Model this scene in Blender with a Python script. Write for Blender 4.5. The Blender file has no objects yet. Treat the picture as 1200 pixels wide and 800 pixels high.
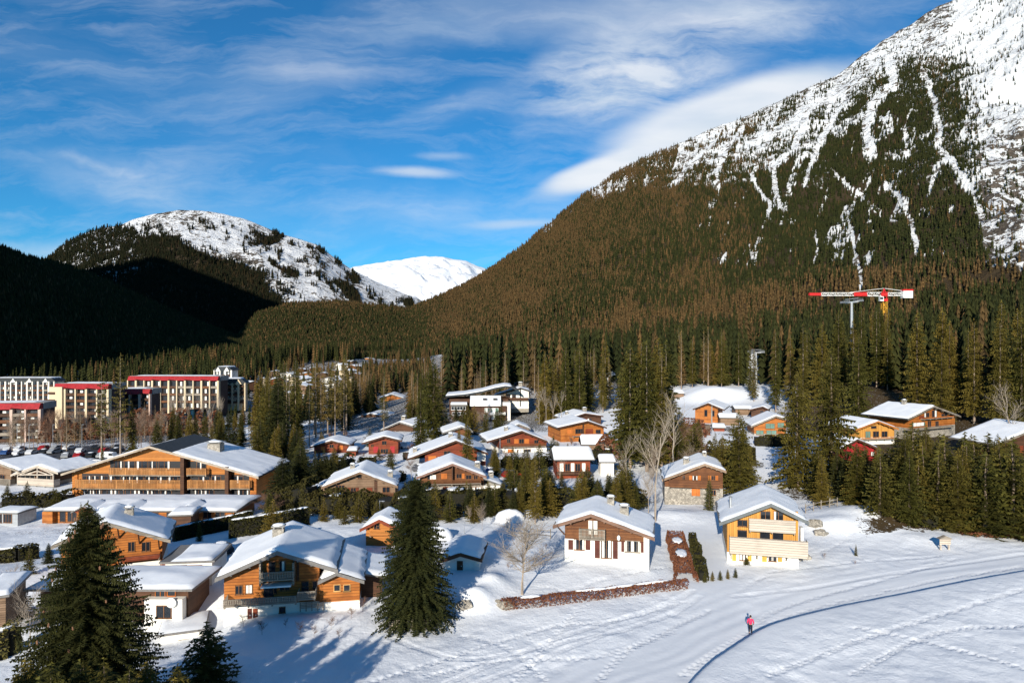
import bpy, math, random
import numpy as np
from mathutils import Vector, Matrix, Quaternion
random.seed(7); rng = np.random.default_rng(11)
R = math.radians
scene = bpy.context.scene
col = scene.collection
CAMZ = 28.0
EXPO = .42
SKYTINT = (.34, 1.28, 1.85, 1)
F = 800.0   # focal length in photo pixels (photo 1200 wide)

def P(px, py, Y):
    return Vector((Y*(px-600)/F, Y, CAMZ + Y*(400-py)/F))

# ---------------------------------------------------------------- noise
def _hash(ix, iy, seed):
    h = (ix.astype(np.int64)*374761393 + iy.astype(np.int64)*668265263 + seed*974634777) & 0xffffffff
    h = ((h ^ (h >> 13))*1274126177) & 0xffffffff
    h = h ^ (h >> 16)
    return (h & 0xffff)/65535.0
def vnoise(x, y, seed=0):
    x = np.asarray(x, float); y = np.asarray(y, float)
    ix = np.floor(x); iy = np.floor(y); fx = x-ix; fy = y-iy
    fx = fx*fx*(3-2*fx); fy = fy*fy*(3-2*fy)
    a = _hash(ix, iy, seed); b = _hash(ix+1, iy, seed); c = _hash(ix, iy+1, seed); d = _hash(ix+1, iy+1, seed)
    return (a*(1-fx)+b*fx)*(1-fy) + (c*(1-fx)+d*fx)*fy
def fbm(x, y, oct=4, seed=0, gain=.5):
    s = 0; a = 1; t = 0
    x = np.asarray(x, float); y = np.asarray(y, float)
    for k in range(oct):
        s = s + a*vnoise(x*2**k+k*17.3, y*2**k-k*9.1, seed+k); t += a; a *= gain
    return s/t
def sstep(a, b, x):
    t = np.clip((np.asarray(x, float)-a)/(b-a), 0, 1); return t*t*(3-2*t)
def polydist(x, y, pts):
    """signed distance (positive on the left of the travel direction) to a polyline, and position along it"""
    best = np.full(np.shape(x), 1e9); sd = np.zeros(np.shape(x)); al = np.zeros(np.shape(x)); acc = 0
    for (ax, ay), (bx, by) in zip(pts[:-1], pts[1:]):
        dx, dy = bx-ax, by-ay; L = math.hypot(dx, dy)
        t = np.clip(((x-ax)*dx+(y-ay)*dy)/(L*L), 0, 1)
        qx = x-ax-t*dx; qy = y-ay-t*dy; d = np.hypot(qx, qy)
        s = np.sign(dx*(y-ay)-dy*(x-ax)); m = d < best
        best = np.where(m, d, best); sd = np.where(m, d*s, sd); al = np.where(m, acc+t*L, al); acc += L
    return sd, al
def smoothline(pts, n=8):
    out = []
    p = [pts[0]]+list(pts)+[pts[-1]]
    for i in range(1, len(p)-2):
        for k in range(n):
            t = k/n
            out.append(tuple(.5*((2*p[i][j])+(-p[i-1][j]+p[i+1][j])*t+(2*p[i-1][j]-5*p[i][j]+4*p[i+1][j]-p[i+2][j])*t*t+(-p[i-1][j]+3*p[i][j]-3*p[i+1][j]+p[i+2][j])*t**3) for j in range(len(pts[0]))))
    out.append(tuple(pts[-1])); return out

# ---------------------------------------------------------------- ground height
CTRL = [  # photo px, py of the ground there, distance
 (879,743,65.3),(712,658,85),(895,659,86),(1100,641,93),(1200,640,93),(1300,640,95),(1010,604,106),(940,640,93),(820,600,110),(812,592,118),
 (340,724,70),(420,716,71),(487,736,67),(535,668,82),(440,633,94),(190,586,134),(90,586,134),(290,588,134),(170,614,117),(60,613,117),(40,632,105),
 (40,568,148),(100,533,197),(20,545,185),(140,520,225),(35,518,235),(110,500,275),(230,492,320),(25,472,430),(430,588,119),(530,580,124),(515,549,148),
 (447,532,168),(385,532,168),(607,530,165),(683,517,190),(675,560,140),(830,498,200),(900,507,185),(1085,512,175),(1025,520,165),(1010,538,150),(1200,545,145),
 (570,492,250),(800,472,260),(870,452,300),(1000,450,260),(1150,455,250),(1200,400,350),(1350,400,350),(700,445,330),(1050,432,290),(960,440,290),(370,440,600),(440,420,800),(600,412,700),(200,450,500),
 (200,742,71),(228,690,78),(160,668,85),(60,740,68),(0,760,66),(600,800,56),(300,800,56),(900,800,56),(700,720,70),(1100,720,70),(600,900,44),(100,880,44),(1200,900,44),
 (600,1300,22),(0,1300,22),(1400,1300,22),(1500,640,95),(-200,700,74),(-300,590,130),(-300,500,250),(-200,450,450),(900,410,420),(1500,380,400),
]
_cx = np.array([P(*c)[0] for c in CTRL]); _cy = np.array([c[2] for c in CTRL], float); _cz = np.array([P(*c)[2] for c in CTRL])
GULLY = smoothline([P(px, py, Y)[:2] for px, py, Y in [(760,880,46.5),(815,800,55.6),(850,772,60.2),(900,742,65.6),(960,724,69),(1030,709,72.5),(1100,695,76),(1200,676,81),(1330,655,88),(1500,640,93)]], 6)
TRACKA = smoothline([P(px, 400+28*F/Y, Y)[:2] for px, Y in [(560,46),(690,56),(800,62),(842,70),(836,78),(822,86),(818,100)]], 6)
TRACKB = smoothline([P(px, 400+28*F/Y, Y)[:2] for px, Y in [(660,46),(740,55),(860,65.5),(960,73),(1080,80),(1200,85),(1400,93)]], 6)
BUMPS = [(P(574,682,77.0), 1.25, 2.0, 2.6), (P(556,702,73), 1.35, 2.0, 1.8), (P(1015,604,106), 1.3, 9, 4.5), (P(975,612,101), .9, 5, 3), (P(1090,632,96), .5, 6, 3),
 (P(330,738,69), .35, 6, 2.0), (P(597,604,107), 1.0, 2.4, 1.8), (P(620,600,109), .8, 2, 1.6), (P(513,628,96), .9, 2.0, 1.6), (P(780,600,108), .6, 5, 3), (P(840,470,262), 5, 14, 9), (P(820,460,275), 4, 10, 9)]
_pp = lambda L_: smoothline([P(px, py, 28*F/(py-400))[:2] for px, py in L_], 6)
TRAILS = [(_pp([(520,800),(640,752),(760,716),(812,694)]),0),(_pp([(560,800),(670,758),(780,722),(820,700)]),0),(_pp([(600,800),(655,740),(672,718)]),1),(_pp([(430,800),(520,770),(640,735),(720,728),(800,705)]),1),
 (_pp([(500,790),(600,770),(700,770),(790,740)]),1),(_pp([(700,800),(740,760),(830,716)]),1),(_pp([(880,742),(900,720),(960,700),(1060,672),(1120,655)]),1),(_pp([(1200,664),(1080,684),(960,712),(880,740),(800,790)]),1),
 (_pp([(1200,650),(1050,672),(950,690),(860,700)]),0),(_pp([(1200,700),(1100,730),(980,770),(900,800)]),1),(_pp([(1200,740),(1100,750),(1000,800)]),1),(_pp([(1000,745),(1100,765),(1200,790)]),1),(_pp([(870,690),(930,660),(980,640),(1020,615)]),1),(_pp([(680,690),(740,676),(800,664)]),1),
 (_pp([(640,690),(690,700),(740,690)]),1),(_pp([(900,672),(1000,660),(1100,652)]),0),(_pp([(540,740),(600,760),(640,800)]),1),(_pp([(460,745),(500,760),(560,770),(700,745)]),0)]
def gz_base(x, y):
    x = np.asarray(x, float); y = np.asarray(y, float)
    sh = np.broadcast(x, y).shape
    xf = np.broadcast_to(x, sh).ravel(); yf = np.broadcast_to(y, sh).ravel()
    out = np.zeros(xf.size)
    for i in range(0, xf.size, 20000):
        a = xf[i:i+20000, None]; b = yf[i:i+20000, None]
        sc = (8+.07*(np.clip(b, 0, 3000)+_cy[None])/2*1.6)
        d2 = ((a-_cx)**2+(b-_cy)**2)/sc**2
        w = 1/(d2+.06)**1.8
        out[i:i+20000] = (w*_cz).sum(1)/w.sum(1)
    return out.reshape(sh)
def gz_fix(x, y):
    z = gz_base(x, y)
    for i in range(len(_cx)):
        if _cy[i] > 45 and _cy[i] < 300:
            r = 5+.035*_cy[i]; z = z + _res[i]*np.exp(-(((x-_cx[i])**2+(y-_cy[i]-1.5)**2)/r**2)**1.5)
    return z
def gz(x, y, fine=True):
    x = np.asarray(x, float); y = np.asarray(y, float)
    z = gz_fix(x, y)
    sd, al = polydist(x, y, GULLY)            # left of travel = far side (track); right = the raised near field
    near = (y > 30) & (y < 110)
    st = sstep(.30, -.02, sd)*sstep(-30, -2, sd)
    z = z + np.where(near, .80*st*sstep(-45, 0, x), 0)
    z = z + np.where(near, -.10*np.exp(-((sd-.35)/.5)**2)*sstep(-40, 0, x), 0)
    for c, h, sx, sy in BUMPS:
        z = z + h*np.exp(-((x-c.x)/sx)**2-((y-c.y)/sy)**2)
    if fine:
        w = sstep(260, 90, y)
        da, _ = polydist(x, y, TRACKA); db, _ = polydist(x, y, TRACKB)
        onA = np.exp(-(da/3.2)**4); onB = np.exp(-(db/5.0)**4)
        on = np.maximum(onA, onB)
        z = z + w*(1-on*.85)*((fbm(x*.9, y*.9, 4, 3)-.5)*.16+(fbm(x*.12, y*.12, 3, 5)-.5)*.5)
        z = z + w*(-.016*np.cos(db*2*math.pi/1.7+2*vnoise(x*.05,y*.05,2))*np.exp(-((db-3)/5)**4)*vnoise(x*.15,y*.15,6)*1.6 - .02*np.cos(da*2*math.pi/1.3)*onA*vnoise(x*.2,y*.2,8))
        z = z - w*.10*np.exp(-((np.abs(da)-3.6)/.7)**2)*(vnoise(x*.8, y*.8, 9))
        for i, (tr, st) in enumerate(TRAILS):
            m = (y < 105) & (y > 44)
            if not m.any(): continue
            xs, ys = x[m], y[m]; d, al = polydist(xs, ys, tr)
            if st: dz = -.13*np.exp(-((np.abs(d)-.16)/.16)**2)*(np.sin(2*np.pi*(al/.75+(d > 0)*.5)) > .1)
            else: dz = -.09*np.exp(-((np.abs(d)-.22)/.11)**2)+.03*np.exp(-((np.abs(d)-.5)/.15)**2)
            zz = z[m]+dz; z = z.copy(); z[m] = zz
    return z
_res = _cz-gz_base(_cx, _cy)
def g1(x, y): return float(gz(np.array([x]), np.array([y]))[0])
def gp(px, py):
    """ground point seen at that photo pixel"""
    Y = 28*F/(py-400)
    for _ in range(12):
        z = g1(Y*(px-600)/F, Y); Y = Y*.4+.6*((CAMZ-z)*F/(py-400))
    return Vector((Y*(px-600)/F, Y, g1(Y*(px-600)/F, Y)))
def gat(px, Y):
    x = Y*(px-600)/F; return Vector((x, Y, g1(x, Y)))

# ---------------------------------------------------------------- materials
MATS = {}
def newmat(name):
    m = bpy.data.materials.new(name); m.use_nodes = True; MATS[name] = m
    nt = m.node_tree; b = nt.nodes['Principled BSDF']; return m, nt, b
def N(nt, typ, **kw):
    n = nt.nodes.new(typ)
    for k, v in kw.items():
        if k == 'ins':
            for a, b in v.items(): n.inputs[a].default_value = b
        else: setattr(n, k, v)
    return n
def L(nt, a, b): nt.links.new(a, b)
def math_(nt, op, a, b=None, c=None, clamp=False):
    n = nt.nodes.new('ShaderNodeMath'); n.operation = op; n.use_clamp = clamp
    for i, v in enumerate((a, b, c)):
        if v is None: continue
        if isinstance(v, (int, float)): n.inputs[i].default_value = v
        else: nt.links.new(v, n.inputs[i])
    return n.outputs[0]
def mixc(nt, fac, a, b):
    n = nt.nodes.new('ShaderNodeMix'); n.data_type = 'RGBA'
    for s, v in ((0, fac), (6, a), (7, b)):
        if isinstance(v, (int, float)): n.inputs[s].default_value = v
        elif isinstance(v, tuple): n.inputs[s].default_value = (*v[:3], 1)
        else: nt.links.new(v, n.inputs[s])
    return n.outputs[2]
def noise(nt, vec, scale, detail=3, rough=.55, dist=0):
    n = N(nt, 'ShaderNodeTexNoise', ins={'Scale': scale, 'Detail': detail, 'Roughness': rough, 'Distortion': dist})
    if vec is not None: L(nt, vec, n.inputs['Vector'])
    return n.outputs['Fac']
def mapping(nt, vec, scale=(1,1,1), rot=(0,0,0)):
    n = N(nt, 'ShaderNodeMapping'); n.inputs['Scale'].default_value = scale; n.inputs['Rotation'].default_value = rot
    L(nt, vec, n.inputs['Vector']); return n.outputs[0]
def ramp(nt, fac, stops):
    n = nt.nodes.new('ShaderNodeValToRGB'); cr = n.color_ramp
    while len(cr.elements) > 1: cr.elements.remove(cr.elements[-1])
    for i, (p, c) in enumerate(stops):
        e = cr.elements[0] if i == 0 else cr.elements.new(p)
        e.position = p; e.color = (*(c if isinstance(c, tuple) else (c, c, c)), 1)
    L(nt, fac, n.inputs[0]); return n.outputs[0]
def bump(nt, b, h, strength=.3, dist=.05):
    n = N(nt, 'ShaderNodeBump', ins={'Strength': strength, 'Distance': dist}); L(nt, h, n.inputs['Height']); L(nt, n.outputs[0], b.inputs['Normal'])
def objco(nt): return N(nt, 'ShaderNodeTexCoord').outputs['Object']
def geo_pos(nt): return N(nt, 'ShaderNodeNewGeometry').outputs['Position']

def mat_plain(name, c, rough=.7, var=.25, scale=3, metal=0, spec=.3):
    m, nt, b = newmat(name)
    f = noise(nt, objco(nt), scale, 4)
    c2 = tuple(x*(1-var) for x in c); c3 = tuple(min(1, x*(1+var)) for x in c)
    L(nt, mixc(nt, ramp(nt, f, [(.3, 0.), (.7, 1.)]), c2, c3), b.inputs['Base Color'])
    b.inputs['Roughness'].default_value = rough; b.inputs['Metallic'].default_value = metal
    b.inputs['Specular IOR Level'].default_value = spec
    return m
def mat_wood(name, c1, c2, axis='h', period=.18, rough=.65, dirt=.55):
    m, nt, b = newmat(name)
    co = objco(nt); sep = N(nt, 'ShaderNodeSeparateXYZ'); L(nt, co, sep.inputs[0])
    ax = sep.outputs[2] if axis == 'h' else sep.outputs[0]
    q = math_(nt, 'DIVIDE', ax, period)
    fr = math_(nt, 'FRACT', q); fl = math_(nt, 'FLOOR', q)
    gro = math_(nt, 'LESS_THAN', fr, .13)
    wn = N(nt, 'ShaderNodeTexWhiteNoise', noise_dimensions='1D'); L(nt, fl, wn.inputs['W'])
    grain = noise(nt, mapping(nt, co, (.6, .6, 7) if axis == 'h' else (7, 7, .6)), 2.2, 5, .65)
    big = noise(nt, co, .55, 3)
    f = math_(nt, 'ADD', math_(nt, 'MULTIPLY', wn.outputs[0], .45), math_(nt, 'MULTIPLY', grain, .75), clamp=True)
    cc = mixc(nt, ramp(nt, f, [(.25, 0.), (.85, 1.)]), c1, c2)
    cc = mixc(nt, math_(nt, 'MULTIPLY', ramp(nt, big, [(.45, 0.), (.7, 1.)]), dirt), cc, tuple(x*.45 for x in c1))
    cc = mixc(nt, math_(nt, 'MULTIPLY', gro, .75), cc, tuple(x*.15 for x in c1))
    L(nt, cc, b.inputs['Base Color']); b.inputs['Roughness'].default_value = rough; b.inputs['Specular IOR Level'].default_value = .25
    bump(nt, b, math_(nt, 'SUBTRACT', math_(nt, 'MULTIPLY', grain, .4), gro), .5, .02)
    return m
def mat_plaster(name, c, dirt=(.45,.40,.33)):
    m, nt, b = newmat(name); co = objco(nt)
    f = noise(nt, co, 1.1, 5, .65); g = noise(nt, co, 9, 4)
    L(nt, mixc(nt, math_(nt, 'MULTIPLY', ramp(nt, f, [(.45, 0.), (.75, 1.)]), .35), c, dirt), b.inputs['Base Color'])
    b.inputs['Roughness'].default_value = .85; bump(nt, b, g, .25, .02); return m
def mat_stone(name, c1, c2):
    m, nt, b = newmat(name); co = objco(nt)
    v = N(nt, 'ShaderNodeTexVoronoi', ins={'Scale': 2.6}); L(nt, co, v.inputs['Vector'])
    v2 = N(nt, 'ShaderNodeTexVoronoi', feature='DISTANCE_TO_EDGE', ins={'Scale': 2.6}); L(nt, co, v2.inputs['Vector'])
    sp = N(nt, 'ShaderNodeSeparateColor'); L(nt, v.outputs['Color'], sp.inputs[0])
    e = math_(nt, 'LESS_THAN', v2.outputs['Distance'], .05)
    cc = mixc(nt, sp.outputs[0], c1, c2); cc = mixc(nt, math_(nt, 'MULTIPLY', e, .6), cc, tuple(x*.4 for x in c1))
    L(nt, cc, b.inputs['Base Color']); b.inputs['Roughness'].default_value = .9; bump(nt, b, v2.outputs['Distance'], .5, .05); return m
def mat_glass(name='glass', c=(.012,.015,.02)):
    m, nt, b = newmat(name)
    f = noise(nt, objco(nt), .8, 2)
    L(nt, mixc(nt, f, tuple(x*.5 for x in c), tuple(x*2 for x in c)), b.inputs['Base Color'])
    b.inputs['Roughness'].default_value = .08; b.inputs['Specular IOR Level'].default_value = .6; return m
def mat_snow(name, scale=1.0, bumps=.35):
    m, nt, b = newmat(name); co = geo_pos(nt)
    f = noise(nt, co, 2.2*scale, 6, .6); g = noise(nt, co, .35*scale, 3)
    L(nt, mixc(nt, ramp(nt, g, [(.35, 0.), (.7, 1.)]), (.80,.82,.85), (.88,.89,.90)), b.inputs['Base Color'])
    b.inputs['Roughness'].default_value = .65; b.inputs['Specular IOR Level'].default_value = .3
    bump(nt, b, f, bumps, .10/scale); return m
def mat_foliage(name, ca, cb, cc, rough=.75, attr=False):
    m, nt, b = newmat(name)
    oi = N(nt, 'ShaderNodeObjectInfo')
    co = N(nt, 'ShaderNodeTexCoord').outputs['Object']
    f = noise(nt, co, 1.3, 4, .7)
    x = mixc(nt, ramp(nt, f, [(.35, 0.), (.65, 1.)]), ca, cb)
    x = mixc(nt, math_(nt, 'MULTIPLY', math_(nt, 'POWER', oi.outputs['Random'], 2.0), .85), x, cc)
    L(nt, x, b.inputs['Base Color']); b.inputs['Roughness'].default_value = rough; b.inputs['Specular IOR Level'].default_value = .15
    return m

# ---------------------------------------------------------------- mesh builders
def mesh_from_np(name, V, Fc, k=3):
    me = bpy.data.meshes.new(name); V = np.ascontiguousarray(V, np.float32); Fc = np.ascontiguousarray(Fc, np.int32)
    me.vertices.add(len(V)); me.vertices.foreach_set('co', V.ravel())
    me.loops.add(Fc.size); me.loops.foreach_set('vertex_index', Fc.ravel())
    me.polygons.add(len(Fc)); me.polygons.foreach_set('loop_start', np.arange(0, Fc.size, k, dtype=np.int32))
    me.update(calc_edges=True); me.validate(verbose=False)
    return me
def tagp(o, label=None, cat=None, group=None, kind=None):
    if label: o['label'] = label
    if cat: o['category'] = cat
    if group: o['group'] = group
    if kind: o['kind'] = kind
    return o
def link(name, me, mat=None, parent=None, smooth=False):
    o = bpy.data.objects.new(name, me); col.objects.link(o)
    if mat is not None and len(me.materials) == 0: me.materials.append(mat)
    if smooth: me.polygons.foreach_set('use_smooth', np.ones(len(me.polygons), dtype=bool))
    if parent is not None: o.parent = parent
    return o
def thing(name, label, cat, loc=(0,0,0), rz=0, group=None):
    o = bpy.data.objects.new(name, None); col.objects.link(o); o.location = loc; o.rotation_euler = (0,0,rz); o.empty_display_size = .5
    return tagp(o, label, cat, group)
def copy_tree(o, parent=None):
    c = o.copy(); col.objects.link(c)
    if parent is not None: c.parent = parent
    for ch in list(o.children): copy_tree(ch, c)
    return c
class MB:
    def __init__(s): s.v = []; s.f = []
    def add(s, vs, fs):
        n = len(s.v); s.v += [tuple(v) for v in vs]; s.f += [tuple(i+n for i in f) for f in fs]; return s
    def box(s, x0, x1, y0, y1, z0, z1):
        return s.add([(x0,y0,z0),(x1,y0,z0),(x1,y1,z0),(x0,y1,z0),(x0,y0,z1),(x1,y0,z1),(x1,y1,z1),(x0,y1,z1)],
                     [(0,3,2,1),(4,5,6,7),(0,1,5,4),(1,2,6,5),(2,3,7,6),(3,0,4,7)])
    def prism(s, poly, y0, y1):      # polygon in (x,z), counter-clockwise seen from -y
        n = len(poly)
        vs = [(x,y0,z) for x,z in poly]+[(x,y1,z) for x,z in poly]
        fs = [tuple(range(n)), tuple(range(2*n-1, n-1, -1))]+[(i, n+i, n+(i+1)%n, (i+1)%n) for i in range(n)]
        return s.add(vs, fs)
    def beam(s, a, b, w, h=None):
        a = Vector(a); b = Vector(b); h = h or w; d = (b-a).normalized()
        u = d.cross(Vector((0,0,1)));  u = Vector((1,0,0)) if u.length < 1e-3 else u.normalized(); v = u.cross(d).normalized()
        vs = [p+u*(w/2*i)+v*(h/2*j) for p in (a,b) for i,j in ((-1,-1),(1,-1),(1,1),(-1,1))]
        return s.add(vs, [(0,1,2,3),(7,6,5,4),(0,4,5,1),(1,5,6,2),(2,6,7,3),(3,7,4,0)])
    def tube(s, a, b, r0, r1, n=8):
        a = Vector(a); b = Vector(b); d = (b-a).normalized()
        u = d.cross(Vector((0,0,1)));  u = Vector((1,0,0)) if u.length < 1e-3 else u.normalized(); v = u.cross(d)
        vs = [a+(u*math.cos(k*2*math.pi/n)+v*math.sin(k*2*math.pi/n))*r0 for k in range(n)]+[b+(u*math.cos(k*2*math.pi/n)+v*math.sin(k*2*math.pi/n))*r1 for k in range(n)]
        return s.add(vs, [(k,(k+1)%n,n+(k+1)%n,n+k) for k in range(n)]+[tuple(range(n-1,-1,-1)), tuple(range(n,2*n))])
    def blob(s, c, rx, ry, rz, n=8, m=5, jit=.12):
        vs = []; 
        for i in range(m+1):
            th = math.pi*i/m
            for k in range(n):
                ph = 2*math.pi*k/n; j = 1+random.uniform(-jit, jit)
                vs.append((c[0]+rx*math.sin(th)*math.cos(ph)*j, c[1]+ry*math.sin(th)*math.sin(ph)*j, c[2]+rz*math.cos(th)*j))
        fs = [(i*n+k, (i+1)*n+k, (i+1)*n+(k+1)%n, i*n+(k+1)%n) for i in range(m) for k in range(n)]
        return s.add(vs, fs)
    def build(s, name, mat, parent=None, smooth=False):
        me = bpy.data.meshes.new(name); me.from_pydata(s.v, [], s.f); me.update()
        return link(name, me, mat, parent, smooth)
# ================================================================ MATERIALS
GREY_WOOD = mat_wood('grey_wood', (.20,.165,.125), (.34,.29,.23), 'h', .2)
RAIL_WOOD = mat_wood('rail_wood', (.20,.17,.12), (.32,.27,.20), 'v', .12)
PALE_PLANK = mat_wood('pale_plank', (.38,.32,.26), (.55,.47,.38), 'h', .3, dirt=.2)
ORANGE = mat_wood('orange_timber', (.26,.075,.014), (.47,.165,.032), 'h', .3)
HONEY = mat_wood('honey_timber', (.30,.105,.02), (.52,.20,.045), 'h', .22, dirt=.2)
YELLOWV = mat_wood('yellow_vertical_boards', (.42,.19,.035), (.62,.31,.07), 'v', .25, dirt=.15)
BROWN = mat_wood('brown_timber', (.10,.036,.015), (.20,.08,.028), 'h', .2)
DARKBROWN = mat_wood('dark_brown_timber', (.055,.025,.014), (.11,.05,.025), 'h', .2)
WEATHER = mat_wood('weathered_timber', (.15,.09,.052), (.27,.175,.11), 'h', .22)
REDWOOD = mat_wood('red_timber', (.13,.026,.012), (.27,.058,.020), 'h', .2)
SHUT_OR = mat_wood('orange_shutter_wood', (.48,.13,.025), (.58,.19,.04), 'v', .12)
SHUT_BR = mat_wood('brown_shutter_wood', (.09,.025,.018), (.13,.04,.025), 'v', .12)
SHUT_YE = mat_wood('yellow_shutter_wood', (.60,.36,.06), (.70,.44,.10), 'v', .12)
FENCEW = mat_wood('red_brown_fence_boards', (.22,.07,.03), (.34,.13,.055), 'v', .18)
PLASTER = mat_plaster('white_plaster', (.78,.75,.68)); CREAM = mat_plaster('cream_plaster', (.58,.47,.31)); PINKISH = mat_plaster('pale_pink_plaster', (.50,.36,.29))
STONE = mat_stone('stone_masonry', (.20,.18,.15), (.40,.36,.30))
GLASS = mat_glass(); GREENG = mat_glass('pale_green_glass', (.10,.17,.14))
CURTAIN = mat_plain('white_curtain_cloth', (.70,.70,.66), .9, .12, 6)
DARKM = mat_plain('dark_metal', (.03,.03,.032), .5, .2, 5, .4); GREYM = mat_plain('grey_galvanised_steel', (.42,.43,.44), .45, .15, 3, .6)
FASCIA = mat_plain('grey_fascia_board', (.17,.16,.15), .7, .2, 4); SLATE = mat_plain('dark_slate', (.035,.04,.045), .75, .3, 2)
REDM = mat_plain('red_roof_metal', (.30,.016,.02), .55, .25, 1.5); CRANE_R = mat_plain('red_crane_paint', (.55,.02,.02), .45, .1, 1); CRANE_W = mat_plain('white_crane_paint', (.75,.74,.72), .5, .1, 1)
CRANE_Y = mat_plain('yellow_crane_paint', (.60,.30,.03), .5, .1, 1); WHITEP = mat_plain('white_paint', (.75,.75,.73), .5, .06, 2)
CONC = mat_plain('concrete', (.30,.29,.27), .85, .2, 1.2); BARK = mat_plain('brown_bark', (.15,.11,.08), .9, .35, 4); PALEBARK = mat_plain('pale_bark', (.26,.20,.15), .85, .3, 5)
GREYBARK = mat_plain('grey_birch_bark', (.30,.245,.19), .85, .3, 5); TWIG = mat_plain('reddish_twig', (.17,.095,.06), .9, .3, 3)
ROOFSNOW = mat_snow('roof_snow', 1.3, .22); HEAPSNOW = mat_snow('heap_snow', 1.0, .4)
SPRUCE = mat_foliage('spruce_needles', (.022,.024,.005), (.085,.078,.013), (.150,.105,.018))
SPRUCE_DK = mat_foliage('dark_spruce_needles', (.012,.016,.005), (.040,.042,.010), (.045,.045,.011))
LARCH = mat_foliage('bare_larch_twigs', (.16,.095,.035), (.28,.17,.06), (.11,.09,.04))
PINE = mat_foliage('pine_needles', (.045,.045,.012), (.12,.095,.022), (.16,.10,.025))
BEECH = mat_foliage('dry_beech_leaves', (.10,.035,.018), (.19,.075,.035), (.12,.05,.03))
CONIFHEDGE = mat_foliage('evergreen_hedge_leaves', (.012,.014,.004), (.048,.043,.009), (.05,.04,.009))
BOXLEAF = mat_foliage('olive_shrub_leaves', (.07,.065,.018), (.14,.12,.03), (.13,.10,.03))

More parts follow.
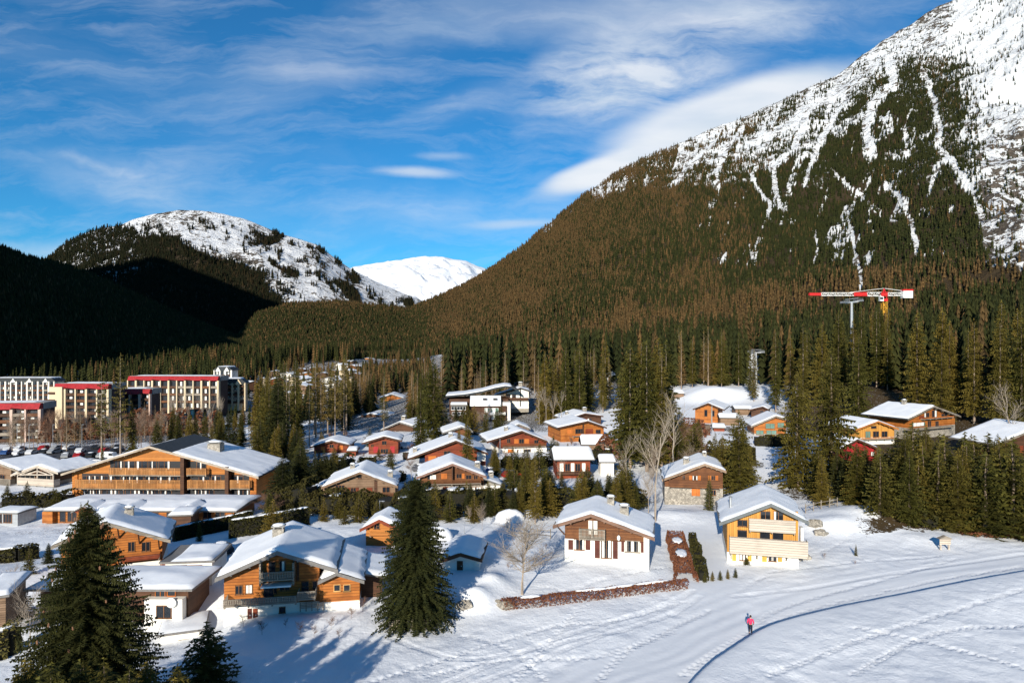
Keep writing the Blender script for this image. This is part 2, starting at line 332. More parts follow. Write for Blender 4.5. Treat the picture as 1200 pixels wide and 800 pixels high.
# ---------------------------------------------------------------- ground sheet
def ground():
    rows = [-160, -110, -70, -40, -20, -5, 8, 18, 26, 33, 39, 44]
    y = 47.0
    while y < 132: rows.append(y); y *= 1.0036
    while y < 420: rows.append(y); y *= 1.011
    while y < 9500: rows.append(y); y *= 1.045
    rows = np.array(rows)
    cols = np.concatenate([np.linspace(-4200, -700, 15), np.linspace(-500, -60, 12), np.arange(-50, 1251, 2.6), np.linspace(1270, 1700, 12), np.linspace(2000, 5500, 15)])
    U, Yg = np.meshgrid(cols, rows)
    X = (U-600)/F*np.maximum(Yg, 46)
    Z = gz(X, Yg)
    far = sstep(900, 1600, Yg); Z = Z*(1-far)+far*10
    V = np.stack([X, Yg, Z], -1).reshape(-1, 3)
    nr, nc = U.shape; i = np.arange(nr-1)[:, None]*nc+np.arange(nc-1)[None]
    Fc = np.stack([i, i+1, i+nc+1, i+nc], -1).reshape(-1, 4)
    me = mesh_from_np('snow_ground', V, Fc, 4)
    # cover attribute: R soil/brush, G groomed, B asphalt
    x = V[:, 0]; yy = V[:, 1]; px = 600+F*x/np.maximum(yy, 46)
    da, _ = polydist(x, yy, TRACKA); db, _ = polydist(x, yy, TRACKB)
    soil = np.zeros(len(V))
    soil = np.maximum(soil, .95*sstep(1000, 1060, px+(fbm(x*.2,yy*.2,3,41)-.5)*90+ (yy-100)*1.2)*sstep(98.5, 100.5, yy+ (fbm(x*.3, yy*.3, 3, 4)-.5)*5 - .022*(px-1100))*sstep(300, 240, yy))      # under the right grove
    soil = np.maximum(soil, .72*sstep(.46, .62, fbm(x*.05, yy*.05, 4, 14)+sstep(200, 330, yy)*.35-(px < 300)*.08)*sstep(150, 230, yy))
    soil = np.maximum(soil, .75*sstep(.62, .72, fbm(x*.10, yy*.10, 4, 24))*sstep(96, 125, yy))
    hole = np.exp(-((px-850)/75)**4)*np.exp(-((yy-262)/45)**4); soil *= 1-hole
    hole = np.exp(-((px-883)/6)**4)*np.exp(-((yy-320)/60)**4); soil *= 1-hole
    asph = .8*np.exp(-((px-70)/90)**6)*np.exp(-((yy-200)/26)**6)
    groom = np.maximum(np.exp(-(da/3.2)**4), np.exp(-(db/5)**4))
    rgba = np.stack([soil, groom, asph, np.ones_like(soil)], -1).astype(np.float32)
    a = me.color_attributes.new('cover', 'FLOAT_COLOR', 'POINT'); a.data.foreach_set('color', rgba.ravel())
    m, nt, b = newmat('snow_ground'); co = geo_pos(nt)
    at = N(nt, 'ShaderNodeAttribute', attribute_name='cover'); sp = N(nt, 'ShaderNodeSeparateColor'); L(nt, at.outputs['Color'], sp.inputs[0])
    n1 = noise(nt, co, 2.6, 8, .68); n2 = noise(nt, mapping(nt, co, (1, .38, 1), (0, 0, R(-38))), 1.1, 5, .6); n3 = noise(nt, co, .12, 4); n4 = noise(nt, co, 8, 3)
    v = N(nt, 'ShaderNodeTexVoronoi', ins={'Scale': 1.5}); L(nt, co, v.inputs['Vector'])
    pits = math_(nt, 'MULTIPLY', ramp(nt, v.outputs['Distance'], [(.05, 1.), (.30, 0.)]), ramp(nt, n3, [(.48, 0.), (.56, 1.)]))
    snowc = mixc(nt, ramp(nt, n3, [(.35, 0.), (.7, 1.)]), (.78,.80,.83), (.87,.88,.89))
    snowc = mixc(nt, math_(nt, 'MULTIPLY', sp.outputs[1], .55), snowc, (.70,.72,.75))
    soilc = mixc(nt, n1, (.016,.015,.006), (.10,.062,.028))
    so = math_(nt, 'GREATER_THAN', math_(nt, 'ADD', sp.outputs[0], math_(nt, 'MULTIPLY', math_(nt, 'SUBTRACT', n1, .5), 2.6)), .60)
    ao = math_(nt, 'GREATER_THAN', math_(nt, 'ADD', sp.outputs[2], math_(nt, 'MULTIPLY', math_(nt, 'SUBTRACT', n1, .5), 1.0)), .55)
    c = mixc(nt, so, snowc, soilc); c = mixc(nt, ao, c, (.06,.06,.065))
    L(nt, c, b.inputs['Base Color']); b.inputs['Roughness'].default_value = .7; b.inputs['Specular IOR Level'].default_value = .25
    rough = math_(nt, 'SUBTRACT', 1.0, math_(nt, 'MULTIPLY', sp.outputs[1], .72))
    h = math_(nt, 'ADD', math_(nt, 'MULTIPLY', n1, 1.0), math_(nt, 'MULTIPLY', n2, .9))
    h = math_(nt, 'SUBTRACT', h, math_(nt, 'MULTIPLY', pits, .35)); h = math_(nt, 'ADD', h, math_(nt, 'MULTIPLY', n4, .12))
    bump(nt, b, math_(nt, 'MULTIPLY', h, rough), .6, .13)
    o = link('ground', me, m, None, True); tagp(o, kind='structure')
ground()

# ---------------------------------------------------------------- mountains
def interp(px, tab):
    a = np.array(tab, float); return np.interp(px, a[:, 0], a[:, 1])
class Ridge: pass
def ridge(name, px0, px1, nc, nr, sky, Yr, Yf, pw, amp, seed, zf=None, fall=.0, jag=1.0):
    lo, hi = max(px0, -70), min(px1, 1300); nin = int(nc*.86)
    u = np.linspace(lo, hi, nin)
    if px0 < lo: u = np.concatenate([np.linspace(px0, lo, max(20, nc-nin), endpoint=False), u])
    if px1 > hi: u = np.concatenate([u, np.linspace(hi, px1, max(20, nc-nin)+1)[1:]])
    t = np.concatenate([np.linspace(0, 1, nr)**1.0, [1.04, 1.12, 1.3, 1.6]])
    U, T = np.meshgrid(u, t)
    YR = interp(U, Yr); YF = interp(U, Yf); ys = interp(U, sky)
    zr = CAMZ+(400-ys)*YR/F
    XF = (U-600)/F*YF
    zfoot = (gz_base(XF[0], YF[0])-4)[None]+0*U if zf is None else zf+0*U
    Tc = np.clip(T, 0, 1); Y = YF+(YR-YF)*T
    X = (U-600)/F*Y
    # gullies run down the slope: noise stretched along t
    s1 = fbm(X*.02, Y*.02, 4, seed); s2 = fbm(X*.006, Y*.006, 5, seed+5); s3 = 1-np.abs(2*fbm(X*.0045+Y*.002, Y*.0016, 4, seed+9)-1)
    env = np.sin(np.pi*np.clip(Tc, 0, 1)**.8)**.7*.9+.10*jag*Tc
    hh = np.maximum(zr-zfoot, 40)
    Z = zfoot+(zr-zfoot)*Tc**pw + amp*hh*env*((s2-.5)*1.0+(s3-.6)*.45+(s1-.5)*.3)
    Z = np.where(T > 1, Z-(T-1)*hh*1.1, Z)
    r = Ridge(); r.U, r.T, r.X, r.Y, r.Z, r.t, r.u = U, T, X, Y, Z, t, u; r.name = name; r.nr = nr
    r.S = 400-(Z-CAMZ)*F/Y
    return r
def ridge_sample(r, n):
    u = rng.random(n)*(len(r.u)-1.001); t = rng.random(n)*(r.nr-1.001)
    return ridge_at(r, u, t)
def ridge_at(r, u, t):
    i = u.astype(int); j = t.astype(int); a = u-i; b = t-j
    def g(A): return (A[j, i]*(1-a)+A[j, i+1]*a)*(1-b)+(A[j+1, i]*(1-a)+A[j+1, i+1]*a)*b
    return g(r.X), g(r.Y), g(r.Z), g(r.U), g(r.S), g(r.T)
def ridge_mesh(r, cover, rockiness, mat):
    V = np.stack([r.X, r.Y, r.Z], -1).reshape(-1, 3); nr, nc = r.U.shape
    i = np.arange(nr-1)[:, None]*nc+np.arange(nc-1)[None]
    Fc = np.stack([i, i+1, i+nc+1, i+nc], -1).reshape(-1, 4)
    me = mesh_from_np(r.name, V, Fc, 4)
    rgba = np.stack([cover.ravel(), rockiness.ravel(), 0*cover.ravel(), np.ones(cover.size)], -1).astype(np.float32)
    a = me.color_attributes.new('cover', 'FLOAT_COLOR', 'POINT'); a.data.foreach_set('color', rgba.ravel())
    o = link(r.name, me, mat, None, True); tagp(o, kind='structure'); return o
def mat_mountain():
    m, nt, b = newmat('mountain_side'); g = N(nt, 'ShaderNodeNewGeometry'); co = g.outputs['Position']
    at = N(nt, 'ShaderNodeAttribute', attribute_name='cover'); sp = N(nt, 'ShaderNodeSeparateColor'); L(nt, at.outputs['Color'], sp.inputs[0])
    n1 = noise(nt, co, .035, 8, .7); n2 = noise(nt, co, .012, 6, .65); n3 = noise(nt, co, .12, 5, .7)
    vv = N(nt, 'ShaderNodeTexVoronoi', ins={'Scale': .05}); L(nt, co, vv.inputs['Vector'])
    snow = mixc(nt, n2, (.80,.82,.85), (.90,.90,.90))
    rock = mixc(nt, ramp(nt, n3, [(.35, 0.), (.65, 1.)]), (.022,.019,.016), (.17,.14,.11))
    soil = mixc(nt, n3, (.020,.018,.010), (.085,.055,.03))
    rk = math_(nt, 'GREATER_THAN', math_(nt, 'ADD', sp.outputs[1], math_(nt, 'MULTIPLY', math_(nt, 'SUBTRACT', math_(nt, 'ADD', n1, math_(nt, 'MULTIPLY', n3, .8)), .90), 2.4)), .5)
    so = ramp(nt, math_(nt, 'ADD', sp.outputs[0], math_(nt, 'MULTIPLY', math_(nt, 'SUBTRACT', n3, .5), .8)), [(.40, 0.), (.55, 1.)])
    c = mixc(nt, rk, snow, rock); c = mixc(nt, so, c, soil)
    L(nt, c, b.inputs['Base Color']); b.inputs['Roughness'].default_value = .8; b.inputs['Specular IOR Level'].default_value = .15
    bump(nt, b, math_(nt, 'ADD', n1, math_(nt, 'MULTIPLY', n3, .35)), .9, 22)
    return m
MTN = mat_mountain()

def segdist(px, py, pts):
    d = np.full(np.shape(px), 1e9)
    for (ax, ay), (bx, by) in zip(pts[:-1], pts[1:]):
        L2 = (bx-ax)**2+(by-ay)**2; t = np.clip(((px-ax)*(bx-ax)+(py-ay)*(by-ay))/L2, 0, 1)
        d = np.minimum(d, np.hypot(px-ax-t*(bx-ax), py-ay-t*(by-ay)))
    return d
# ---- right mountain
SKY_R = [(150,432),(230,415),(275,402),(300,372),(340,360),(400,357),(450,362),(480,364),(505,352),(540,337),(575,316),(600,297),(640,266),(680,231),(720,202),(760,182),(800,166),(840,149),(880,136),(920,116),(950,101),(980,89),(1010,66),(1050,41),(1080,23),(1110,3),(1130,-9),(1200,-55),(1300,-120),(1500,-190),(1900,-160),(2500,60)]
YR_R = [(150,900),(300,1120),(450,1350),(550,1700),(700,2100),(1100,2500),(1300,2600),(1800,2300),(2500,1500)]
YF_R = [(150,820),(400,800),(550,700),(700,560),(900,440),(1100,380),(1300,340),(2500,300)]
RR = ridge('mountain', 150, 2500, 600, 230, SKY_R, YR_R, YF_R, 1.55, .125, 31, jag=2.0)
CHUTES = [([(1083,85),(1094,118),(1101,150),(1097,172),(1118,192),(1138,222),(1150,255),(1157,290)], 5.5), ([(1038,215),(1058,238),(1068,262),(1075,303)], 4.5),
 ([(998,268),(1002,300),(1010,338)], 4.5), ([(990,118),(968,155),(955,185),(943,215)], 5), ([(945,140),(930,175),(905,195),(908,225),(915,245)], 5), ([(1044,78),(1048,100),(1022,122),(1015,150),(1020,180)], 9),
 ([(880,205),(888,222),(902,240),(900,255)], 4), ([(1160,180),(1172,200),(1168,230),(1190,262)], 6), ([(975,200),(1000,225),(1032,250)], 2.6), ([(955,270),(958,300)], 2.5), ([(1010,90),(985,112),(950,128),(905,160)], 7),
 ([(840,165),(812,190),(790,215)], 4), ([(870,150),(850,180),(838,205),(842,225)], 3.5), ([(1060,150),(1063,185)], 3)]
def forest_R(px, py):
    skyy = interp(px, SKY_R); below = py-skyy
    streak = fbm(px*.085+py*.028, py*.016, 4, 71); fine = fbm(px*.2, py*.12, 3, 72)
    d = np.ones_like(px, dtype=float)
    band = interp(px, [(560,0),(640,6),(700,18),(760,38),(840,62),(900,66),(950,70),(1040,36),(1080,55),(1130,100),(1165,150),(1180,260),(1200,330),(2500,300)])
    inb = sstep(band*1.25+2, band*.55, below)
    hi = .30+.0*px
    streakm = sstep(.44, .56, streak)*.85
    d = d*(1-inb)+inb*(streakm*.8+.22*sstep(.4,.6,fine))*sstep(-2, 10, below)*interp(px, [(600,1.1),(860,1.05),(920,.6),(960,.3),(1020,.08),(1200,.0)])
    d = np.where(px < 690, np.maximum(d, .62*sstep(.35, .5, streak)+.2), d)
    for pts, w in CHUTES:
        d = d*sstep(w*.40, w*1.05, segdist(px+(fine-.5)*7, py+(streak-.5)*6, pts))
    d = d*np.where((fbm(px*.06+py*.02, py*.02, 3, 90) > .66) & (px > 830) & (below > 60) & (py < 310), .25, 1)
    gg = np.abs(fbm(px*.055+py*.022, py*.010, 3, 99)-.5); d = d*(1-.9*sstep(.016, .007, gg)*sstep(760, 860, px)*sstep(330, 300, py)*(fine > .42))
    right = sstep(1135, 1160, px-(py-230)*.10)*sstep(318, 300, py); d = d*(1-right*.93)+right*.06*streakm
    return np.clip(d, 0, 1)
cov = forest_R(RR.U, RR.S)
below = RR.S-interp(RR.U, SKY_R)
rk = .30*np.ones_like(cov)+.20*sstep(1130, 1165, RR.U)*sstep(120, 200, RR.S)+.22*np.exp(-((RR.U-1085)/32)**2)*sstep(60, 0, RR.S)+.16*sstep(8, 0, below)
rk = rk-.5*sstep(1105, 1140, RR.U)*sstep(150, 90, RR.S)+.10*sstep(.5,.7,fbm(RR.U*.05+RR.S*.03, RR.S*.02, 4, 33))
ridge_mesh(RR, cov*(.50+.34*sstep(170, 300, RR.S)+.25*sstep(.5, .62, fbm(RR.U*.02, RR.S*.02, 3, 15))), rk, MTN)
# ---- left snow dome mountain, dark hill in front of it, far snow peak
SKY_L = [(-900,120),(-400,250),(-100,300),(40,312),(60,300),(80,283),(105,271),(140,264),(155,257),(180,250),(210,246),(245,247),(262,250),(285,256),(300,262),(312,267),(330,275),(352,281),(372,287),(390,300),(410,314),(440,330),(470,343),(490,350),(520,372),(560,392),(700,402)]
RL = ridge('snowy_mountain', -900, 700, 420, 110, SKY_L, [(-900,1900),(0,2300),(250,2500),(500,2700),(700,2900)], [(-900,900),(0,1150),(300,1300),(700,1500)], 1.25, .13, 51, zf=0, jag=1.6)
def forest_L(px, py):
    skyy = interp(px, SKY_L); below = py-skyy
    st = fbm(px*.045-py*.03, py*.05, 4, 61); fine = fbm(px*.15, py*.15, 3, 62)
    line = interp(px, [(-900,-50),(100,-20),(140,0),(170,22),(210,38),(250,52),(300,60),(340,74),(370,82),(440,60),(500,30),(560,10)])
    base = sstep(line-7, line+7, below+(st-.5)*34)
    sp = .9*sstep(.56, .66, st)*sstep(270, 330, px-(below-20)*.6)+.55*sstep(.6, .7, fine)*sstep(6, 20, below)
    base = base*(1-.5*np.exp(-((px-120)/50)**2)*(fine > .52)*sstep(335, 310, py))
    tongue = sstep(9, 4, segdist(px+(st-.5)*10, py, [(335,352),(375,358)])) + sstep(7, 3, segdist(px, py, [(290,300),(340,330),(400,352)]))
    return np.clip(np.maximum(base, sp)*(1-.9*np.clip(tongue, 0, 1)), 0, 1)
covL = forest_L(RL.U, RL.S)
ridge_mesh(RL, covL*(.92-.5*np.exp(-((RL.U-110)/60)**2)*sstep(345, 320, RL.S)), .26+.25*sstep(.5, .7, fbm(RL.U*.05, RL.S*.06, 3, 8)), MTN)
SKY_D = [(-2400,-160),(-1700,-330),(-1255,-372),(-970,-392),(-600,-300),(-330,-43),(-230,29),(-140,130),(-90,205),(-50,262),(0,301),(25,311),(50,317),(75,322),(120,338),(180,366),(240,392),(285,410),(340,424),(420,430)]
RD = ridge('dark_hill', -2400, 420, 420, 90, SKY_D, [(-2400,500),(-1500,650),(-970,700),(-600,520),(-330,600),(-230,640),(-100,860),(100,1150),(420,1200)], [(-2400,150),(-1500,180),(-760,210),(-300,330),(0,600),(200,800),(420,900)], .92, .06, 57)
ridge_mesh(RD, np.full_like(RD.U, .85), np.full_like(RD.U, .2), MTN)
RS = ridge('unseen_shade_spur', -1700, -110, 120, 40, [(-1700,-300),(-1200,-290),(-800,-160),(-471,15),(-211,145),(-150,300),(-110,430)], [(-1700,430),(-110,430)], [(-1700,250),(-471,330),(-110,400)], .95, .05, 91)  # unseen ridge left of the view, added to cast shade on the valley
ridge_mesh(RS, np.full_like(RS.U, .85), np.full_like(RS.U, .2), MTN)
SKY_F = [(300,352),(380,330),(415,313),(435,310),(450,308),(475,304),(490,302),(508,301),(520,300),(530,303),(545,305),(560,312),(575,318),(620,335),(700,350)]
RFar = ridge('far_mountain', 300, 700, 200, 60, SKY_F, [(300,7500),(700,8200)], [(300,5000),(700,5000)], 1.1, .30, 77, zf=250, jag=1.6)
ridge_mesh(RFar, np.zeros_like(RFar.U), np.full_like(RFar.U, .02), mat_snow('far_peak_snow', .012, .5))

# ---------------------------------------------------------------- forest masses
def star_tree(levels, pts, seed, gap=.0):
    """unit tree, height 1, radius .5 at the base: stacked ragged skirts"""
    rs = np.random.default_rng(seed); V = []; Fc = []
    for i in range(levels):
        z1 = .06+.94*(i+1.35)/levels if i < levels-1 else 1.0
        z0 = .04+.94*i/levels; r = .5*(1-(i/levels))**.85*rs.uniform(.85, 1.1)+.02
        a0 = rs.uniform(0, 6.28); n = len(V); V.append((0, 0, min(z1, 1.0)))
        for k in range(pts*2):
            a = a0+math.pi*k/pts; rr = r*(rs.uniform(.85, 1.2) if k % 2 == 0 else rs.uniform(.35, .6)); V.append((rr*math.cos(a), rr*math.sin(a), z0+rs.uniform(-.02, .03)+(0 if k % 2 == 0 else .05)))
        for k in range(pts*2): Fc.append((n, n+1+k, n+1+(k+1) % (pts*2)))
    return np.array(V), np.array(Fc)
def forest_mesh(name, X, Y, Z, H, W, tint, templates, label, cat):
    Vs = []; Fs = []; Cs = []; off = 0; idx = rng.integers(0, len(templates), len(X)); rot = rng.random(len(X))*6.28
    for ti, (tv, tf) in enumerate(templates):
        s = idx == ti
        if not s.any(): continue
        x, y, z, h, w, r, c = X[s], Y[s], Z[s], H[s], W[s], rot[s], tint[s]
        cx = np.cos(r)[:, None]; sx = np.sin(r)[:, None]
        lx = tv[None, :, 0]*w[:, None]; ly = tv[None, :, 1]*w[:, None]
        V = np.stack([x[:, None]+lx*cx-ly*sx, y[:, None]+lx*sx+ly*cx, z[:, None]+tv[None, :, 2]*h[:, None]], -1)
        Fc = tf[None]+(np.arange(len(x))*len(tv))[:, None, None]+off
        Vs.append(V.reshape(-1, 3)); Fs.append(Fc.reshape(-1, 3)); Cs.append(np.repeat(c, len(tv), 0)); off += V.shape[0]*V.shape[1]
    V = np.concatenate(Vs); me = mesh_from_np(name, V, np.concatenate(Fs), 3)
    C = np.concatenate([np.concatenate(Cs), np.ones((len(V), 1))], 1).astype(np.float32)
    a = me.color_attributes.new('tint', 'FLOAT_COLOR', 'POINT'); a.data.foreach_set('color', C.ravel())
    if 'forest_foliage' not in MATS:
        m, nt, b = newmat('forest_foliage'); at = N(nt, 'ShaderNodeAttribute', attribute_name='tint'); f = noise(nt, geo_pos(nt), .35, 4, .7)
        L(nt, mixc(nt, math_(nt, 'MULTIPLY', f, .7), at.outputs['Color'], (.015,.018,.008)), b.inputs['Base Color'])
        b.inputs['Roughness'].default_value = .85; b.inputs['Specular IOR Level'].default_value = .1
    o = link(name, me, MATS['forest_foliage']); tagp(o, label, cat, kind='stuff'); return o
LOW = [star_tree(3, 4, s) for s in (1, 2, 3, 4)]
MID = [star_tree(8, 6, s) for s in (11, 12, 13, 14, 15)]
GREEN = np.array((.016,.021,.005)); GREEN2 = np.array((.046,.046,.011)); TAN = np.array((.17,.095,.036)); TAN2 = np.array((.080,.050,.020)); DK = np.array((.016,.022,.010))
def tints(n, brown):
    a = rng.random((n, 1)); g = GREEN*(1-a)+GREEN2*a; t = TAN2*(1-a)+TAN*a
    return np.where((rng.random(n) < brown)[:, None], t, g)
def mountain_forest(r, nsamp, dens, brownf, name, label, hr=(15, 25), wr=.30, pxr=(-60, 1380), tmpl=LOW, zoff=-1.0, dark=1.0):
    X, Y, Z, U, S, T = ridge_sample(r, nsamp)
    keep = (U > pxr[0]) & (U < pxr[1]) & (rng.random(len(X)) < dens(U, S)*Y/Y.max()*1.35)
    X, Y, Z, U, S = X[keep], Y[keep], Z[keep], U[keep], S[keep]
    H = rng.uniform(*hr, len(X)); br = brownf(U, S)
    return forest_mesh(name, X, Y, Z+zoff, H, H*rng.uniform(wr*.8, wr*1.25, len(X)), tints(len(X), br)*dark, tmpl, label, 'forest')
def brown_R(px, py):
    b = interp(px, [(250,.30),(480,.35),(520,.75),(620,.85),(750,.6),(880,.30),(960,.15),(1300,.12)])
    b = b*interp(py-interp(px, SKY_R), [(0,1.0),(70,.75),(130,.42),(400,.30)])
    b = b+.75*np.exp(-((py-interp(px, [(600,412),(850,374),(960,345),(1200,318)]))/19)**2)*sstep(560, 760, px)
    b = b+.45*sstep(.55, .68, fbm(px*.03, py*.04, 3, 44))
    b = b*(1-.75*np.exp(-((px-1010)/130)**4)*sstep(330, 300, py))
    b = np.where((px < 500), .22+.5*np.exp(-((py-358)/10)**2), b)
    return np.clip(b, 0, .95)
mountain_forest(RR, 420000, forest_R, brown_R, 'mountain_forest', 'dense larch and spruce forest covering the big right-hand mountain with bare snow chutes', hr=(7, 14.5), wr=.36)
mountain_forest(RL, 90000, forest_L, lambda px, py: .10+.22*sstep(180, 300, px), 'dome_forest', 'dark forest wrapping the rounded snowy mountain on the left', hr=(10, 19), wr=.36, dark=.24)  # tree tint darkened to paint in the shade of this slope
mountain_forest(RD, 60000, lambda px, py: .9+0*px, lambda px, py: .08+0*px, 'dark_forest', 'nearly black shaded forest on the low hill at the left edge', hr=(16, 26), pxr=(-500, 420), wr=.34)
# ================================================================ HOUSES
FRAME = mat_wood('window_frame_wood', (.16,.07,.03), (.26,.12,.05), 'v', .5)
def snow_sheet(secs, ny, y0, y1, th, seed, parent, name='snow_cover', over=.06, lump=.05, holes=None):
    """snow lying on a roof whose cross-section runs through the (x,z) points of secs; rounded at its rims"""
    (xs, zs) = zip(*secs); xs = np.array(xs); zs = np.array(zs); xl, xr = xs[0], xs[-1]
    nx = max(14, int((xr-xl)/.45)); ny = max(8, int((y1-y0)/.45))
    gx = np.linspace(xl-over, xr+over, nx); gy = np.linspace(y0-over, y1+over, ny)
    X, Y = np.meshgrid(gx, gy)
    base = np.interp(X, xs, zs)
    # round off the ridge a little
    sm = sum(np.interp(X+d, xs, zs) for d in (-.6, -.3, 0, .3, .6))/5
    e = np.minimum(np.minimum(X-gx[0], gx[-1]-X), np.minimum(Y-gy[0], gy[-1]-Y))
    prof = np.sqrt(np.clip(1-(1-np.clip(e/.38, 0, 1))**2, 0, 1))
    th = th*.72; nz = (fbm(X*.5+seed*3.1, Y*.5, 4, seed)-.5)*lump*3.5+(vnoise(X*3+seed, Y*3, seed+2)-.5)*lump*.5
    top = np.maximum(sm, base)*.5+base*.5+.02+(th+nz)*prof
    XX = X+(fbm(Y*.9, X*0+seed, 3, 4)-.5)*.55*np.exp(-e/.5); YY = Y+(fbm(X*.7, Y*0+seed, 3, 5)-.5)*.5*np.exp(-e/.5)
    Vt = np.stack([XX, YY, top], -1).reshape(-1, 3)
    i = np.arange(ny-1)[:, None]*nx+np.arange(nx-1)[None]
    Fc = np.stack([i, i+1, i+nx+1, i+nx], -1).reshape(-1, 4)
    me = mesh_from_np(name, Vt, Fc, 4)
    return link(name, me, ROOFSNOW, parent, True)

def window(parent, x0, x1, z0, z1, y=0., frame=None, glass=GLASS, mull=1, cross=0, curtain=None, name='window'):
    """a framed window on the wall plane y (outside is -y)"""
    frame = frame or FRAME
    t = .06 if x1-x0 < 1.6 else .08
    m = MB(); m.box(x0, x1, y-.09, y+.05, z0, z0+t); m.box(x0, x1, y-.09, y+.05, z1-t, z1); m.box(x0, x0+t, y-.09, y+.05, z0+t, z1-t); m.box(x1-t, x1, y-.09, y+.05, z0+t, z1-t)
    for k in range(mull):
        xm = x0+(x1-x0)*(k+1)/(mull+1); m.box(xm-t/2, xm+t/2, y-.08, y+.05, z0+t, z1-t)
    for k in range(cross):
        zm = z0+(z1-z0)*(k+1)/(cross+1); m.box(x0+t, x1-t, y-.07, y+.05, zm-t/3, zm+t/3)
    m.box(x0-.05, x1+.05, y-.15, y+.02, z0-.06, z0-.002)
    w = m.build(name, frame, parent)
    MB().box(x0+t*.6, x1-t*.6, y-.035, y+.03, z0+t*.6, z1-t*.6).build('pane', glass, w)
    if curtain:
        n = 7; wd = (x1-x0)
        for a, b in curtain:
            c = MB()
            xa, xb = x0+wd*a, x0+wd*b
            for k in range(n):
                u0 = xa+(xb-xa)*k/n; u1 = xa+(xb-xa)*(k+1)/n; d = .015 if k % 2 else .0
                c.box(u0, u1-.002, y-.05-d, y-.038, z0+t, z1-t)
            c.build('curtain', CURTAIN, w)
    return w
def shutter(parent, x0, x1, z0, z1, mat, y=0.):
    m = MB(); m.box(x0, x1, y-.07, y-.005, z0, z1); m.box(x0+.03, x1-.03, y-.095, y-.07, z0+.2*(z1-z0)-.04, z0+.2*(z1-z0)+.04); m.box(x0+.03, x1-.03, y-.095, y-.07, z0+.8*(z1-z0)-.04, z0+.8*(z1-z0)+.04)
    return m.build('shutter', mat, parent)
def balcony(parent, x0, x1, z0, z1, dep=1.2, style='plank', mat=PALE_PLANK, y=0., post=None):
    """z0 underside of the slab, z1 top of the rail"""
    s = MB(); s.box(x0, x1, y-dep, y+.02, z0, z0+.14)
    for k in range(max(2, int((x1-x0)/2.2)+1)):
        xx = x0+.1+(x1-x0-.2)*k/max(1, int((x1-x0)/2.2)); s.box(xx-.07, xx+.07, y-dep+.05, y+.02, z0-.16, z0-.002)
    b = s.build('balcony', GREY_WOOD, parent)
    r = MB(); f = y-dep
    n = max(1, int(round((x1-x0)/1.7)))
    for k in range(n+1):
        xx = x0+.05+(x1-x0-.1)*k/n; r.box(xx-.05, xx+.05, f-.03, f+.07, z0+.142, z1)
    r.box(x0, x1, f-.05, f+.09, z1+.002, z1+.07)
    if style == 'plank':
        r.box(x0+.1, x1-.1, f-.055, f-.032, z0+.02, z1-.03)
        for xx in (x0+.01, x1-.03): r.box(xx, xx+.025, f+.1, y, z0+.16, z1-.03)
    else:
        r.box(x0+.1, x1-.1, f-.01, f+.03, z0+.22, z0+.28)
        nb = int((x1-x0)/.17)
        for k in range(nb):
            xx = x0+.1+(x1-x0-.2)*(k+.5)/nb; r.box(xx-.045, xx+.045, f-.005, f+.02, z0+.282, z1-.002)
        for xx in (x0+.02, x1-.06):
            for yy in np.arange(f+.2, y-.05, .2): r.box(xx, xx+.03, yy, yy+.07, z0+.142, z1)
    r.build('railing', mat, b)
    return b
def chimney(parent, x, y, z0, h, w=.8, mat=STONE, snowy=True):
    m = MB(); m.box(x-w/2, x+w/2, y-w*.4, y+w*.4, z0-.9, z0+h); c = m.build('chimney', mat, parent)
    k = MB()
    for sx in (-1, 1):
        for sy in (-1, 1): k.box(x+sx*w*.38-.06, x+sx*w*.38+.06, y+sy*w*.3-.06, y+sy*w*.3+.06, z0+h+.001, z0+h+.25)
    k.box(x-w*.6, x+w*.6, y-w*.5, y+w*.5, z0+h+.252, z0+h+.34); k.build('chimney_cap', CONC, c)
    if snowy: s = MB(); s.blob((x, y, z0+h+.40), w*.55, w*.45, .16, 9, 5, .1); s.build('snow_cap', ROOFSNOW, c, True)
    return c

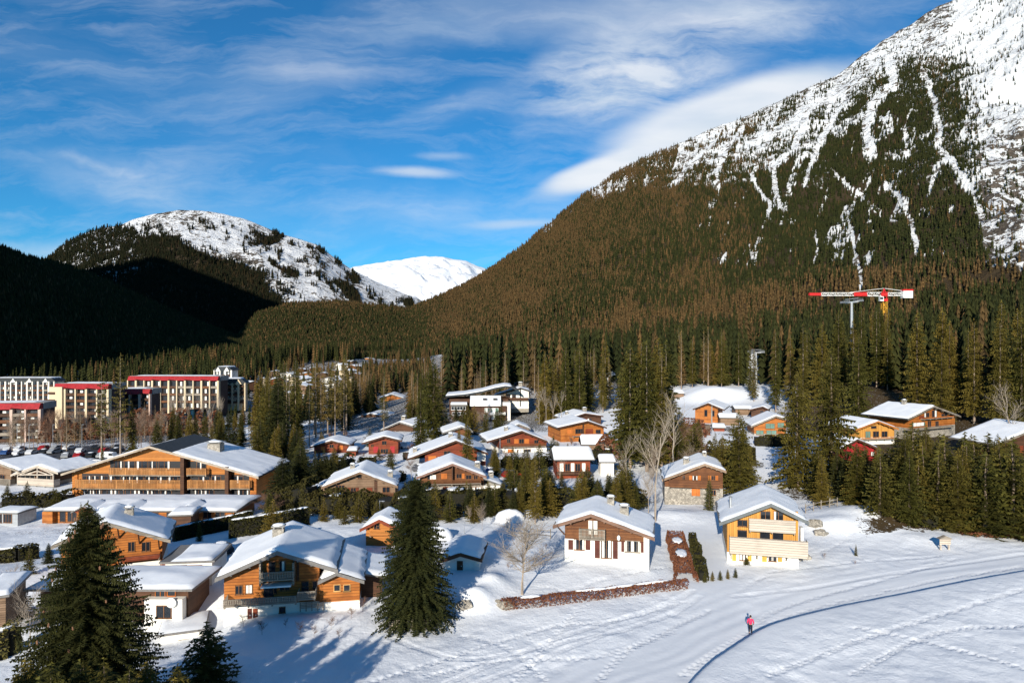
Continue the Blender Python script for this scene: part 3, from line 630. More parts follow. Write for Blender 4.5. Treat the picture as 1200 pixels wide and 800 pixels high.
class House: pass
def house(name, label, Y, base, wall, apex, eL, eR, rz=0, depth=9, over=1.0, timber=BROWN, plaster_y=None, plaster=PLASTER, cat='chalet', group=None,
          th=.38, roof=FASCIA, fascia=FASCIA, side_mat=None, snow=True, chim=(), purlins=4, back_z=None, sink=1.6, back_over=.8):
    """wall=(px left, px right); base=(px, py) of the wall foot; apex/eL/eR: photo pixels of the front roof edge; everything below is built at real size"""
    h = House(); rz = R(rz)
    h.o = P(base[0], base[1], Y); z0 = h.o.z
    ex = (math.cos(rz), math.sin(rz)); nx = (math.sin(rz), -math.cos(rz))
    def fac(px, py, off=0.):
        a = (px-600)/F; p0 = (h.o.x+off*nx[0], h.o.y+off*nx[1]); t = (p0[0]*nx[0]+p0[1]*nx[1])/(a*nx[0]+nx[1])
        x = (t*a-p0[0])*ex[0]+(t-p0[1])*ex[1]; return x, CAMZ+t*(400-py)/F-z0
    h.fac = fac
    wl = fac(wall[0], base[1])[0]; wr = fac(wall[1], base[1])[0]
    A = fac(*apex, over); Lp = fac(*eL, over); Rp = fac(*eR, over)
    t_ = .24
    root = thing(name, label, cat, h.o, rz, group); h.root = root; h.z0 = z0; h.wl, h.wr, h.D = wl, wr, depth
    def zr(x):
        return (Lp[1]+(A[1]-Lp[1])*(x-Lp[0])/(A[0]-Lp[0])) if x < A[0] else (Rp[1]+(A[1]-Rp[1])*(x-Rp[0])/(A[0]-Rp[0]))
    h.zr = zr; h.A, h.L, h.R = A, Lp, Rp
    hp = fac(base[0], plaster_y)[1] if plaster_y else -.2
    side = side_mat or timber
    MBw = MB(); MBw.prism([(wl, hp), (wr, hp), (wr, zr(wr)-t_-.03), (A[0], A[1]-t_-.03), (wl, zr(wl)-t_-.03)], 0, depth); MBw.build('wall', timber, root)
    m = MB(); m.box(wl-.02, wr+.02, -.02, depth+.02, -sink, hp-.002); m.build('base_wall', plaster if plaster_y else STONE, root)
    y0, y1 = -over, depth+back_over
    m = MB(); m.prism([(Lp[0], Lp[1]-t_), (A[0], A[1]-t_), (Rp[0], Rp[1]-t_), (Rp[0], Rp[1]), (A[0], A[1]), (Lp[0], Lp[1])], y0, y1); rf = m.build('roof', roof, root)
    m = MB(); m.prism([(Lp[0]-.03, Lp[1]-t_-.14), (A[0], A[1]-t_-.14), (A[0], A[1]+.04), (Lp[0]-.03, Lp[1]+.04)], y0-.07, y0-.004); m.prism([(A[0]+.002, A[1]-t_-.14), (Rp[0]+.03, Rp[1]-t_-.14), (Rp[0]+.03, Rp[1]+.04), (A[0]+.002, A[1]+.04)], y0-.07, y0-.004)
    m.build('bargeboard', fascia, rf)
    if snow:
        dx = .18
        snow_sheet([(Lp[0]+dx, zr(Lp[0]+dx)), (A[0], A[1]), (Rp[0]-dx, zr(Rp[0]-dx))], 0, y0+.1, y1-.15, th, int(abs(h.o.x*7))+3, rf)
    if purlins:
        for k in range(purlins):
            for sgn in (-1, 1):
                f = (k+.5)/purlins; x = A[0]+((wr-A[0]) if sgn > 0 else (wl-A[0]))*f
                if abs(x-A[0]) < .3: continue
                MB().box(x-.09, x+.09, y0+.12, -.004, zr(x)-t_-.30, zr(x)-t_-.045).build('purlin', fascia, root)
    for (cpx, cy, ch, cw) in chim:        # chimney at a photo x on the front plane, distance cy back from the facade, height above roof
        x = cpx if isinstance(cpx, float) else fac(cpx, 500)[0]
        chimney(rf, x, cy, zr(x)+.1, ch, cw)
    return h
def feats(h, lst, frame=None):
    for f in lst:
        k, x0, y0, x1, y1 = f[:5]; o = f[5] if len(f) > 5 else {}
        if k == 'b':
            dep = o.get('dep', 1.2); a = h.fac(x0, y1, dep); b = h.fac(x1, y0, dep)
            balcony(h.root, a[0], b[0], a[1], b[1], dep, o.get('style', 'plank'), o.get('mat', PALE_PLANK)); continue
        a = h.fac(x0, y1, .03); b = h.fac(x1, y0, .03)
        X0, Z0, X1, Z1 = a[0], a[1], b[0], b[1]
        if k == 'w': window(h.root, X0, X1, Z0, Z1, -.0, o.get('frame', frame), o.get('glass', GLASS), o.get('mull', 1), o.get('cross', 0), o.get('curtain'), 'window')
        elif k == 'd': window(h.root, X0, X1, Z0, Z1, -.0, o.get('frame', frame), o.get('glass', GLASS), o.get('mull', 1), o.get('cross', 0), o.get('curtain'), 'glazed_door')
        elif k == 's': shutter(h.root, X0, X1, Z0, Z1, o.get('mat', SHUT_BR))
        elif k == 'p': MB().box(X0, X1, -o.get('dep', 1.0), .03, Z0, Z1).build(o.get('name', 'pillar'), o.get('mat', DARKBROWN), h.root)
        elif k == 'door':
            d = MB().box(X0, X1, -.06, .03, Z0, Z1).build('door', o.get('mat', SHUT_BR), h.root)
            MB().box(X1-.22, X1-.12, -.11, -.062, (Z0+Z1)/2-.06, (Z0+Z1)/2+.06).build('handle', GREYM, d)
def auto(h, up=3, low=3, shut=SHUT_OR, rail=None, frame=None, zu=None, lit=.35):
    """rows of shuttered windows for the smaller chalets"""
    W = h.wr-h.wl; top = h.A[1]; zb = 2.75
    def row(n, z, hh, ww, inset):
        for k in range(n):
            x = h.wl+inset+(W-2*inset)*(k+.5)/n
            if h.zr(x)-.5 < z+hh: continue
            window(h.root, x-ww/2, x+ww/2, z, z+hh, 0, frame, mull=1, curtain=[(.0, .3), (.7, 1.)] if random.random() < lit else None)
            if shut and (W-2*inset)/n > ww*2.05:
                shutter(h.root, x-ww*1.0, x-ww/2-.03, z, z+hh, shut); shutter(h.root, x+ww/2+.03, x+ww*1.0, z, z+hh, shut)
    row(up, 3.75, 1.15, 1.1, W*.12); row(low, .85, 1.3, 1.2, W*.06)
    if rail is not None: balcony(h.root, h.wl+.2, h.wr-.2, 2.6, 3.65, 1.1, 'lattice', rail)

# --- white plaster and timber chalet in the middle of the snow field
h1 = house('chalet', 'white plaster and brown timber chalet with maroon shutters standing on the open snow field', 85, (662,653.5), (662,755.5), (692.5,602), (648,615.5), (767,630), -12, 8.0, 1.1, BROWN, 630.5, PLASTER,
           th=.42, fascia=mat_wood('barge_brown', (.16,.09,.06), (.27,.16,.11), 'h', .2), chim=((712,6.0,.9,.9),(730,3.6,1.0,1.1)), purlins=2)
feats(h1, [('s',666,632.4,671.6,643.4),('w',672.6,631.8,685,643.6,dict(mull=1,curtain=[(0,.2),(.8,1)])),('s',686.2,632.8,691.8,643.8),
 ('s',697,633,703,653.5),('d',704.2,632.6,717,653.2,dict(mull=1,curtain=[(.1,.32),(.68,.9)])),('s',718.2,634,724,654.2),
 ('s',728,634,731.4,646),('w',732.2,633.6,750.2,646.2,dict(mull=4,frame=GREY_WOOD,curtain=[(0,.12),(.4,.6),(.88,1)])),('s',751,635,754.6,647),
 ('d',689,609.4,700.6,626,dict(mull=1,curtain=[(0.02,.44),(.56,.98)]))])
feats(h1, [('b',678.4,621.4,709,631.6,dict(style='lattice',mat=GREY_WOOD,dep=1.1))])
a = h1.fac(757.5, 640, .9)[0]; MB().box(a-.32, a+.32, -1.0, 7.6, -1.4, h1.zr(a)-.3).build('side_wall', PLASTER, h1.root)
x, z = h1.fac(725, 630, .6); lm = MB().blob((x, -.6, z), .22, .22, .34, 8, 5, 0).build('bell', WHITEP, h1.root, True); MB().tube((x, -.6, z+.3), (x, -.6, h1.zr(x)-.3), .015, .015, 5).build('bell_cord', DARKM, lm)
for (a0, a1) in ((h1.wl, h1.wl-1.0),): MB().beam((a0+.02, -.3, 3.0), (a1, -.3, h1.zr(a1)-.32), .14).build('brace', DARKBROWN, h1.root)

# --- tall yellow timber chalet
h2 = house('chalet', 'tall bright yellow timber chalet with two pale plank balconies beside the snow mound', 86, (855,658.5), (852,935.5), (903.7,590), (843,612.5), (948,611.5), -14, 9.6, 1.3, YELLOWV, 646.5, PLASTER, th=.42,
           fascia=mat_plain('barge_slate_grey', (.12,.13,.13), .7, .2, 3), purlins=0)
feats(h2, [('w',891,599,903,610,dict(mull=1)),('w',906.5,599,918,610,dict(mull=1,curtain=[(0,.25)])),('w',864,609,876,616,dict(mull=1)),
 ('w',864,621,875.5,633.2,dict(mull=0)),('d',890.5,623,902.3,634.6,dict(mull=0,frame=DARKM)),('d',905.5,623,918,635,dict(mull=0,frame=DARKM)),
 ('w',866.5,647.5,874.6,656,dict(mull=1,curtain=[(.1,.4),(.55,.8)])),('w',900.5,649,910,657,dict(mull=1,curtain=[(.4,.6)])),
 ('s',858,647.4,862.8,656.6,dict(mat=SHUT_YE)),('s',876,647.6,880.8,657,dict(mat=SHUT_YE)),('s',893,648.8,898.6,657.8,dict(mat=SHUT_YE)),('s',911.4,648.8,916.6,657.8,dict(mat=SHUT_YE)),
 ('w',856,647,857.3,653,dict(mull=0,frame=GREY_WOOD)),('w',886,647,887.8,654,dict(mull=0,frame=GREY_WOOD)),('w',920.5,648,922.3,656,dict(mull=0,frame=GREY_WOOD)),
 ('b',855,635,947,648.2,dict(dep=1.5)),('b',878,611,932.4,622,dict(dep=1.2)),
 ('p',931.8,599,934.8,648,dict(mat=YELLOWV,dep=.3)),('p',936.8,616,940,636,dict(mat=WHITEP,dep=1.0,name='screen'))])
x = h2.fac(858, 590)[0]; c = MB().tube((x, 3.0, h2.zr(x)), (x, 3.0, h2.zr(x)+1.6), .16, .16, 10).build('chimney', GREYM, h2.root); MB().tube((x, 3, h2.zr(x)+1.62), (x, 3, h2.zr(x)+1.85), .28, .05, 10).build('chimney_cap', GREYM, c)

# --- large orange chalet with annex (left foreground)
h3 = house('chalet', 'large orange timber chalet with long grey lattice balcony on a white base', 70, (270,723.5), (262.5,374), (324.6,645.5), (252,677.5), (396,667.2), 10, 9.4, 1.2, ORANGE, 710.5, PLASTER, th=.5,
           chim=((317,5.2,.9,1.2),), purlins=3)
feats(h3, [('w',275.6,685.2,284.4,696.2,dict(mull=1)),('w',287.6,684.2,296,695.4,dict(mull=1,curtain=[(.1,.95)])),
 ('d',314.6,657,323,670.5,dict(mull=0)),('d',327.2,656.2,335.2,669.5,dict(mull=0,curtain=[(.4,.75)])),('p',305.4,655,307.4,683,dict(dep=.9,mat=GREY_WOOD)),('p',343.8,656,346,682,dict(dep=.9,mat=GREY_WOOD)),
 ('p',347.6,657,350.6,680,dict(dep=.12,mat=DARKBROWN)),('p',308,680.6,343,684.4,dict(dep=1.3,mat=WHITEP,name='awning')),  # narrow dark brown strip paints a shaded gap, not a pillar
 ('d',309,685.2,320.5,698,dict(mull=1,frame=DARKM)),('w',320.5,685.2,324.5,695,dict(mull=0)),('w',327.4,684.4,339.6,691.8,dict(mull=1)),
 ('d',353.2,680.2,362.2,693.6,dict(mull=0,cross=1)),('w',366,680,372.2,691,dict(mull=0)),
 ('door',290,712.4,295.2,728.0,dict(mat=SHUT_BR)),('door',296.4,712.4,302,727.6,dict(mat=REDWOOD)),('w',327,710.2,334.6,718,dict(mull=0))])
feats(h3, [('b',305.8,669.5,344.6,681.4,dict(dep=1.3,style='lattice',mat=GREY_WOOD)),('b',261.5,698.6,347.4,712,dict(dep=1.9,style='lattice',mat=GREY_WOOD)),('b',348.5,692.6,369.6,703.4,dict(dep=1.6,style='lattice',mat=GREY_WOOD))])
# annex of the same house: a lower gable to the right, and a wing behind it
axl, _ = h3.fac(374.5, 700); axr, _ = h3.fac(421.5, 700); ap = h3.fac(394.6,670,1.0); al = h3.fac(372.5,680.5,1.0); ar = h3.fac(427,679.5,1.0)
zb = h3.fac(400,703)[1]
MB().prism([(axl, zb), (axr, zb), (axr, ar[1]-.3), (ap[0], ap[1]-.3), (axl, al[1]-.3)], -.25, 8.6).build('annex_wall', ORANGE, h3.root)
MB().box(axl-.02, axr+.02, -.27, 8.62, -2.2, zb-.003).build('base_wall', PLASTER, h3.root)
m = MB(); m.prism([(al[0], al[1]-.22), (ap[0], ap[1]-.22), (ar[0], ar[1]-.22), (ar[0], ar[1]), (ap[0], ap[1]), (al[0], al[1])], -1.15, 9.4); rf = m.build('annex_roof', FASCIA, h3.root)
m = MB(); m.prism([(al[0], al[1]-.32), (ap[0], ap[1]-.32), (ap[0], ap[1]+.03), (al[0], al[1]+.03)], -1.22, -1.155); m.prism([(ap[0]+.002, ap[1]-.32), (ar[0], ar[1]-.32), (ar[0], ar[1]+.03), (ap[0]+.002, ap[1]+.03)], -1.22, -1.155); m.build('bargeboard', FASCIA, rf)
snow_sheet([(al[0]+.15, al[1]-.0), ap, (ar[0]-.15, ar[1]+.05)], 0, -1.05, 9.2, .42, 5, rf)
for (a_, b_) in ((391,399),(402.4,410.6)): 
    q0 = h3.fac(a_, 692.6, .28); q1 = h3.fac(b_, 684, .28); window(h3.root, q0[0], q1[0], q0[1], q1[1], -.25, mat_wood('pale_window_frame', (.55,.30,.10), (.70,.42,.16), 'h', 1.) if 'pale_window_frame' not in MATS else MATS['pale_window_frame'], mull=0)
m = MB().box(axr+.02, axr+2.3, 2.5, 9.0, -1.5, ar[1]-.7).build('side_wing', DARKBROWN, h3.root); 
rr = MB().prism([(axr-.1, ar[1]-.42), (axr+3.0, ar[1]-1.0), (axr+3.0, ar[1]-.8), (axr-.1, ar[1]-.2)], 2.0, 9.6).build('wing_roof', FASCIA, h3.root)
snow_sheet([(axr, ar[1]-.22), (axr+2.9, ar[1]-.78)], 0, 2.1, 9.5, .35, 9, rr)
a0 = h3.fac(352, 712.5, .4); a1 = h3.fac(379, 704, .4); m = MB()
for k in range(5): xx = a0[0]+(a1[0]-a0[0])*k/4; m.box(xx-.05, xx+.05, -.5, -.4, a0[1]-.3, a1[1])
for k in range(4): zz = a0[1]+(a1[1]-a0[1])*(k+.5)/4; m.box(a0[0], a1[0], -.52, -.5, zz-.04, zz+.04)
m.build('trellis', GREY_WOOD, h3.root)

# --- long hotel with three storeys of balconies
h4 = house('hotel', 'long honey coloured timber hotel with three rows of balconies under one wide gable', 134, (190,586), (84.5,301.5), (174.6,522.5), (71.5,555), (302.8,558.6), -2, 15, 1.8, HONEY, None, cat='hotel', th=.35,
           fascia=mat_wood('barge_pale', (.34,.27,.20), (.48,.40,.31), 'h', .3), chim=((232,7.5,1.5,2.6),), purlins=5, roof=SLATE, snow=False)
snow_sheet([(h4.A[0]+4.5, h4.zr(h4.A[0]+4.5)), (h4.R[0]-.2, h4.zr(h4.R[0]-.2))], 0, -1.7, 15.4, .42, 12, h4.root)
snow_sheet([(h4.L[0]+.3, h4.zr(h4.L[0]+.3)), (h4.A[0]-3.5, h4.zr(h4.A[0]-3.5))], 0, 1.0, 15.4, .3, 13, h4.root)
BALC = mat_wood('balcony_board', (.38,.155,.045), (.60,.29,.10), 'v', .17)
GAPS = ((88,214.5),(219.5,264.5),(269.5,292.5))
for (lv, y0, y1, segs) in ((1, 563, 573, GAPS), (2, 549, 557.2, ((127.5,214.5),(218.5,241.5)))):
    for a_, b_ in segs: feats(h4, [('b', a_, y0, b_, y1, dict(style='lattice', mat=BALC, dep=1.5))])
for y0_, y1_, a_, b_ in ((540.5,550.6,129,241),(556,566,96,292),(573.2,585,97,293)): feats(h4, [('p', a_, y0_, b_, y1_, dict(dep=.015, mat=DARKM, name='painted_recess'))])  # flat dark strips paint the shaded depth behind the balconies
random.seed(3)
for (yt, yb, xa, xb) in ((539.5,550.6,134,242),(556.6,566,97,292),(573.4,584.8,98,292)):
    x = xa
    while x < xb-9:
        wd = random.choice((9, 11.5, 13))
        if not (213 < x+wd and x < 221.5) and not (264 < x+wd and x < 273):
            feats(h4, [('d', x, yt+.4, x+wd, yb, dict(mull=1, curtain=random.choice([[(0,.2)],[(.8,1)],[(0,.18),(.85,1)],[(.35,.5)]])))])
        x += wd+random.choice((1.2, 2.5, 1.6))
for x0, ytop in ((216.5,532),(268,545)): feats(h4, [('p', x0, ytop, x0+4.2, 585.5, dict(dep=1.75, mat=DARKBROWN))])
feats(h4, [('p',88,555,91.6,585.5,dict(dep=.25,mat=ORANGE,name='corner_panel')),('p',294.5,560,301,584,dict(dep=.25,mat=ORANGE,name='corner_panel'))])

# --- middle distance chalets
def simple(label, name='chalet', **k):
    fe = k.pop('fe', None); au = k.pop('au', None); h = house(name, label, **k)
    if fe: feats(h, fe)
    if au: auto(h, **au)
    return h
h5 = simple('weathered grey-brown chalet with small red shutters above the tall dark hedge', Y=119, base=(430,588.5), wall=(378.5,463), apex=(421.7,552.8), eL=(377.5-1,570.5), eR=(466,569.5), rz=6, depth=9.5, timber=WEATHER, plaster_y=583, plaster=STONE,
 th=.42, fascia=WEATHER, chim=((409,5.,.7,.8),(456,3.0,.9,.9)), fe=[('w',393,568,404,577.6,dict(mull=2)),('w',411,571,417,576),('s',407.4,571,410.6,576.2,dict(mat=REDWOOD)),('s',417.4,571,420.4,576.2,dict(mat=REDWOOD)),('s',429.6,571,436.4,576.4,dict(mat=REDWOOD)),
 ('p',438.6,563,442,578,dict(dep=.1,mat=DARKBROWN,name='painted_recess')),('w',448,570,457,577),('w',419,557,423.6,560.4,dict(mull=0)),('b',384,577.6,405,583.6,dict(mat=BROWN,style='lattice')),('b',438,577.6,461,583.6,dict(mat=BROWN,style='lattice'))])  # the dark strip here is flat, with no hollow behind it
a = h5.wl; rr = MB().prism([(a-4.2, 1.0), (a-.05, 3.0), (a-.05, 3.2), (a-4.2, 1.2)], .3, 5).build('side_roof', FASCIA, h5.root); snow_sheet([(a-4.1, 1.2), (a-.1, 3.18)], 0, .4, 4.9, .3, 4, rr); MB().box(a-3.6, a-.06, .6, 4.8, -1.5, 1.1).build('side_wall', DARKBROWN, h5.root)
h6 = simple('red-brown chalet with full width brown balcony and white glazed corner among dark hedges', Y=124, base=(530,580.5), wall=(492,566.5), apex=(530.4,543), eL=(488,559), eR=(570,558), rz=7, depth=9, timber=BROWN, plaster_y=569, plaster=STONE, th=.45,
 fascia=mat_wood('barge_rose', (.22,.12,.09), (.32,.20,.15), 'h', .2), chim=((561,3.5,.9,1.),), fe=[('s',517,554.4,524,561,dict(mat=SHUT_OR)),('w',534.6,554.6,541,560.2),('s',541.4,554.4,544.4,560.6,dict(mat=SHUT_OR)),('w',500.4,555.6,512,562,dict(curtain=[(.3,.9)])),('w',546,556,552.6,561.6,dict(mull=1)),('w',555,556.6,560,561.6),
 ('w',504,570,508.6,576,dict(curtain=[(.1,.9)])),('s',519,570,525,577,dict(mat=REDWOOD)),('s',535,570,541,577,dict(mat=REDWOOD)),('d',546,569.8,564,579,dict(mull=4,curtain=[(0,.3),(.4,.6),(.7,1)])),('b',495,562,563.6,568.4,dict(mat=BROWN,style='lattice',dep=1.2)),('p',529.4,544,530.6,568,dict(mat=DARKBROWN,dep=.9))])
b = h6.wr; rr = MB().prism([(b+.03, 2.9), (b+3.6, 1.5), (b+3.6, 1.7), (b+.03, 3.1)], -.5, 6).build('side_roof', FASCIA, h6.root); snow_sheet([(b+.1, 3.05), (b+3.5, 1.72)], 0, -.4, 5.9, .35, 4, rr); MB().box(b+.03, b+3.1, -.1, 5.8, -1.5, 1.65).build('side_wing', PLASTER, h6.root); chimney(rr, b+1.6, 2.5, 2.6, .8, .9)
h7 = simple('long-roofed dark red chalet directly behind the one with the white glazed corner', Y=149, base=(535,549), wall=(498,569), apex=(534.4,516), eL=(477,537.5), eR=(572,531), rz=7, depth=11, timber=REDWOOD, plaster_y=546, th=.4, fascia=DARKBROWN, chim=((486,3.,.8,.9),(529,5.5,.7,1.0)),
 fe=[('s',502,534,511,545,dict(mat=SHUT_OR)),('p',513,535,517,543,dict(mat=WHITEP,dep=.1,name='panel')),('w',542,522.6,549,530),('s',551,523,553.6,530),('w',520,528,528,533),('p',559,529,569,540,dict(mat=PLASTER,dep=.08,name='panel'))])
h8 = simple('small bright red chalet with orange-red doors facing the open snowy yard', Y=168, base=(450,531.5), wall=(432,466.5), apex=(450,511), eL=(424,519), eR=(471,516), rz=6, depth=8, timber=REDWOOD, th=.42, fascia=DARKBROWN,
 fe=[('w',447.6,516.4,453,521),('s',437.6,523,443.4,530,dict(mat=REDM)),('s',457.4,522.6,462.6,530,dict(mat=REDM)),('d',446,525.6,455,531,dict(mull=2)),('w',434.6,520.6,438,523),])
h9 = simple('small orange-red chalet half hidden by the big dark evergreen clump', Y=170, base=(388,531), wall=(368,409), apex=(388.4,516), eL=(363,523.4), eR=(411,521.4), rz=4, depth=8, timber=REDWOOD, th=.4, fascia=DARKBROWN, fe=[('s',376,523,381,528,dict(mat=SHUT_OR)),('s',397,522,402,527,dict(mat=SHUT_OR)),('w',386,520.4,391,524.6)])
h10 = simple('dark red chalet with pale lower floor and orange shutters uphill of the snowy drive', Y=165, base=(607,530.5), wall=(585,640.5), apex=(611.4,504.5), eL=(570.6,517.4), eR=(642,516.8), rz=12, depth=11, timber=REDWOOD, plaster_y=524.8, th=.4, fascia=DARKBROWN, chim=((597,4.,.8,.9),),
 fe=[('s',602.6,514,607.6,519.6,dict(mat=SHUT_OR)),('s',614.6,514,620,519.6,dict(mat=SHUT_OR)),('w',608.2,514,614,519.4),('w',594,513.6,598,519),('w',626,515,631,519.6),('b',590,519.6,640,524.6,dict(mat=BROWN,style='lattice')),('s',595,526,602,530.4,dict(mat=SHUT_OR)),('d',606,525.8,622,530.6,dict(mull=3,curtain=[(.1,.5)]))])
h11 = simple('orange timber chalet with cross framed front behind the tall spruce clump', Y=190, base=(683,516), wall=(657,707.5), apex=(688.7,493), eL=(653,501), eR=(711,500.6), rz=14, depth=12, timber=ORANGE, th=.42, fascia=DARKBROWN, fe=[('s',665,503,671,508,dict(mat=SHUT_OR)),('d',674,502,684,508,dict(mull=2)),('s',686,502,695,510,dict(mat=REDWOOD)),('w',698,503,704,508),('p',682.6,496,684,514,dict(mat=DARKBROWN,dep=.3)),('b',672,508,700,511.6,dict(mat=SHUT_OR,style='lattice'))])
h12 = simple('dark maroon chalet peeping over the cross framed orange one', Y=215, base=(686,504), wall=(668,704.5), apex=(686,484), eL=(662,491.4), eR=(707,487.2), rz=14, depth=10, timber=DARKBROWN, th=.42, fascia=DARKBROWN, chim=((690,4.,1.1,1.2),(670,5.,.8,.9)), fe=[('w',688,490,693.6,494.6,dict(curtain=[(.1,.4)])),('s',684.6,490,687.6,494.6,dict(mat=REDWOOD))])
h14 = simple('dark brown chalet with stone ground floor and orange-brown shutters in front of the bare trees', Y=118, base=(812,592.5), wall=(779,847), apex=(826,543), eL=(776,561.5), eR=(851,551.6), rz=-10, depth=9, timber=BROWN, plaster_y=571, plaster=STONE, th=.4, fascia=mat_wood('barge_tan', (.26,.17,.11), (.36,.26,.18), 'h', .2), side_mat=DARKBROWN, chim=((806,3.5,.9,1.),(830,6.5,.6,.7)),
 fe=[('w',811.4,557,817.6,562.4,dict(curtain=[(0,.25),(.75,1)])),('s',807.6,557,811,562.6,dict(mat=SHUT_OR)),('s',818,557,821.4,562.6,dict(mat=SHUT_OR)),('w',833.6,557,838,562.4),('s',829.8,557,833,562.6,dict(mat=SHUT_OR)),('s',838.4,557,841.6,562.6,dict(mat=SHUT_OR)),('w',799.4,556.6,803,562),
 ('s',810.6,572.6,820.4,580.6,dict(mat=SHUT_OR)),('w',833,574,839,580),('b',784,564,844,570.6,dict(mat=BROWN,style='plank',dep=1.0))])
h15 = simple('orange chalet with a plain gable high on the slope beneath the snowy clearing', Y=205, base=(832,497), wall=(814.6,841), apex=(829.8,472), eL=(812,479), eR=(849,480), rz=-24, depth=12, timber=ORANGE, th=.35, fascia=DARKBROWN, fe=[('d',825.4,480,829,487.6,dict(mull=0)),('d',834.4,481,837.4,487.6,dict(mull=0)),('w',842,479.6,846,483),('p',833.4,475,834.4,497,dict(mat=GREY_WOOD,dep=.3))])
h16 = simple('little brown chalet to the right of the plain orange gable', Y=212, base=(889,492), wall=(880.4,899), apex=(894,476), eL=(877,480), eR=(901,479.6), rz=-26, depth=9, timber=DARKBROWN, th=.35, fascia=DARKBROWN, fe=[('w',890.6,480.6,895,484)])
h17 = simple('orange chalet with pale green glazing beside the tall sunlit spruces', Y=180, base=(900,507), wall=(883.6,921), apex=(909.6,487), eL=(880,499.4), eR=(924,491), rz=-8, depth=9, timber=ORANGE, th=.4, fascia=GREY_WOOD, fe=[('w',897,496,908,502,dict(glass=GREENG)),('w',911,495,919,501,dict(glass=GREENG)),('w',886,504,895,509,dict(glass=GREENG)),('w',898,504,910,509,dict(glass=GREENG))])
h19 = simple('glowing orange timber chalet on stone base standing highest at the edge of the dark wood', Y=174, base=(1085,515.5), wall=(1066,1119), apex=(1095,475.4), eL=(1064,490.8), eR=(1126,487.4), rz=26, depth=11, over=1.3, timber=ORANGE, plaster_y=500, plaster=STONE, th=.32, roof=SLATE, fascia=GREY_WOOD, chim=((1086,6.,.9,1.),),
 fe=[('w',1083,483,1089,489,dict(curtain=[(0,.3)])),('w',1092,480,1098,489,dict(curtain=[(.6,.9)])),('w',1103,484,1110,488),('s',1077,487,1083,491,dict(mat=REDWOOD)),('w',1069,494,1084,500,dict(glass=GREENG,mull=2,curtain=[(.1,.9)])),('d',1087,493,1091,500),('d',1096,493,1100,500),('b',1084,487.4,1118,491.6,dict(mat=SHUT_OR,style='lattice')),('b',1068,500,1118,503.8,dict(mat=GREY_WOOD,style='lattice',dep=1.6))])
h20 = simple('pale yellow timber chalet left of the glowing orange one', Y=165, base=(1028,520), wall=(1006,1048), apex=(1029,493), eL=(1003,503), eR=(1053,502), rz=12, depth=10, timber=YELLOWV, plaster_y=512, th=.4, fascia=HONEY, fe=[('w',1020.6,498.8,1027,501.8,dict(mull=0)),('d',1014,505,1020,513,dict(glass=GREENG)),('d',1023,505,1030,512),('d',1033,505,1040,512),('b',1010,512,1048,515.6,dict(mat=HONEY,style='lattice'))])
h21 = simple('small red chalet with steep snowy gable sunk among the spruces', Y=148, base=(1010,540), wall=(991,1027), apex=(1005,514.4), eL=(984,526), eR=(1031,525.4), rz=6, depth=8, timber=REDM, th=.32, fascia=DARKBROWN, fe=[('d',1010,528,1016,538),('s',1006,522,1017,528,dict(mat=REDM)),('w',1020,529,1025,534,dict(curtain=[(.2,.9)]))])
h22 = simple('dark timber chalet cut off by the right edge above the spruce grove', Y=145, base=(1205,546), wall=(1173,1245), apex=(1222,498), eL=(1166.6,521), eR=(1262,520), rz=12, depth=10, timber=DARKBROWN, th=.35, fascia=GREY_WOOD, fe=[('w',1186,523,1193,532,dict(curtain=[(.3,.6)])),('s',1195,522,1199,532,dict(mat=REDWOOD)),('b',1175,534,1240,541,dict(mat=GREY_WOOD,style='lattice'))])
h23 = simple('tiny honey coloured garden chalet with thick snow cap behind the tall lone spruce', Y=92, base=(444,634), wall=(429,461), apex=(444,608.6), eL=(421.6,620), eR=(468,619), rz=-4, depth=5, over=.7, timber=HONEY, plaster_y=626, plaster=HONEY, th=.55, fascia=REDWOOD, fe=[('w',438,613,445,619.4,dict(cross=1)),('b',433,624,458,628,dict(mat=HONEY,style='plank',dep=.7))])
h24 = simple('squat white hut with a domed blue-shaded snow roof beside the snow heap', name='hut', cat='hut', Y=82, base=(540,668), wall=(519,562), apex=(539.6,648), eL=(514,656.6), eR=(565,655), rz=-4, depth=5.5, over=.6, timber=PLASTER, th=.75, roof=DARKBROWN, fascia=DARKBROWN, purlins=0, fe=[('door',535.4,657,542.4,668.5,dict(mat=DARKBROWN))])
h25 = simple('orange log house whose snow roof lies in blue shade behind the giant foreground spruce', Y=84, base=(150,664), wall=(72,190), apex=(122,611), eL=(60,640), eR=(199.5,632.6), rz=22, depth=7.5, over=1.4, timber=ORANGE, plaster_y=660, th=.45, fascia=GREY_WOOD, chim=((146,4.,.8,1.),), fe=[('b',140,649,187,659,dict(mat=REDWOOD,style='plank',dep=1.4)),('w',150,634,158,646),('w',166,634,176,646)])
for xx in (h25.wr-.3, h25.wr-2.5, h25.wr-4.7): MB().beam((xx, 0, h25.zr(xx)-1.9), (xx, -1.2, h25.zr(xx)-.4), .14).build('brace', DARKBROWN, h25.root)
h28 = simple('open fronted pale timber pavilion with triangular truss left of the hotel', name='pavilion', cat='pavilion', Y=148, base=(42,568), wall=(20,63.5), apex=(44,545), eL=(12.6,556), eR=(68,553.6), rz=-14, depth=9, over=1.4, timber=DARKBROWN, plaster_y=563, plaster=GREY_WOOD, th=.4, fascia=PALE_PLANK, fe=[('w',24,556,41,562,dict(mull=2,frame=PALE_PLANK)),('w',45,556,60,562,dict(mull=2,frame=PALE_PLANK)),('b',20,562,63,567.6,dict(mat=PALE_PLANK,style='plank',dep=1.5))])
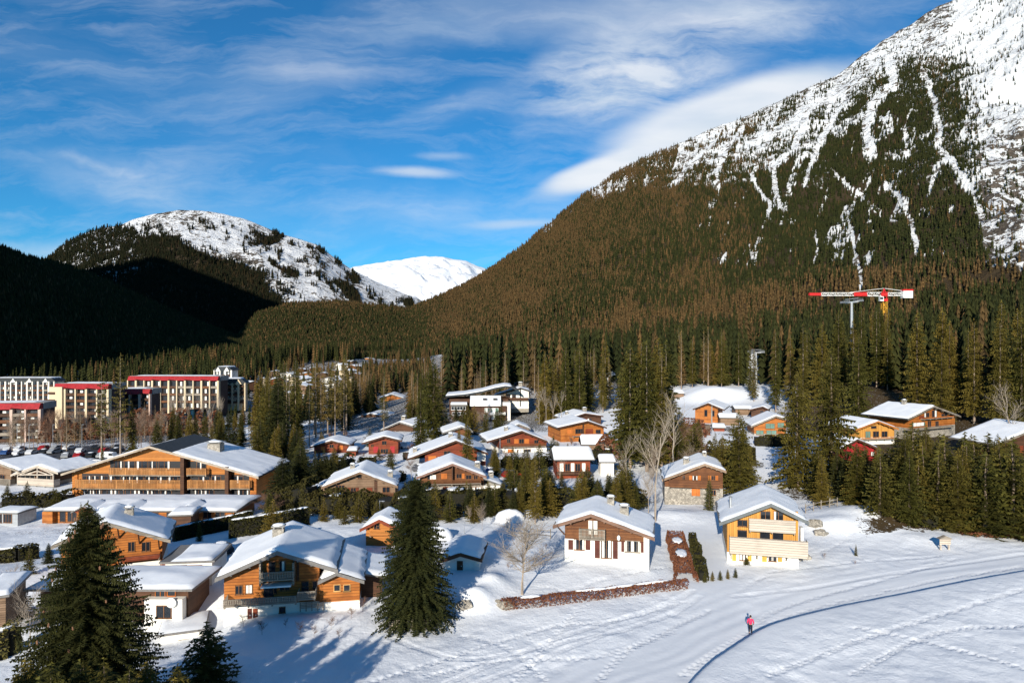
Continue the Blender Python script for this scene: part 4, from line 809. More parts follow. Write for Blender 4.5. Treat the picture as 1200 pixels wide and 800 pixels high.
for (x0, y0, x1, y1) in ((21,556,44,546.6),(44,546.6,63,555),(44,547,44,567),(28,555,38,555),(44,551,30,555),(44,551,56,555),(20.6,555.5,63,555.5),(21,555,21,567),(62.6,555,62.6,567)):
    a_ = h28.fac(x0, y0, 1.2); b_ = h28.fac(x1, y1, 1.2); MB().beam((a_[0], -1.2, a_[1]-.1), (b_[0], -1.2, b_[1]-.1), .22).build('truss_beam', PALE_PLANK, h28.root)
h29 = simple('brown cottage with blue-white roof cut off by the left edge', Y=150, base=(0,570), wall=(-22,13), apex=(-6,540.6), eL=(-30,551), eR=(22,551.6), rz=-20, depth=9, timber=WEATHER, th=.4, fascia=GREY_WOOD, fe=[('w',0,556,6,562),('b',-18,562,12,568,dict(mat=GREY_WOOD,style='lattice'))])

# --- long low roofs with their eaves towards the viewer
def longroof(name, label, cat, Y, base, x0, x1, ye, yr, dep, rz=0, timber=DARKBROWN, over=1.0, th=.35, hip=0., gables=(), snow_off=(0, 0), group=None, flat=False, sink=1.6):
    """ye: photo y of the front eave, yr: of the ridge; dep: depth of the building"""
    h = House(); rz = R(rz); h.o = P(base[0], base[1], Y); z0 = h.o.z
    root = thing(name, label, cat, h.o, rz, group); h.root = root; nx = (math.sin(rz), -math.cos(rz)); ex = (math.cos(rz), math.sin(rz))
    def fac(px, py, off=0.):
        a = (px-600)/F; p0 = (h.o.x+off*nx[0], h.o.y+off*nx[1]); t = (p0[0]*nx[0]+p0[1]*nx[1])/(a*nx[0]+nx[1])
        return (t*a-p0[0])*ex[0]+(t-p0[1])*ex[1], CAMZ+t*(400-py)/F-z0
    h.fac = fac
    L0 = fac(x0, ye, over); R0 = fac(x1, ye, over); zr_ = fac((x0+x1)/2, yr, -dep/2)[1] if not flat else L0[1]+.12
    ze = L0[1]; xl, xr = L0[0], R0[0]; h.wl, h.wr = xl+over*.8, xr-over*.8
    MB().box(h.wl, h.wr, 0, dep, -sink, ze-.24).build('wall', timber, root)
    ov = over; t = .2; ym = dep/2
    hp = hip*(dep/2+ov)
    def rz_(x, y):
        f = 1-abs(y-ym)/(ym+ov); 
        if hip: f = min(f, (x-xl)/max(hp, .1), (xr-x)/max(hp, .1))
        return ze+(zr_-ze)*max(0, min(1, f))
    m = MB(); vs = [(xl, -ov), (xr, -ov), (xr, dep+ov), (xl, dep+ov)]
    top = [(x, y, rz_(x, y) if hip else ze) for x, y in vs]+[(xl+hp, ym, zr_), (xr-hp, ym, zr_)]
    bot = [(x, y, z-t) for x, y, z in top]
    fs = [(0,1,5,4),(1,2,5),(2,3,4,5),(3,0,4)]
    m.add(top+bot, fs+[tuple(reversed([i+6 for i in f])) for f in fs]+[(i, i+6, (i+1) % 4+6, (i+1) % 4) for i in range(4)])
    rf = m.build('roof', FASCIA, root)
    # snow
    n1 = max(14, int((xr-xl)/.45)); n2 = max(10, int((dep+2*ov)/.45)); gx = np.linspace(xl+.05+snow_off[0], xr-.05-snow_off[1], n1); gy = np.linspace(-ov+.05, dep+ov-.05, n2); X, Y2 = np.meshgrid(gx, gy)
    f = 1-np.abs(Y2-ym)/(ym+ov)
    if hip: f = np.minimum(f, np.minimum((X-xl)/max(hp, .1), (xr-X)/max(hp, .1)))
    f = np.clip(f, 0, .97); e = np.minimum(np.minimum(X-gx[0], gx[-1]-X), np.minimum(Y2-gy[0], gy[-1]-Y2)); pr = np.sqrt(np.clip(1-(1-np.clip(e/.35, 0, 1))**2, 0, 1))
    Zt = ze+(zr_-ze)*f+.02+pr*(th*.75+(fbm(X*.6+x0, Y2*.6, 4, 7)-.5)*.22)
    i = np.arange(n2-1)[:, None]*n1+np.arange(n1-1)[None]
    me = mesh_from_np('snow_cover', np.stack([X, Y2, Zt], -1).reshape(-1, 3), np.stack([i, i+1, i+n1+1, i+n1], -1).reshape(-1, 4), 4); link('snow_cover', me, ROOFSNOW, rf, True)
    h.ze = ze; h.zr_ = zr_; h.dep = dep
    def zr2(x): return ze+1.5
    h.zr = zr2; return h
h13 = longroof('bungalow', 'low brown house with one thick slab of snow between the chalets and the tall spruces', 'house', 140, (675,562), 649, 697, 538.5, 524.5, 7, 3, REDWOOD, th=.6)
feats(h13, [('p',656,542.4,660.4,552,dict(mat=PLASTER,dep=.1,name='panel')),('w',662,543,668,552),('p',669,542.4,673,552,dict(mat=PLASTER,dep=.1,name='panel')),('w',674,543,680,552),('p',682,542.4,686,552,dict(mat=PLASTER,dep=.1,name='panel')),('p',652,552,692,555,dict(mat=DARKBROWN,dep=1.2,name='deck'))])
h13b = longroof('shed', 'small white walled shed under a patch of snow right of the thick slab roof', 'shed', 142, (713,556), 702, 722, 541, 533, 4, 0, PLASTER, th=.45, over=.5)
h13c = longroof('shed', 'snow covered low shed in front of the cross framed orange chalet', 'shed', 172, (697,529), 681, 712, 520.5, 510, 6, 0, WEATHER, th=.55, over=.6)
h26 = longroof('house', 'low white house with satellite dish and wide hipped snow roof half behind the giant spruce', 'house', 72, (140,731), 27, 225, 690.5, 673, 5.0, 0, DARKBROWN, over=1.2, hip=.9, th=.28, sink=2.5)
feats(h26, [('w',182,690.5,194,699.5,dict(frame=SHUT_OR,mull=1)),('w',196,690.5,206,698,dict(frame=SHUT_OR,mull=0)),('w',60,694,72,706)])
a_ = h26.fac(169, 702, .9); b_ = h26.fac(213.5, 731.5, .9); wg = MB().box(a_[0], b_[0], -.9, 3.5, b_[1]-1.5, a_[1]).build('lower_wall', PLASTER, h26.root); q0 = h26.fac(183, 724, .95); q1 = h26.fac(201, 709, .95); window(h26.root, q0[0], q1[0], q0[1], q1[1], -.9, mull=1)
a_ = h26.fac(200.5, 706, 1.2); d = MB(); vs = [(a_[0], -1.05, a_[1])]; 
for rr_, dy in ((.34, -.06), (.52, -.18)):
    for k in range(16): vs.append((a_[0]+rr_*math.cos(k*math.pi/8), -1.05+dy, a_[1]+rr_*math.sin(k*math.pi/8)))
vs2 = [(x_, y_+.03, z_) for x_, y_, z_ in vs]
fs = [(0, 1+k, 1+(k+1) % 16) for k in range(16)]+[(1+k, 17+k, 17+(k+1) % 16, 1+(k+1) % 16) for k in range(16)]
d.add(vs+vs2, fs+[tuple(i+33 for i in reversed(f)) for f in fs]+[(17+k, 50+k, 50+(k+1) % 16, 17+(k+1) % 16) for k in range(16)]); dish = d.build('satellite_dish', WHITEP, h26.root, True); MB().tube((a_[0], -1.02, a_[1]), (a_[0], -.88, a_[1]-.35), .03, .03, 6).tube((a_[0], -1.1, a_[1]-.1), (a_[0], -1.5, a_[1]), .015, .015, 5).build('dish_arm', GREYM, dish)
cp = longroof('canopy', 'flat grey canopy with a snow strip by the white house with dish', 'canopy', 69, (215,757), 184, 241, 744, 735, 4.5, 20, PLASTER, over=.35, th=.14, flat=True)
feats(cp, [('w',209,747.5,224,756,dict(mull=2,frame=GREY_WOOD))])
gr = longroof('garage', 'white walled garage with vertical brown timber doors and a slab of snow', 'garage', 79, (222,678), 186, 251.5, 658.5, 649, 5.5, 6, PLASTER, over=.6, th=.35, snow_off=(1.2, .3))
feats(gr, [('p',201.4,661.4,219,676.5,dict(mat=FENCEW,dep=.1,name='door')),('p',220,661.4,236.6,676,dict(mat=FENCEW,dep=.1,name='door'))])
for px_ in (196, 238): a_ = gr.fac(px_, 662, 0); MB().beam((a_[0], -.02, a_[1]-1.0), (a_[0], -.6, a_[1]+.1), .12).build('brace', DARKBROWN, gr.root)
an = longroof('restaurant_wing', 'low orange timber wing with white roof and small gables before the hotel', 'building', 117, (166,612.5), 50, 277, 597.5, 586.5, 9, -1, ORANGE, over=1.2, th=.4)
for px_ in (98, 148, 219):
    a_ = an.fac(px_, 592.6, 1.6); zt = a_[1]; b_ = an.fac(px_-15, 600, 1.6); c_ = an.fac(px_+15, 600, 1.6)
    g = MB().prism([(b_[0]+.5, b_[1]-.1), (c_[0]-.5, c_[1]-.1), (a_[0], zt-.25)], -1.4, -1.25).build('gable', REDWOOD, an.root)
    MB().prism([(b_[0], b_[1]-.15), (a_[0], zt-.15), (c_[0], c_[1]-.15), (c_[0], c_[1]+.03), (a_[0], zt+.05), (b_[0], b_[1]+.03)], -1.7, 3.5).build('gable_roof', FASCIA, g); snow_sheet([(b_[0]+.2, b_[1]+.12), (a_[0], zt+.05), (c_[0]-.2, c_[1]+.12)], 0, -1.4, 3.2, .25, px_, g)
feats(an, [('p',54,598,66,611,dict(mat=ORANGE,dep=1.0,name='panel')),('d',70,599,77,611,dict(mull=0)),('d',79,599,90,611,dict(mull=1)),('d',103,600,112,611),('d',120,600,133,611),('d',155,600,167,611),('d',172,600,186,611),('d',195,600,205,611),('d',238,599,248,611),('d',252,599,264,611)])
an2 = longroof('porch', 'small snow capped porch between the low orange wing and the giant spruce', 'porch', 111, (213,616), 196, 226, 603.6, 597, 4, 8, DARKBROWN, over=.6, th=.4)
gh = longroof('greenhouse', 'small grey glazed lean-to building at the left edge of the open snow', 'shed', 116, (5,618), -14, 20.5, 600, 596, 4, -6, GREYM, over=.3, th=.25, flat=True)
feats(gh, [('w',-8,602,2,612,dict(mull=2)),('w',4,602,14,612,dict(mull=2))])
lo = longroof('carport', 'snow topped hedge-side carport cut off by the left edge', 'carport', 66, (0,718), -30, 11, 701, 686, 6, 20, WEATHER, over=.6, th=.4)
s18 = longroof('shed', 'brown shed with broad snow roof right of the plain orange gable', 'shed', 200, (856,498), 843, 868, 489, 484.6, 5, -8, WEATHER, over=.5, th=.4)
s18b = longroof('shed', 'little red shed with white roof below the plain orange gable', 'shed', 188, (843,507), 835, 851, 500.6, 496.6, 4, -10, REDWOOD, over=.5, th=.4)
s18c = longroof('shed', 'pale timber shed tucked against the snowy clearing', 'shed', 222, (872,484), 861, 884, 478.6, 475, 5, -4, WEATHER, over=.5, th=.3)
s9b = longroof('shed', 'small red shed with white roof touching the half hidden orange-red chalet', 'shed', 165, (412,534), 406, 418.5, 527.6, 524, 4, 4, REDWOOD, over=.5, th=.4)
s40 = longroof('log_cabin', 'squat log cabin under the snowy trees left of the lift pylon', 'cabin', 262, (791,468), 783, 803, 460.6, 457, 5, 0, WEATHER, over=.5, th=.4)
s41 = simple('lone orange house seen between the larches far behind the red chalets', Y=330, base=(459,476), wall=(446,472), apex=(459,461.6), eL=(443,466.6), eR=(474,466.4), rz=4, depth=11, timber=ORANGE, th=.4, au=dict(up=2, low=3, rail=HONEY))
s42 = simple('brown house with white upper windows behind the tall bare-trunked pines', Y=262, base=(437,497), wall=(424,450), apex=(434,484), eL=(416,490), eR=(453,488.6), rz=-8, depth=12, timber=WEATHER, th=.4, au=dict(up=2, low=4, rail=BROWN))
s43 = simple('long dark chalet with snowy roof and white chimney right of the bare-trunked pines', Y=215, base=(466,513), wall=(448,484), apex=(468,494), eL=(438,507), eR=(487,500), rz=-20, depth=10, timber=DARKBROWN, th=.4, chim=((466,4.,1.3,1.4),), au=dict(up=2, low=3, rail=None))
s44 = simple('small pinkish chalet with snowy gable poking out of the trees behind the long-roofed red one', Y=180, base=(540,520), wall=(527,551), apex=(541,499.6), eL=(518,507), eR=(554,505), rz=10, depth=9, timber=BROWN, th=.4, au=dict(up=2, low=2, rail=None))
s45 = simple('small grey gabled house behind the dark red chalet with the pale lower floor', Y=205, base=(611,512), wall=(600,620), apex=(608,496.4), eL=(597,501.6), eR=(622,502), rz=4, depth=8, timber=WEATHER, th=.35, au=dict(up=1, low=2, rail=None))
s46 = simple('white gabled house with dark roof rim standing in the wood behind the modern building', Y=262, base=(609,478), wall=(594,619.5), apex=(610,454), eL=(578,464.5), eR=(621,457.4), rz=0, depth=9, timber=PLASTER, th=.3, fascia=DARKM, chim=((610,3.,1.4,1.5),), fe=[('w',593,461.6,598,466),('w',600,461.6,604.6,466),('p',609.2,455,610.4,476,dict(mat=DARKM,dep=.2)),('b',592,466,619,469,dict(mat=DARKBROWN,style='plank'))])

# --- modern building with the curved roof
def modern():
    Y = 250; o = P(570, 490, Y); t = thing('modern_building', 'long modern building with a sweeping curved snow roof and terraces stepping down', 'building', o, R(2))
    def q(px, py): return (px-570)*Y/F, (490-py)*Y/F
    x0, _ = q(523, 490); x1, _ = q(596, 490)
    cur = [q(522, 464), q(545, 462), q(565, 458.6), q(580, 454.6), q(592, 452.4), q(600, 453.2), q(606, 456)]
    m = MB(); top = cur; bot = [(x, z-.6) for x, z in reversed(cur)]
    m.prism([(x, z) for x, z in reversed([*top])][::-1][:0] or [*[(x, z-.6) for x, z in cur], *reversed(cur)], 2, 16); r = m.build('roof', SLATE, t)
    snow_sheet(cur[:6], 0, 2.2, 15.8, .5, 12, r)
    MB().box(x0+1, x1, 3, 15, -2, q(0, 468)[1]).build('wall', DARKBROWN, t)
    a, za = q(551, 474.6); b, _ = q(587, 474); zt = q(0, 464)[1]
    m = MB(); m.prism([(0, 0)]*0 or [(a, za), (b, za), (b, za+.4), (a, za+.4)], -4, 2.5)
    tr = m.build('terrace_roof', PLASTER, t)
    sl = MB(); sl.add([(a, -4.2, za+.45), (b, -4.2, za+.45), (b, 2.8, zt), (a, 2.8, zt), (a, -4.2, za+.1), (b, -4.2, za+.1), (b, 2.8, zt-.4), (a, 2.8, zt-.4)], [(0,1,2,3),(7,6,5,4),(0,4,5,1),(1,5,6,2),(2,6,7,3),(3,7,4,0)]); s = sl.build('front_roof', ROOFSNOW, t)
    for (u, v) in ((566,469.5),(578,467)):
        xx, _ = q(u, v); MB().box(xx, xx+1.4, -1.2, -.6, za+2.0, za+2.6).build('skylight', DARKM, s)
    a2, z2 = q(528, 474); b2, _ = q(548, 474); sl = MB(); sl.box(a2, b2, -2, 2.8, z2-.2, z2+.25).build('side_roof', FASCIA, t); MB().box(a2+.2, b2-.2, -1.8, 2.6, z2+.26, z2+.9).build('snow_cover', ROOFSNOW, t)
    MB().box(a2+.5, b2-.5, -1, 2.9, -2, z2-.22).build('side_wall', DARKBROWN, t)
    MB().box(a+.5, b+2, -3, 2.9, -2, za-.02).build('lower_wall', DARKBROWN, t)
    for (u0, u1, v0, v1, mt) in ((529,546,475.6,479.8,GLASS),(530,546,482,486,GLASS)):
        A_ = q(u0, v1); B_ = q(u1, v0); window(t, A_[0], B_[0], A_[1], B_[1], -1.0, WHITEP, mt, 4)
    for (u0, u1, v0, v1) in ((568,574,477,482),(575,584,477,482),(567,574,484.6,490),(576,582,485,490)):
        A_ = q(u0, v1); B_ = q(u1, v0); window(t, A_[0], B_[0], A_[1], B_[1], -3.0, WHITEP, GREENG, 1, curtain=[(.2,.6)])
    A_ = q(572, 484.6); B_ = q(592, 481.6); balcony(t, A_[0], B_[0], A_[1], B_[1], 1.4, 'plank', WHITEP, -3.0)
    A_ = q(589, 490); B_ = q(598, 471); MB().box(A_[0], B_[0], -2, 4, -2, B_[1]).build('stair_tower', PLASTER, t)
modern()

# --- apartment blocks with red mansards and white fins
def apartments(label, Y, x0, x1, base, ytop, floors, rz=0, red=True, fins=None, wallm=PINKISH, dep=9, pitchroof=False, body=None, name='apartment_block'):
    o = P((x0+x1)/2, base, Y); t = thing(name, label, 'apartment block', o, R(rz)); k = Y/F; W = (x1-x0)*k/math.cos(R(rz)); H = (base-ytop)*k
    b = body or mat_plain('dark_loggia_wall', (.05,.035,.035), .8, .3, 1) if 'dark_loggia_wall' not in MATS else (body or MATS['dark_loggia_wall'])
    fh = H/floors
    MB().box(-W/2, W/2, 0, dep, -4, H).build('wall', b, t)
    nf = fins or max(4, int(W/3.9)); 
    for i in range(nf+1):
        x = -W/2+W*i/nf; ww = .9 if i % 2 else .55
        MB().box(x-ww/2, x+ww/2, -1.5, .3, -4, H+.2).build('fin_wall', wallm, t)
    for f in range(floors):
        for i in range(nf):
            xa = -W/2+W*i/nf+.5; xb = -W/2+W*(i+1)/nf-.5; z = f*fh
            MB().box(xa+.02, xb-.02, -1.3, -.0, z-.1, z+.9).build('balcony', random.choice((DARKBROWN, DARKBROWN, GREY_WOOD, DARKBROWN, BROWN)), t)
            if xb-xa > 1.6: window(t, xa+.3, xb-.3, z+.95, z+fh-.35, -.0, DARKM, GLASS, 1, curtain=random.choice((None, [(.1,.5)], [(.6,.9)])))
    if red:
        mz = H+.22
        for i in range(nf):
            xa = -W/2+W*i/nf; xb = -W/2+W*(i+1)/nf
            d = .5 if i % 2 else 0
            v = [(xa,-1.8,mz+d),(xb,-1.8,mz+d*.2),(xb,-.6,mz+2.0),(xa,-.6,mz+2.0),(xa,1,mz),(xb,1,mz),(xb,1,mz+2.0),(xa,1,mz+2.0)]
            MB().add(v, [(0,1,2,3),(3,2,6,7),(0,4,5,1),(0,3,7,4),(1,5,6,2),(4,7,6,5)]).build('red_mansard', REDM, t)
        MB().box(-W/2-.3, W/2+.3, 1.002, dep+.5, H+.003, H+2.3).build('roof', CONC, t)
        m = snow_sheet([(-W/2+2.2, H+2.32), (W/2-3.2, H+2.32)], 0, 2.6, dep, .25, 3, t)
    else:
        rf = MB().prism([(-W/2-1, H), (W/2+1, H), (W/2-2, H+2.4), (-W/2+2, H+2.4)], -1.2, dep+1).build('roof', SLATE, t)
        for i in range(max(2, int(W/9))):
            x = -W/2+W*(i+.5)/max(2, int(W/9)); MB().prism([(x-1.6, H-.4), (x+1.6, H-.4), (x, H+2.2)], -1.9, -1.22).build('dormer', wallm, t)
        snow_sheet([(-W/2+1.5, H+1.7), (-W/2+2.2, H+2.42), (W/2-2.2, H+2.42), (W/2-1.5, H+1.7)], 0, -.8, dep+.6, .35, 3, t)
    return t, k, W, H
apartments('dark apartment block with white fins and red roof edge cut off by the left edge', 236, -30, 45, 517, 480, 5, 8)
t_, k_, W_, H_ = apartments('cream ended apartment block with red roof edge, left one of the tall pair', 272, 64, 131, 499, 456, 6, -6, wallm=CREAM)
MB().box(-W_/2-1.4, -W_/2+4.2, -2.3, 6, -4, H_+1).build('end_tower', CREAM, t_)
for f in range(5): z = f*H_/5; MB().box(-W_/2-1.7, -W_/2+1.2, -2.6, -.2, z+1.0, z+1.9).build('tower_balcony', DARKBROWN, t_)
apartments('narrow lower apartment block with red roof edge standing in front of the long one', 288, 131, 176, 497, 462, 5, 4)
apartments('long apartment block with many white fins and red roof line behind the bare birches', 335, 150, 258, 488, 446, 5, -3, wallm=CREAM)
apartments('grand white hotel block with small pointed dormers far behind the car park', 430, -10, 64, 474, 447, 5, 2, red=False, wallm=PLASTER, body=PLASTER, fins=12)
t_, k_, W_, H_ = apartments('pale yellow gabled apartment house at the right end of the long red-roofed block', 350, 259, 286, 472, 449, 5, 14, red=False, wallm=CREAM, body=CREAM, fins=4)
apartments('boxy white building with dark openings above the pale yellow apartment house', 420, 252, 272, 447, 434, 2, 0, red=False, wallm=PLASTER, body=PLASTER, fins=3)

# --- distant village
random.seed(21)
def far_houses():
    m_l = [WEATHER, PLASTER, CREAM, BROWN, HONEY, REDWOOD, DARKBROWN]
    protos = []
    for i in range(7):
        W = random.uniform(9, 14); D = random.uniform(9, 12); H = random.uniform(4.5, 7); rh = W*.24
        t = thing('village_house', 'x', 'house'); MB().prism([(-W/2,-4),(W/2,-4),(W/2,H),(0,H+rh),(-W/2,H)], 0, D).build('wall', m_l[i], t)
        rf = MB().prism([(-W/2-1,H-.3),(0,H+rh),(W/2+1,H-.3),(W/2+1,H-.05),(0,H+rh+.25),(-W/2-1,H-.05)], -1, D+1).build('roof', FASCIA, t)
        snow_sheet([(-W/2-.9,H-.05),(0,H+rh+.25),(W/2+.9,H-.05)], 0, -.9, D+.9, .6, i, rf)
        for f in range(2):
            for k in range(3): window(t, -W/2+W*(k+.5)/3-.7, -W/2+W*(k+.5)/3+.7, 1+f*2.8, 2.4+f*2.8, 0)
        protos.append(t)
    spots = []
    for (px, py, Y) in [(322,437,520),(335,441,480),(345,447,430),(352,434,600),(360,440,520),(372,432,640),(378,441,500),(388,436,560),(396,430,640),(404,437,540),(412,431,620),(338,430,690),(326,446,450),(365,451,420),(350,456,380),(384,449,430),(310,447,470),(298,444,520),
        (430,423,760),(442,421,800),(454,424,780),(415,425,700),(470,428,680),(338,421,800),(330,424,760),(354,425,760),(345,419,880),(297,452,430),(308,458,400),(334,463,350),(402,446,440),(415,441,480)]:
        spots.append((px, py, Y))
    for i, (px, py, Y) in enumerate(spots):
        j = i % 7; t = protos[j] if i < 7 else copy_tree(protos[j])
        t.location = P(px, py, Y); g = g1(t.location.x, Y); t.location.z = P(px, py, Y).z-1; t.rotation_euler.z = R(random.uniform(-50, 50)); s = random.uniform(.62, .9); t.scale = (s, s, s*.55)
        kind = ['weathered brown', 'white walled', 'cream walled', 'brown timber', 'honey timber', 'dark red', 'very dark timber'][j]
        t['label'] = 'far-off %s house with snowy roof in the village at the valley head' % kind; t['group'] = '%s houses of the far village' % kind
far_houses()
lg = longroof('gallery', 'long white avalanche gallery with pillars on the slope above the far village', 'gallery', 800, (460,423), 425, 493, 419.5, 417, 10, 4, CONC, over=1, th=.6)
for k in range(14): a_ = lg.fac(428+k*4.7, 423, 1.2); MB().box(a_[0]-.6, a_[0]+.6, -1.6, -.4, -3, lg.ze-.3).build('pillar', PLASTER, lg.root)
# ================================================================ TREES
def conifer_mesh(name, H, Rr, levels, nb, steps, seed, droop=.30, ragged=.2, bare=0.04, sprayw=.42, prof=.8, gap=.0, hang=1, up=.12):
    """crown: drooping boughs, each a fan of needle sprays"""
    rs = np.random.default_rng(seed); tris = []
    nbr = int(levels*nb*.62)
    for i in range(nbr):
        f = min(.992, max(0, (i+rs.uniform(-.5, .5))/nbr)); f = 1-(1-f)**.80
        h = H*(bare+(1-bare)*f); low = 1 if f > .07 else .72+4*f
        Ln = Rr*max(.045, (1-f)**prof)*low*(1-ragged*abs(rs.normal(0, .75)))*rs.uniform(.9, 1.12)
        if rs.random() < gap or Ln < .1: continue
        a = i*2.39996+rs.uniform(-.5, .5)
        d = np.array((math.cos(a), math.sin(a), 0)); s = np.array((-math.sin(a), math.cos(a), 0))
        dr = droop*(1.15-.75*f)*rs.uniform(.55, 1.4); bend = rs.uniform(-.15, .15)
        def pt(t): return d*Ln*t+s*bend*Ln*t*t+np.array((0, 0, h+Ln*(up*(1+f)*t-dr*t*t+.10*t**4)))
        st = max(3, int(steps*min(1.15, .3+.75*Ln/Rr*1.1)))
        for k in range(st):
            ta = .10+.9*(k+rs.uniform(-.3, .3))/st; pa = pt(ta); pb = pt(min(ta+1.0/st, 1.03))
            w = sprayw*(.55+.75*(1-ta))*min(1.0, Ln/1.6+.3)
            tris.append((pa-s*w*.13, pa+s*w*.13, pt(min(1.05, ta+1.6/st))))
            for sg in (-1, 1):
                ww = w*rs.uniform(.6, 1.35); e = pa+s*sg*ww*.92+d*ww*rs.uniform(.35, .8)+np.array((0, 0, -rs.uniform(.0, .55)*ww))
                tw = (pb-pa)*rs.uniform(.42, .75)+np.array((0, 0, rs.uniform(-.12, .12)*ww))
                tris.append((pa, pa+tw, e))
                if rs.random() < .6: m_ = (pa+e)/2; tris.append((m_-tw*.25, m_+tw*.3, m_+d*ww*.35+s*sg*ww*.2+np.array((0, 0, -ww*rs.uniform(.35, .8)))))
            if hang and rs.random() < .75/hang:
                tris.append((pa, pb, (pa+pb)/2+s*rs.uniform(-.3, .3)*w+np.array((0, 0, -w*rs.uniform(.5, 1.1)))))
    for k in range(9):
        a = rs.uniform(0, 6.28); r = .05+.02*k; zz = H+.45-.14*k; dd = np.array((math.cos(a), math.sin(a), 0)); tris.append((np.array((0, 0, zz)), dd*(r+.18)+np.array((0, 0, zz-.22)), np.array((-dd[1]*.05, dd[0]*.05, zz-.25))))
    T = np.array(tris, float).reshape(-1, 3)
    return mesh_from_np(name, T, np.arange(len(T)).reshape(-1, 3), 3)
def trunk_mesh(name, H, r, seed=0, n=7):
    m = MB(); rs = random.Random(seed); prev = Vector((0, 0, -1.2)); k = 8
    for i in range(k):
        z = -1.2+(H*.985+1.2)*(i+1)/k; q = Vector((rs.uniform(-.04, .04), rs.uniform(-.04, .04), z)); m.tube(prev, q, r*(1-i/k)+.015, r*(1-(i+1)/k)+.012, n); prev = q
    me = bpy.data.meshes.new(name); me.from_pydata(m.v, [], m.f); me.update(); return me
def proto_tree(name, crown, trunk, cm, tm):
    t = bpy.data.objects.new(name, None); crown.materials.append(cm); trunk.materials.append(tm); return (name, crown, trunk)
TR = {}
def addp(key, name, H, Rr, cm, tm, tr=.25, **k):
    c = conifer_mesh(name+'_crown', H, Rr, cm_l := k.pop('levels', 30), k.pop('nb', 9), k.pop('steps', 7), k.pop('seed', 1), **k)
    c.materials.append(cm); tk = trunk_mesh(name+'_trunk', H, tr, len(TR)); tk.materials.append(tm); TR[key] = (name, c, tk, H)
for i in range(4): addp('sp%d' % i, 'spruce_tree', 20, 3.3+.35*i, SPRUCE, BARK, levels=40, nb=10, steps=8, seed=100+i, droop=.42, ragged=.32, bare=.03, sprayw=.72, gap=.04, prof=.66)
for i in range(3): addp('tall%d' % i, 'spruce_tree', 28, 3.2+.3*i, SPRUCE, PALEBARK, levels=48, nb=9, steps=7, seed=200+i, droop=.5, ragged=.42, bare=.10, sprayw=.80, gap=.12, prof=.55)
for i in range(2): addp('dk%d' % i, 'spruce_tree', 20, 3.7+.4*i, SPRUCE_DK, BARK, levels=42, nb=11, steps=8, seed=300+i, droop=.4, ragged=.22, bare=.02, sprayw=.7, gap=.02)
for i in range(3): addp('pn%d' % i, 'pine_tree', 24, 3.0+.3*i, PINE, PALEBARK, levels=30, nb=7, steps=6, seed=400+i, droop=.25, ragged=.5, bare=.30, sprayw=.6, gap=.30, prof=.45)
for i in range(3): addp('la%d' % i, 'larch_tree', 22, 2.9+.2*i, LARCH, PALEBARK, levels=34, nb=8, steps=9, seed=500+i, droop=.12, ragged=.3, bare=.10, sprayw=.30, gap=.10, hang=2)
for i in range(3): addp('sm%d' % i, 'spruce_tree', 8, 1.9+.25*i, SPRUCE, BARK, tr=.13, levels=26, nb=9, steps=6, seed=600+i, droop=.22, ragged=.22, bare=.02, sprayw=.36, gap=.02, prof=.65)
def plant(key, loc, H, wid=1.0, label=None, group=None, cat='tree', rot=None):
    name, c, tk, H0 = TR[key]; s = H/H0
    if cat == 'shrub' and name == 'spruce_tree': name = 'conifer_shrub'
    t = thing(name, label, cat, loc, random.uniform(0, 6.28) if rot is None else rot, group); t.scale = (s*wid, s*wid, s)
    link('trunk', tk, None, t); link('crown', c, None, t); return t

def bare_mesh(name, H, seed, spread=.5, depth=5, r0=.14, whips=3, sides=4, straight=.85, first=.18):
    rs = random.Random(seed); m = MB()
    def grow(p, d, Ln, r, lev):
        seg = 3 if lev > 1 else 5
        for i in range(seg):
            q = p+d*(Ln/seg); m.tube(p, q, r*(1-.5*i/seg), r*(1-.5*(i+1)/seg), sides if lev < 3 else 3)
            if lev < depth and (lev > 0 or i >= 1):
                for _ in range(whips if lev < depth-1 else 2):
                    if rs.random() < .85:
                        ax = Vector((rs.gauss(0, 1), rs.gauss(0, 1), rs.gauss(0, .35))).normalized(); dd = (d*straight+ax*spread*rs.uniform(.6, 1.3)).normalized(); dd.z = abs(dd.z)*.8+.18; dd.normalize()
                        grow(q, dd, Ln*rs.uniform(.34, .56), r*.42, lev+1)
            d = (d+Vector((rs.gauss(0, .07), rs.gauss(0, .07), .05))).normalized(); p = q
    k = MB(); k.tube((0, 0, -.8), (0, 0, H*first), r0*1.15, r0, 7); me2 = bpy.data.meshes.new(name+'_trunk'); me2.from_pydata(k.v, [], k.f); me2.update()
    grow(Vector((0, 0, H*first*.98)), Vector((0, 0, 1)), H*(1-first), r0, 0)
    me = bpy.data.meshes.new(name+'_crown'); me.from_pydata(m.v, [], m.f); me.update(); return me, me2
def addb(key, name, H, cm, tm, seed, **k):
    c, tk = bare_mesh(name, H, seed, **k); H = max(v.co.z for v in c.vertices); c.materials.append(cm); tk.materials.append(tm); TR[key] = (name, c, tk, H)
addb('vase', 'bare_tree', 9, GREYBARK, GREYBARK, 47, depth=3, whips=5, spread=.95, r0=.13, first=.07)
for i in range(3): addb('br%d' % i, 'bare_tree', 9, GREYBARK if i < 2 else PALEBARK, GREYBARK, 40+i, depth=3, whips=4, spread=.7, r0=.11, first=.13)
for i in range(2): addb('bi%d' % i, 'birch_tree', 15, GREYBARK, GREYBARK, 60+i, depth=3, whips=2, spread=.42, r0=.13, first=.3)
for i in range(2): addb('th%d' % i, 'bare_tree', 9, TWIG, TWIG, 50+i, depth=3, whips=4, spread=.6, r0=.10)
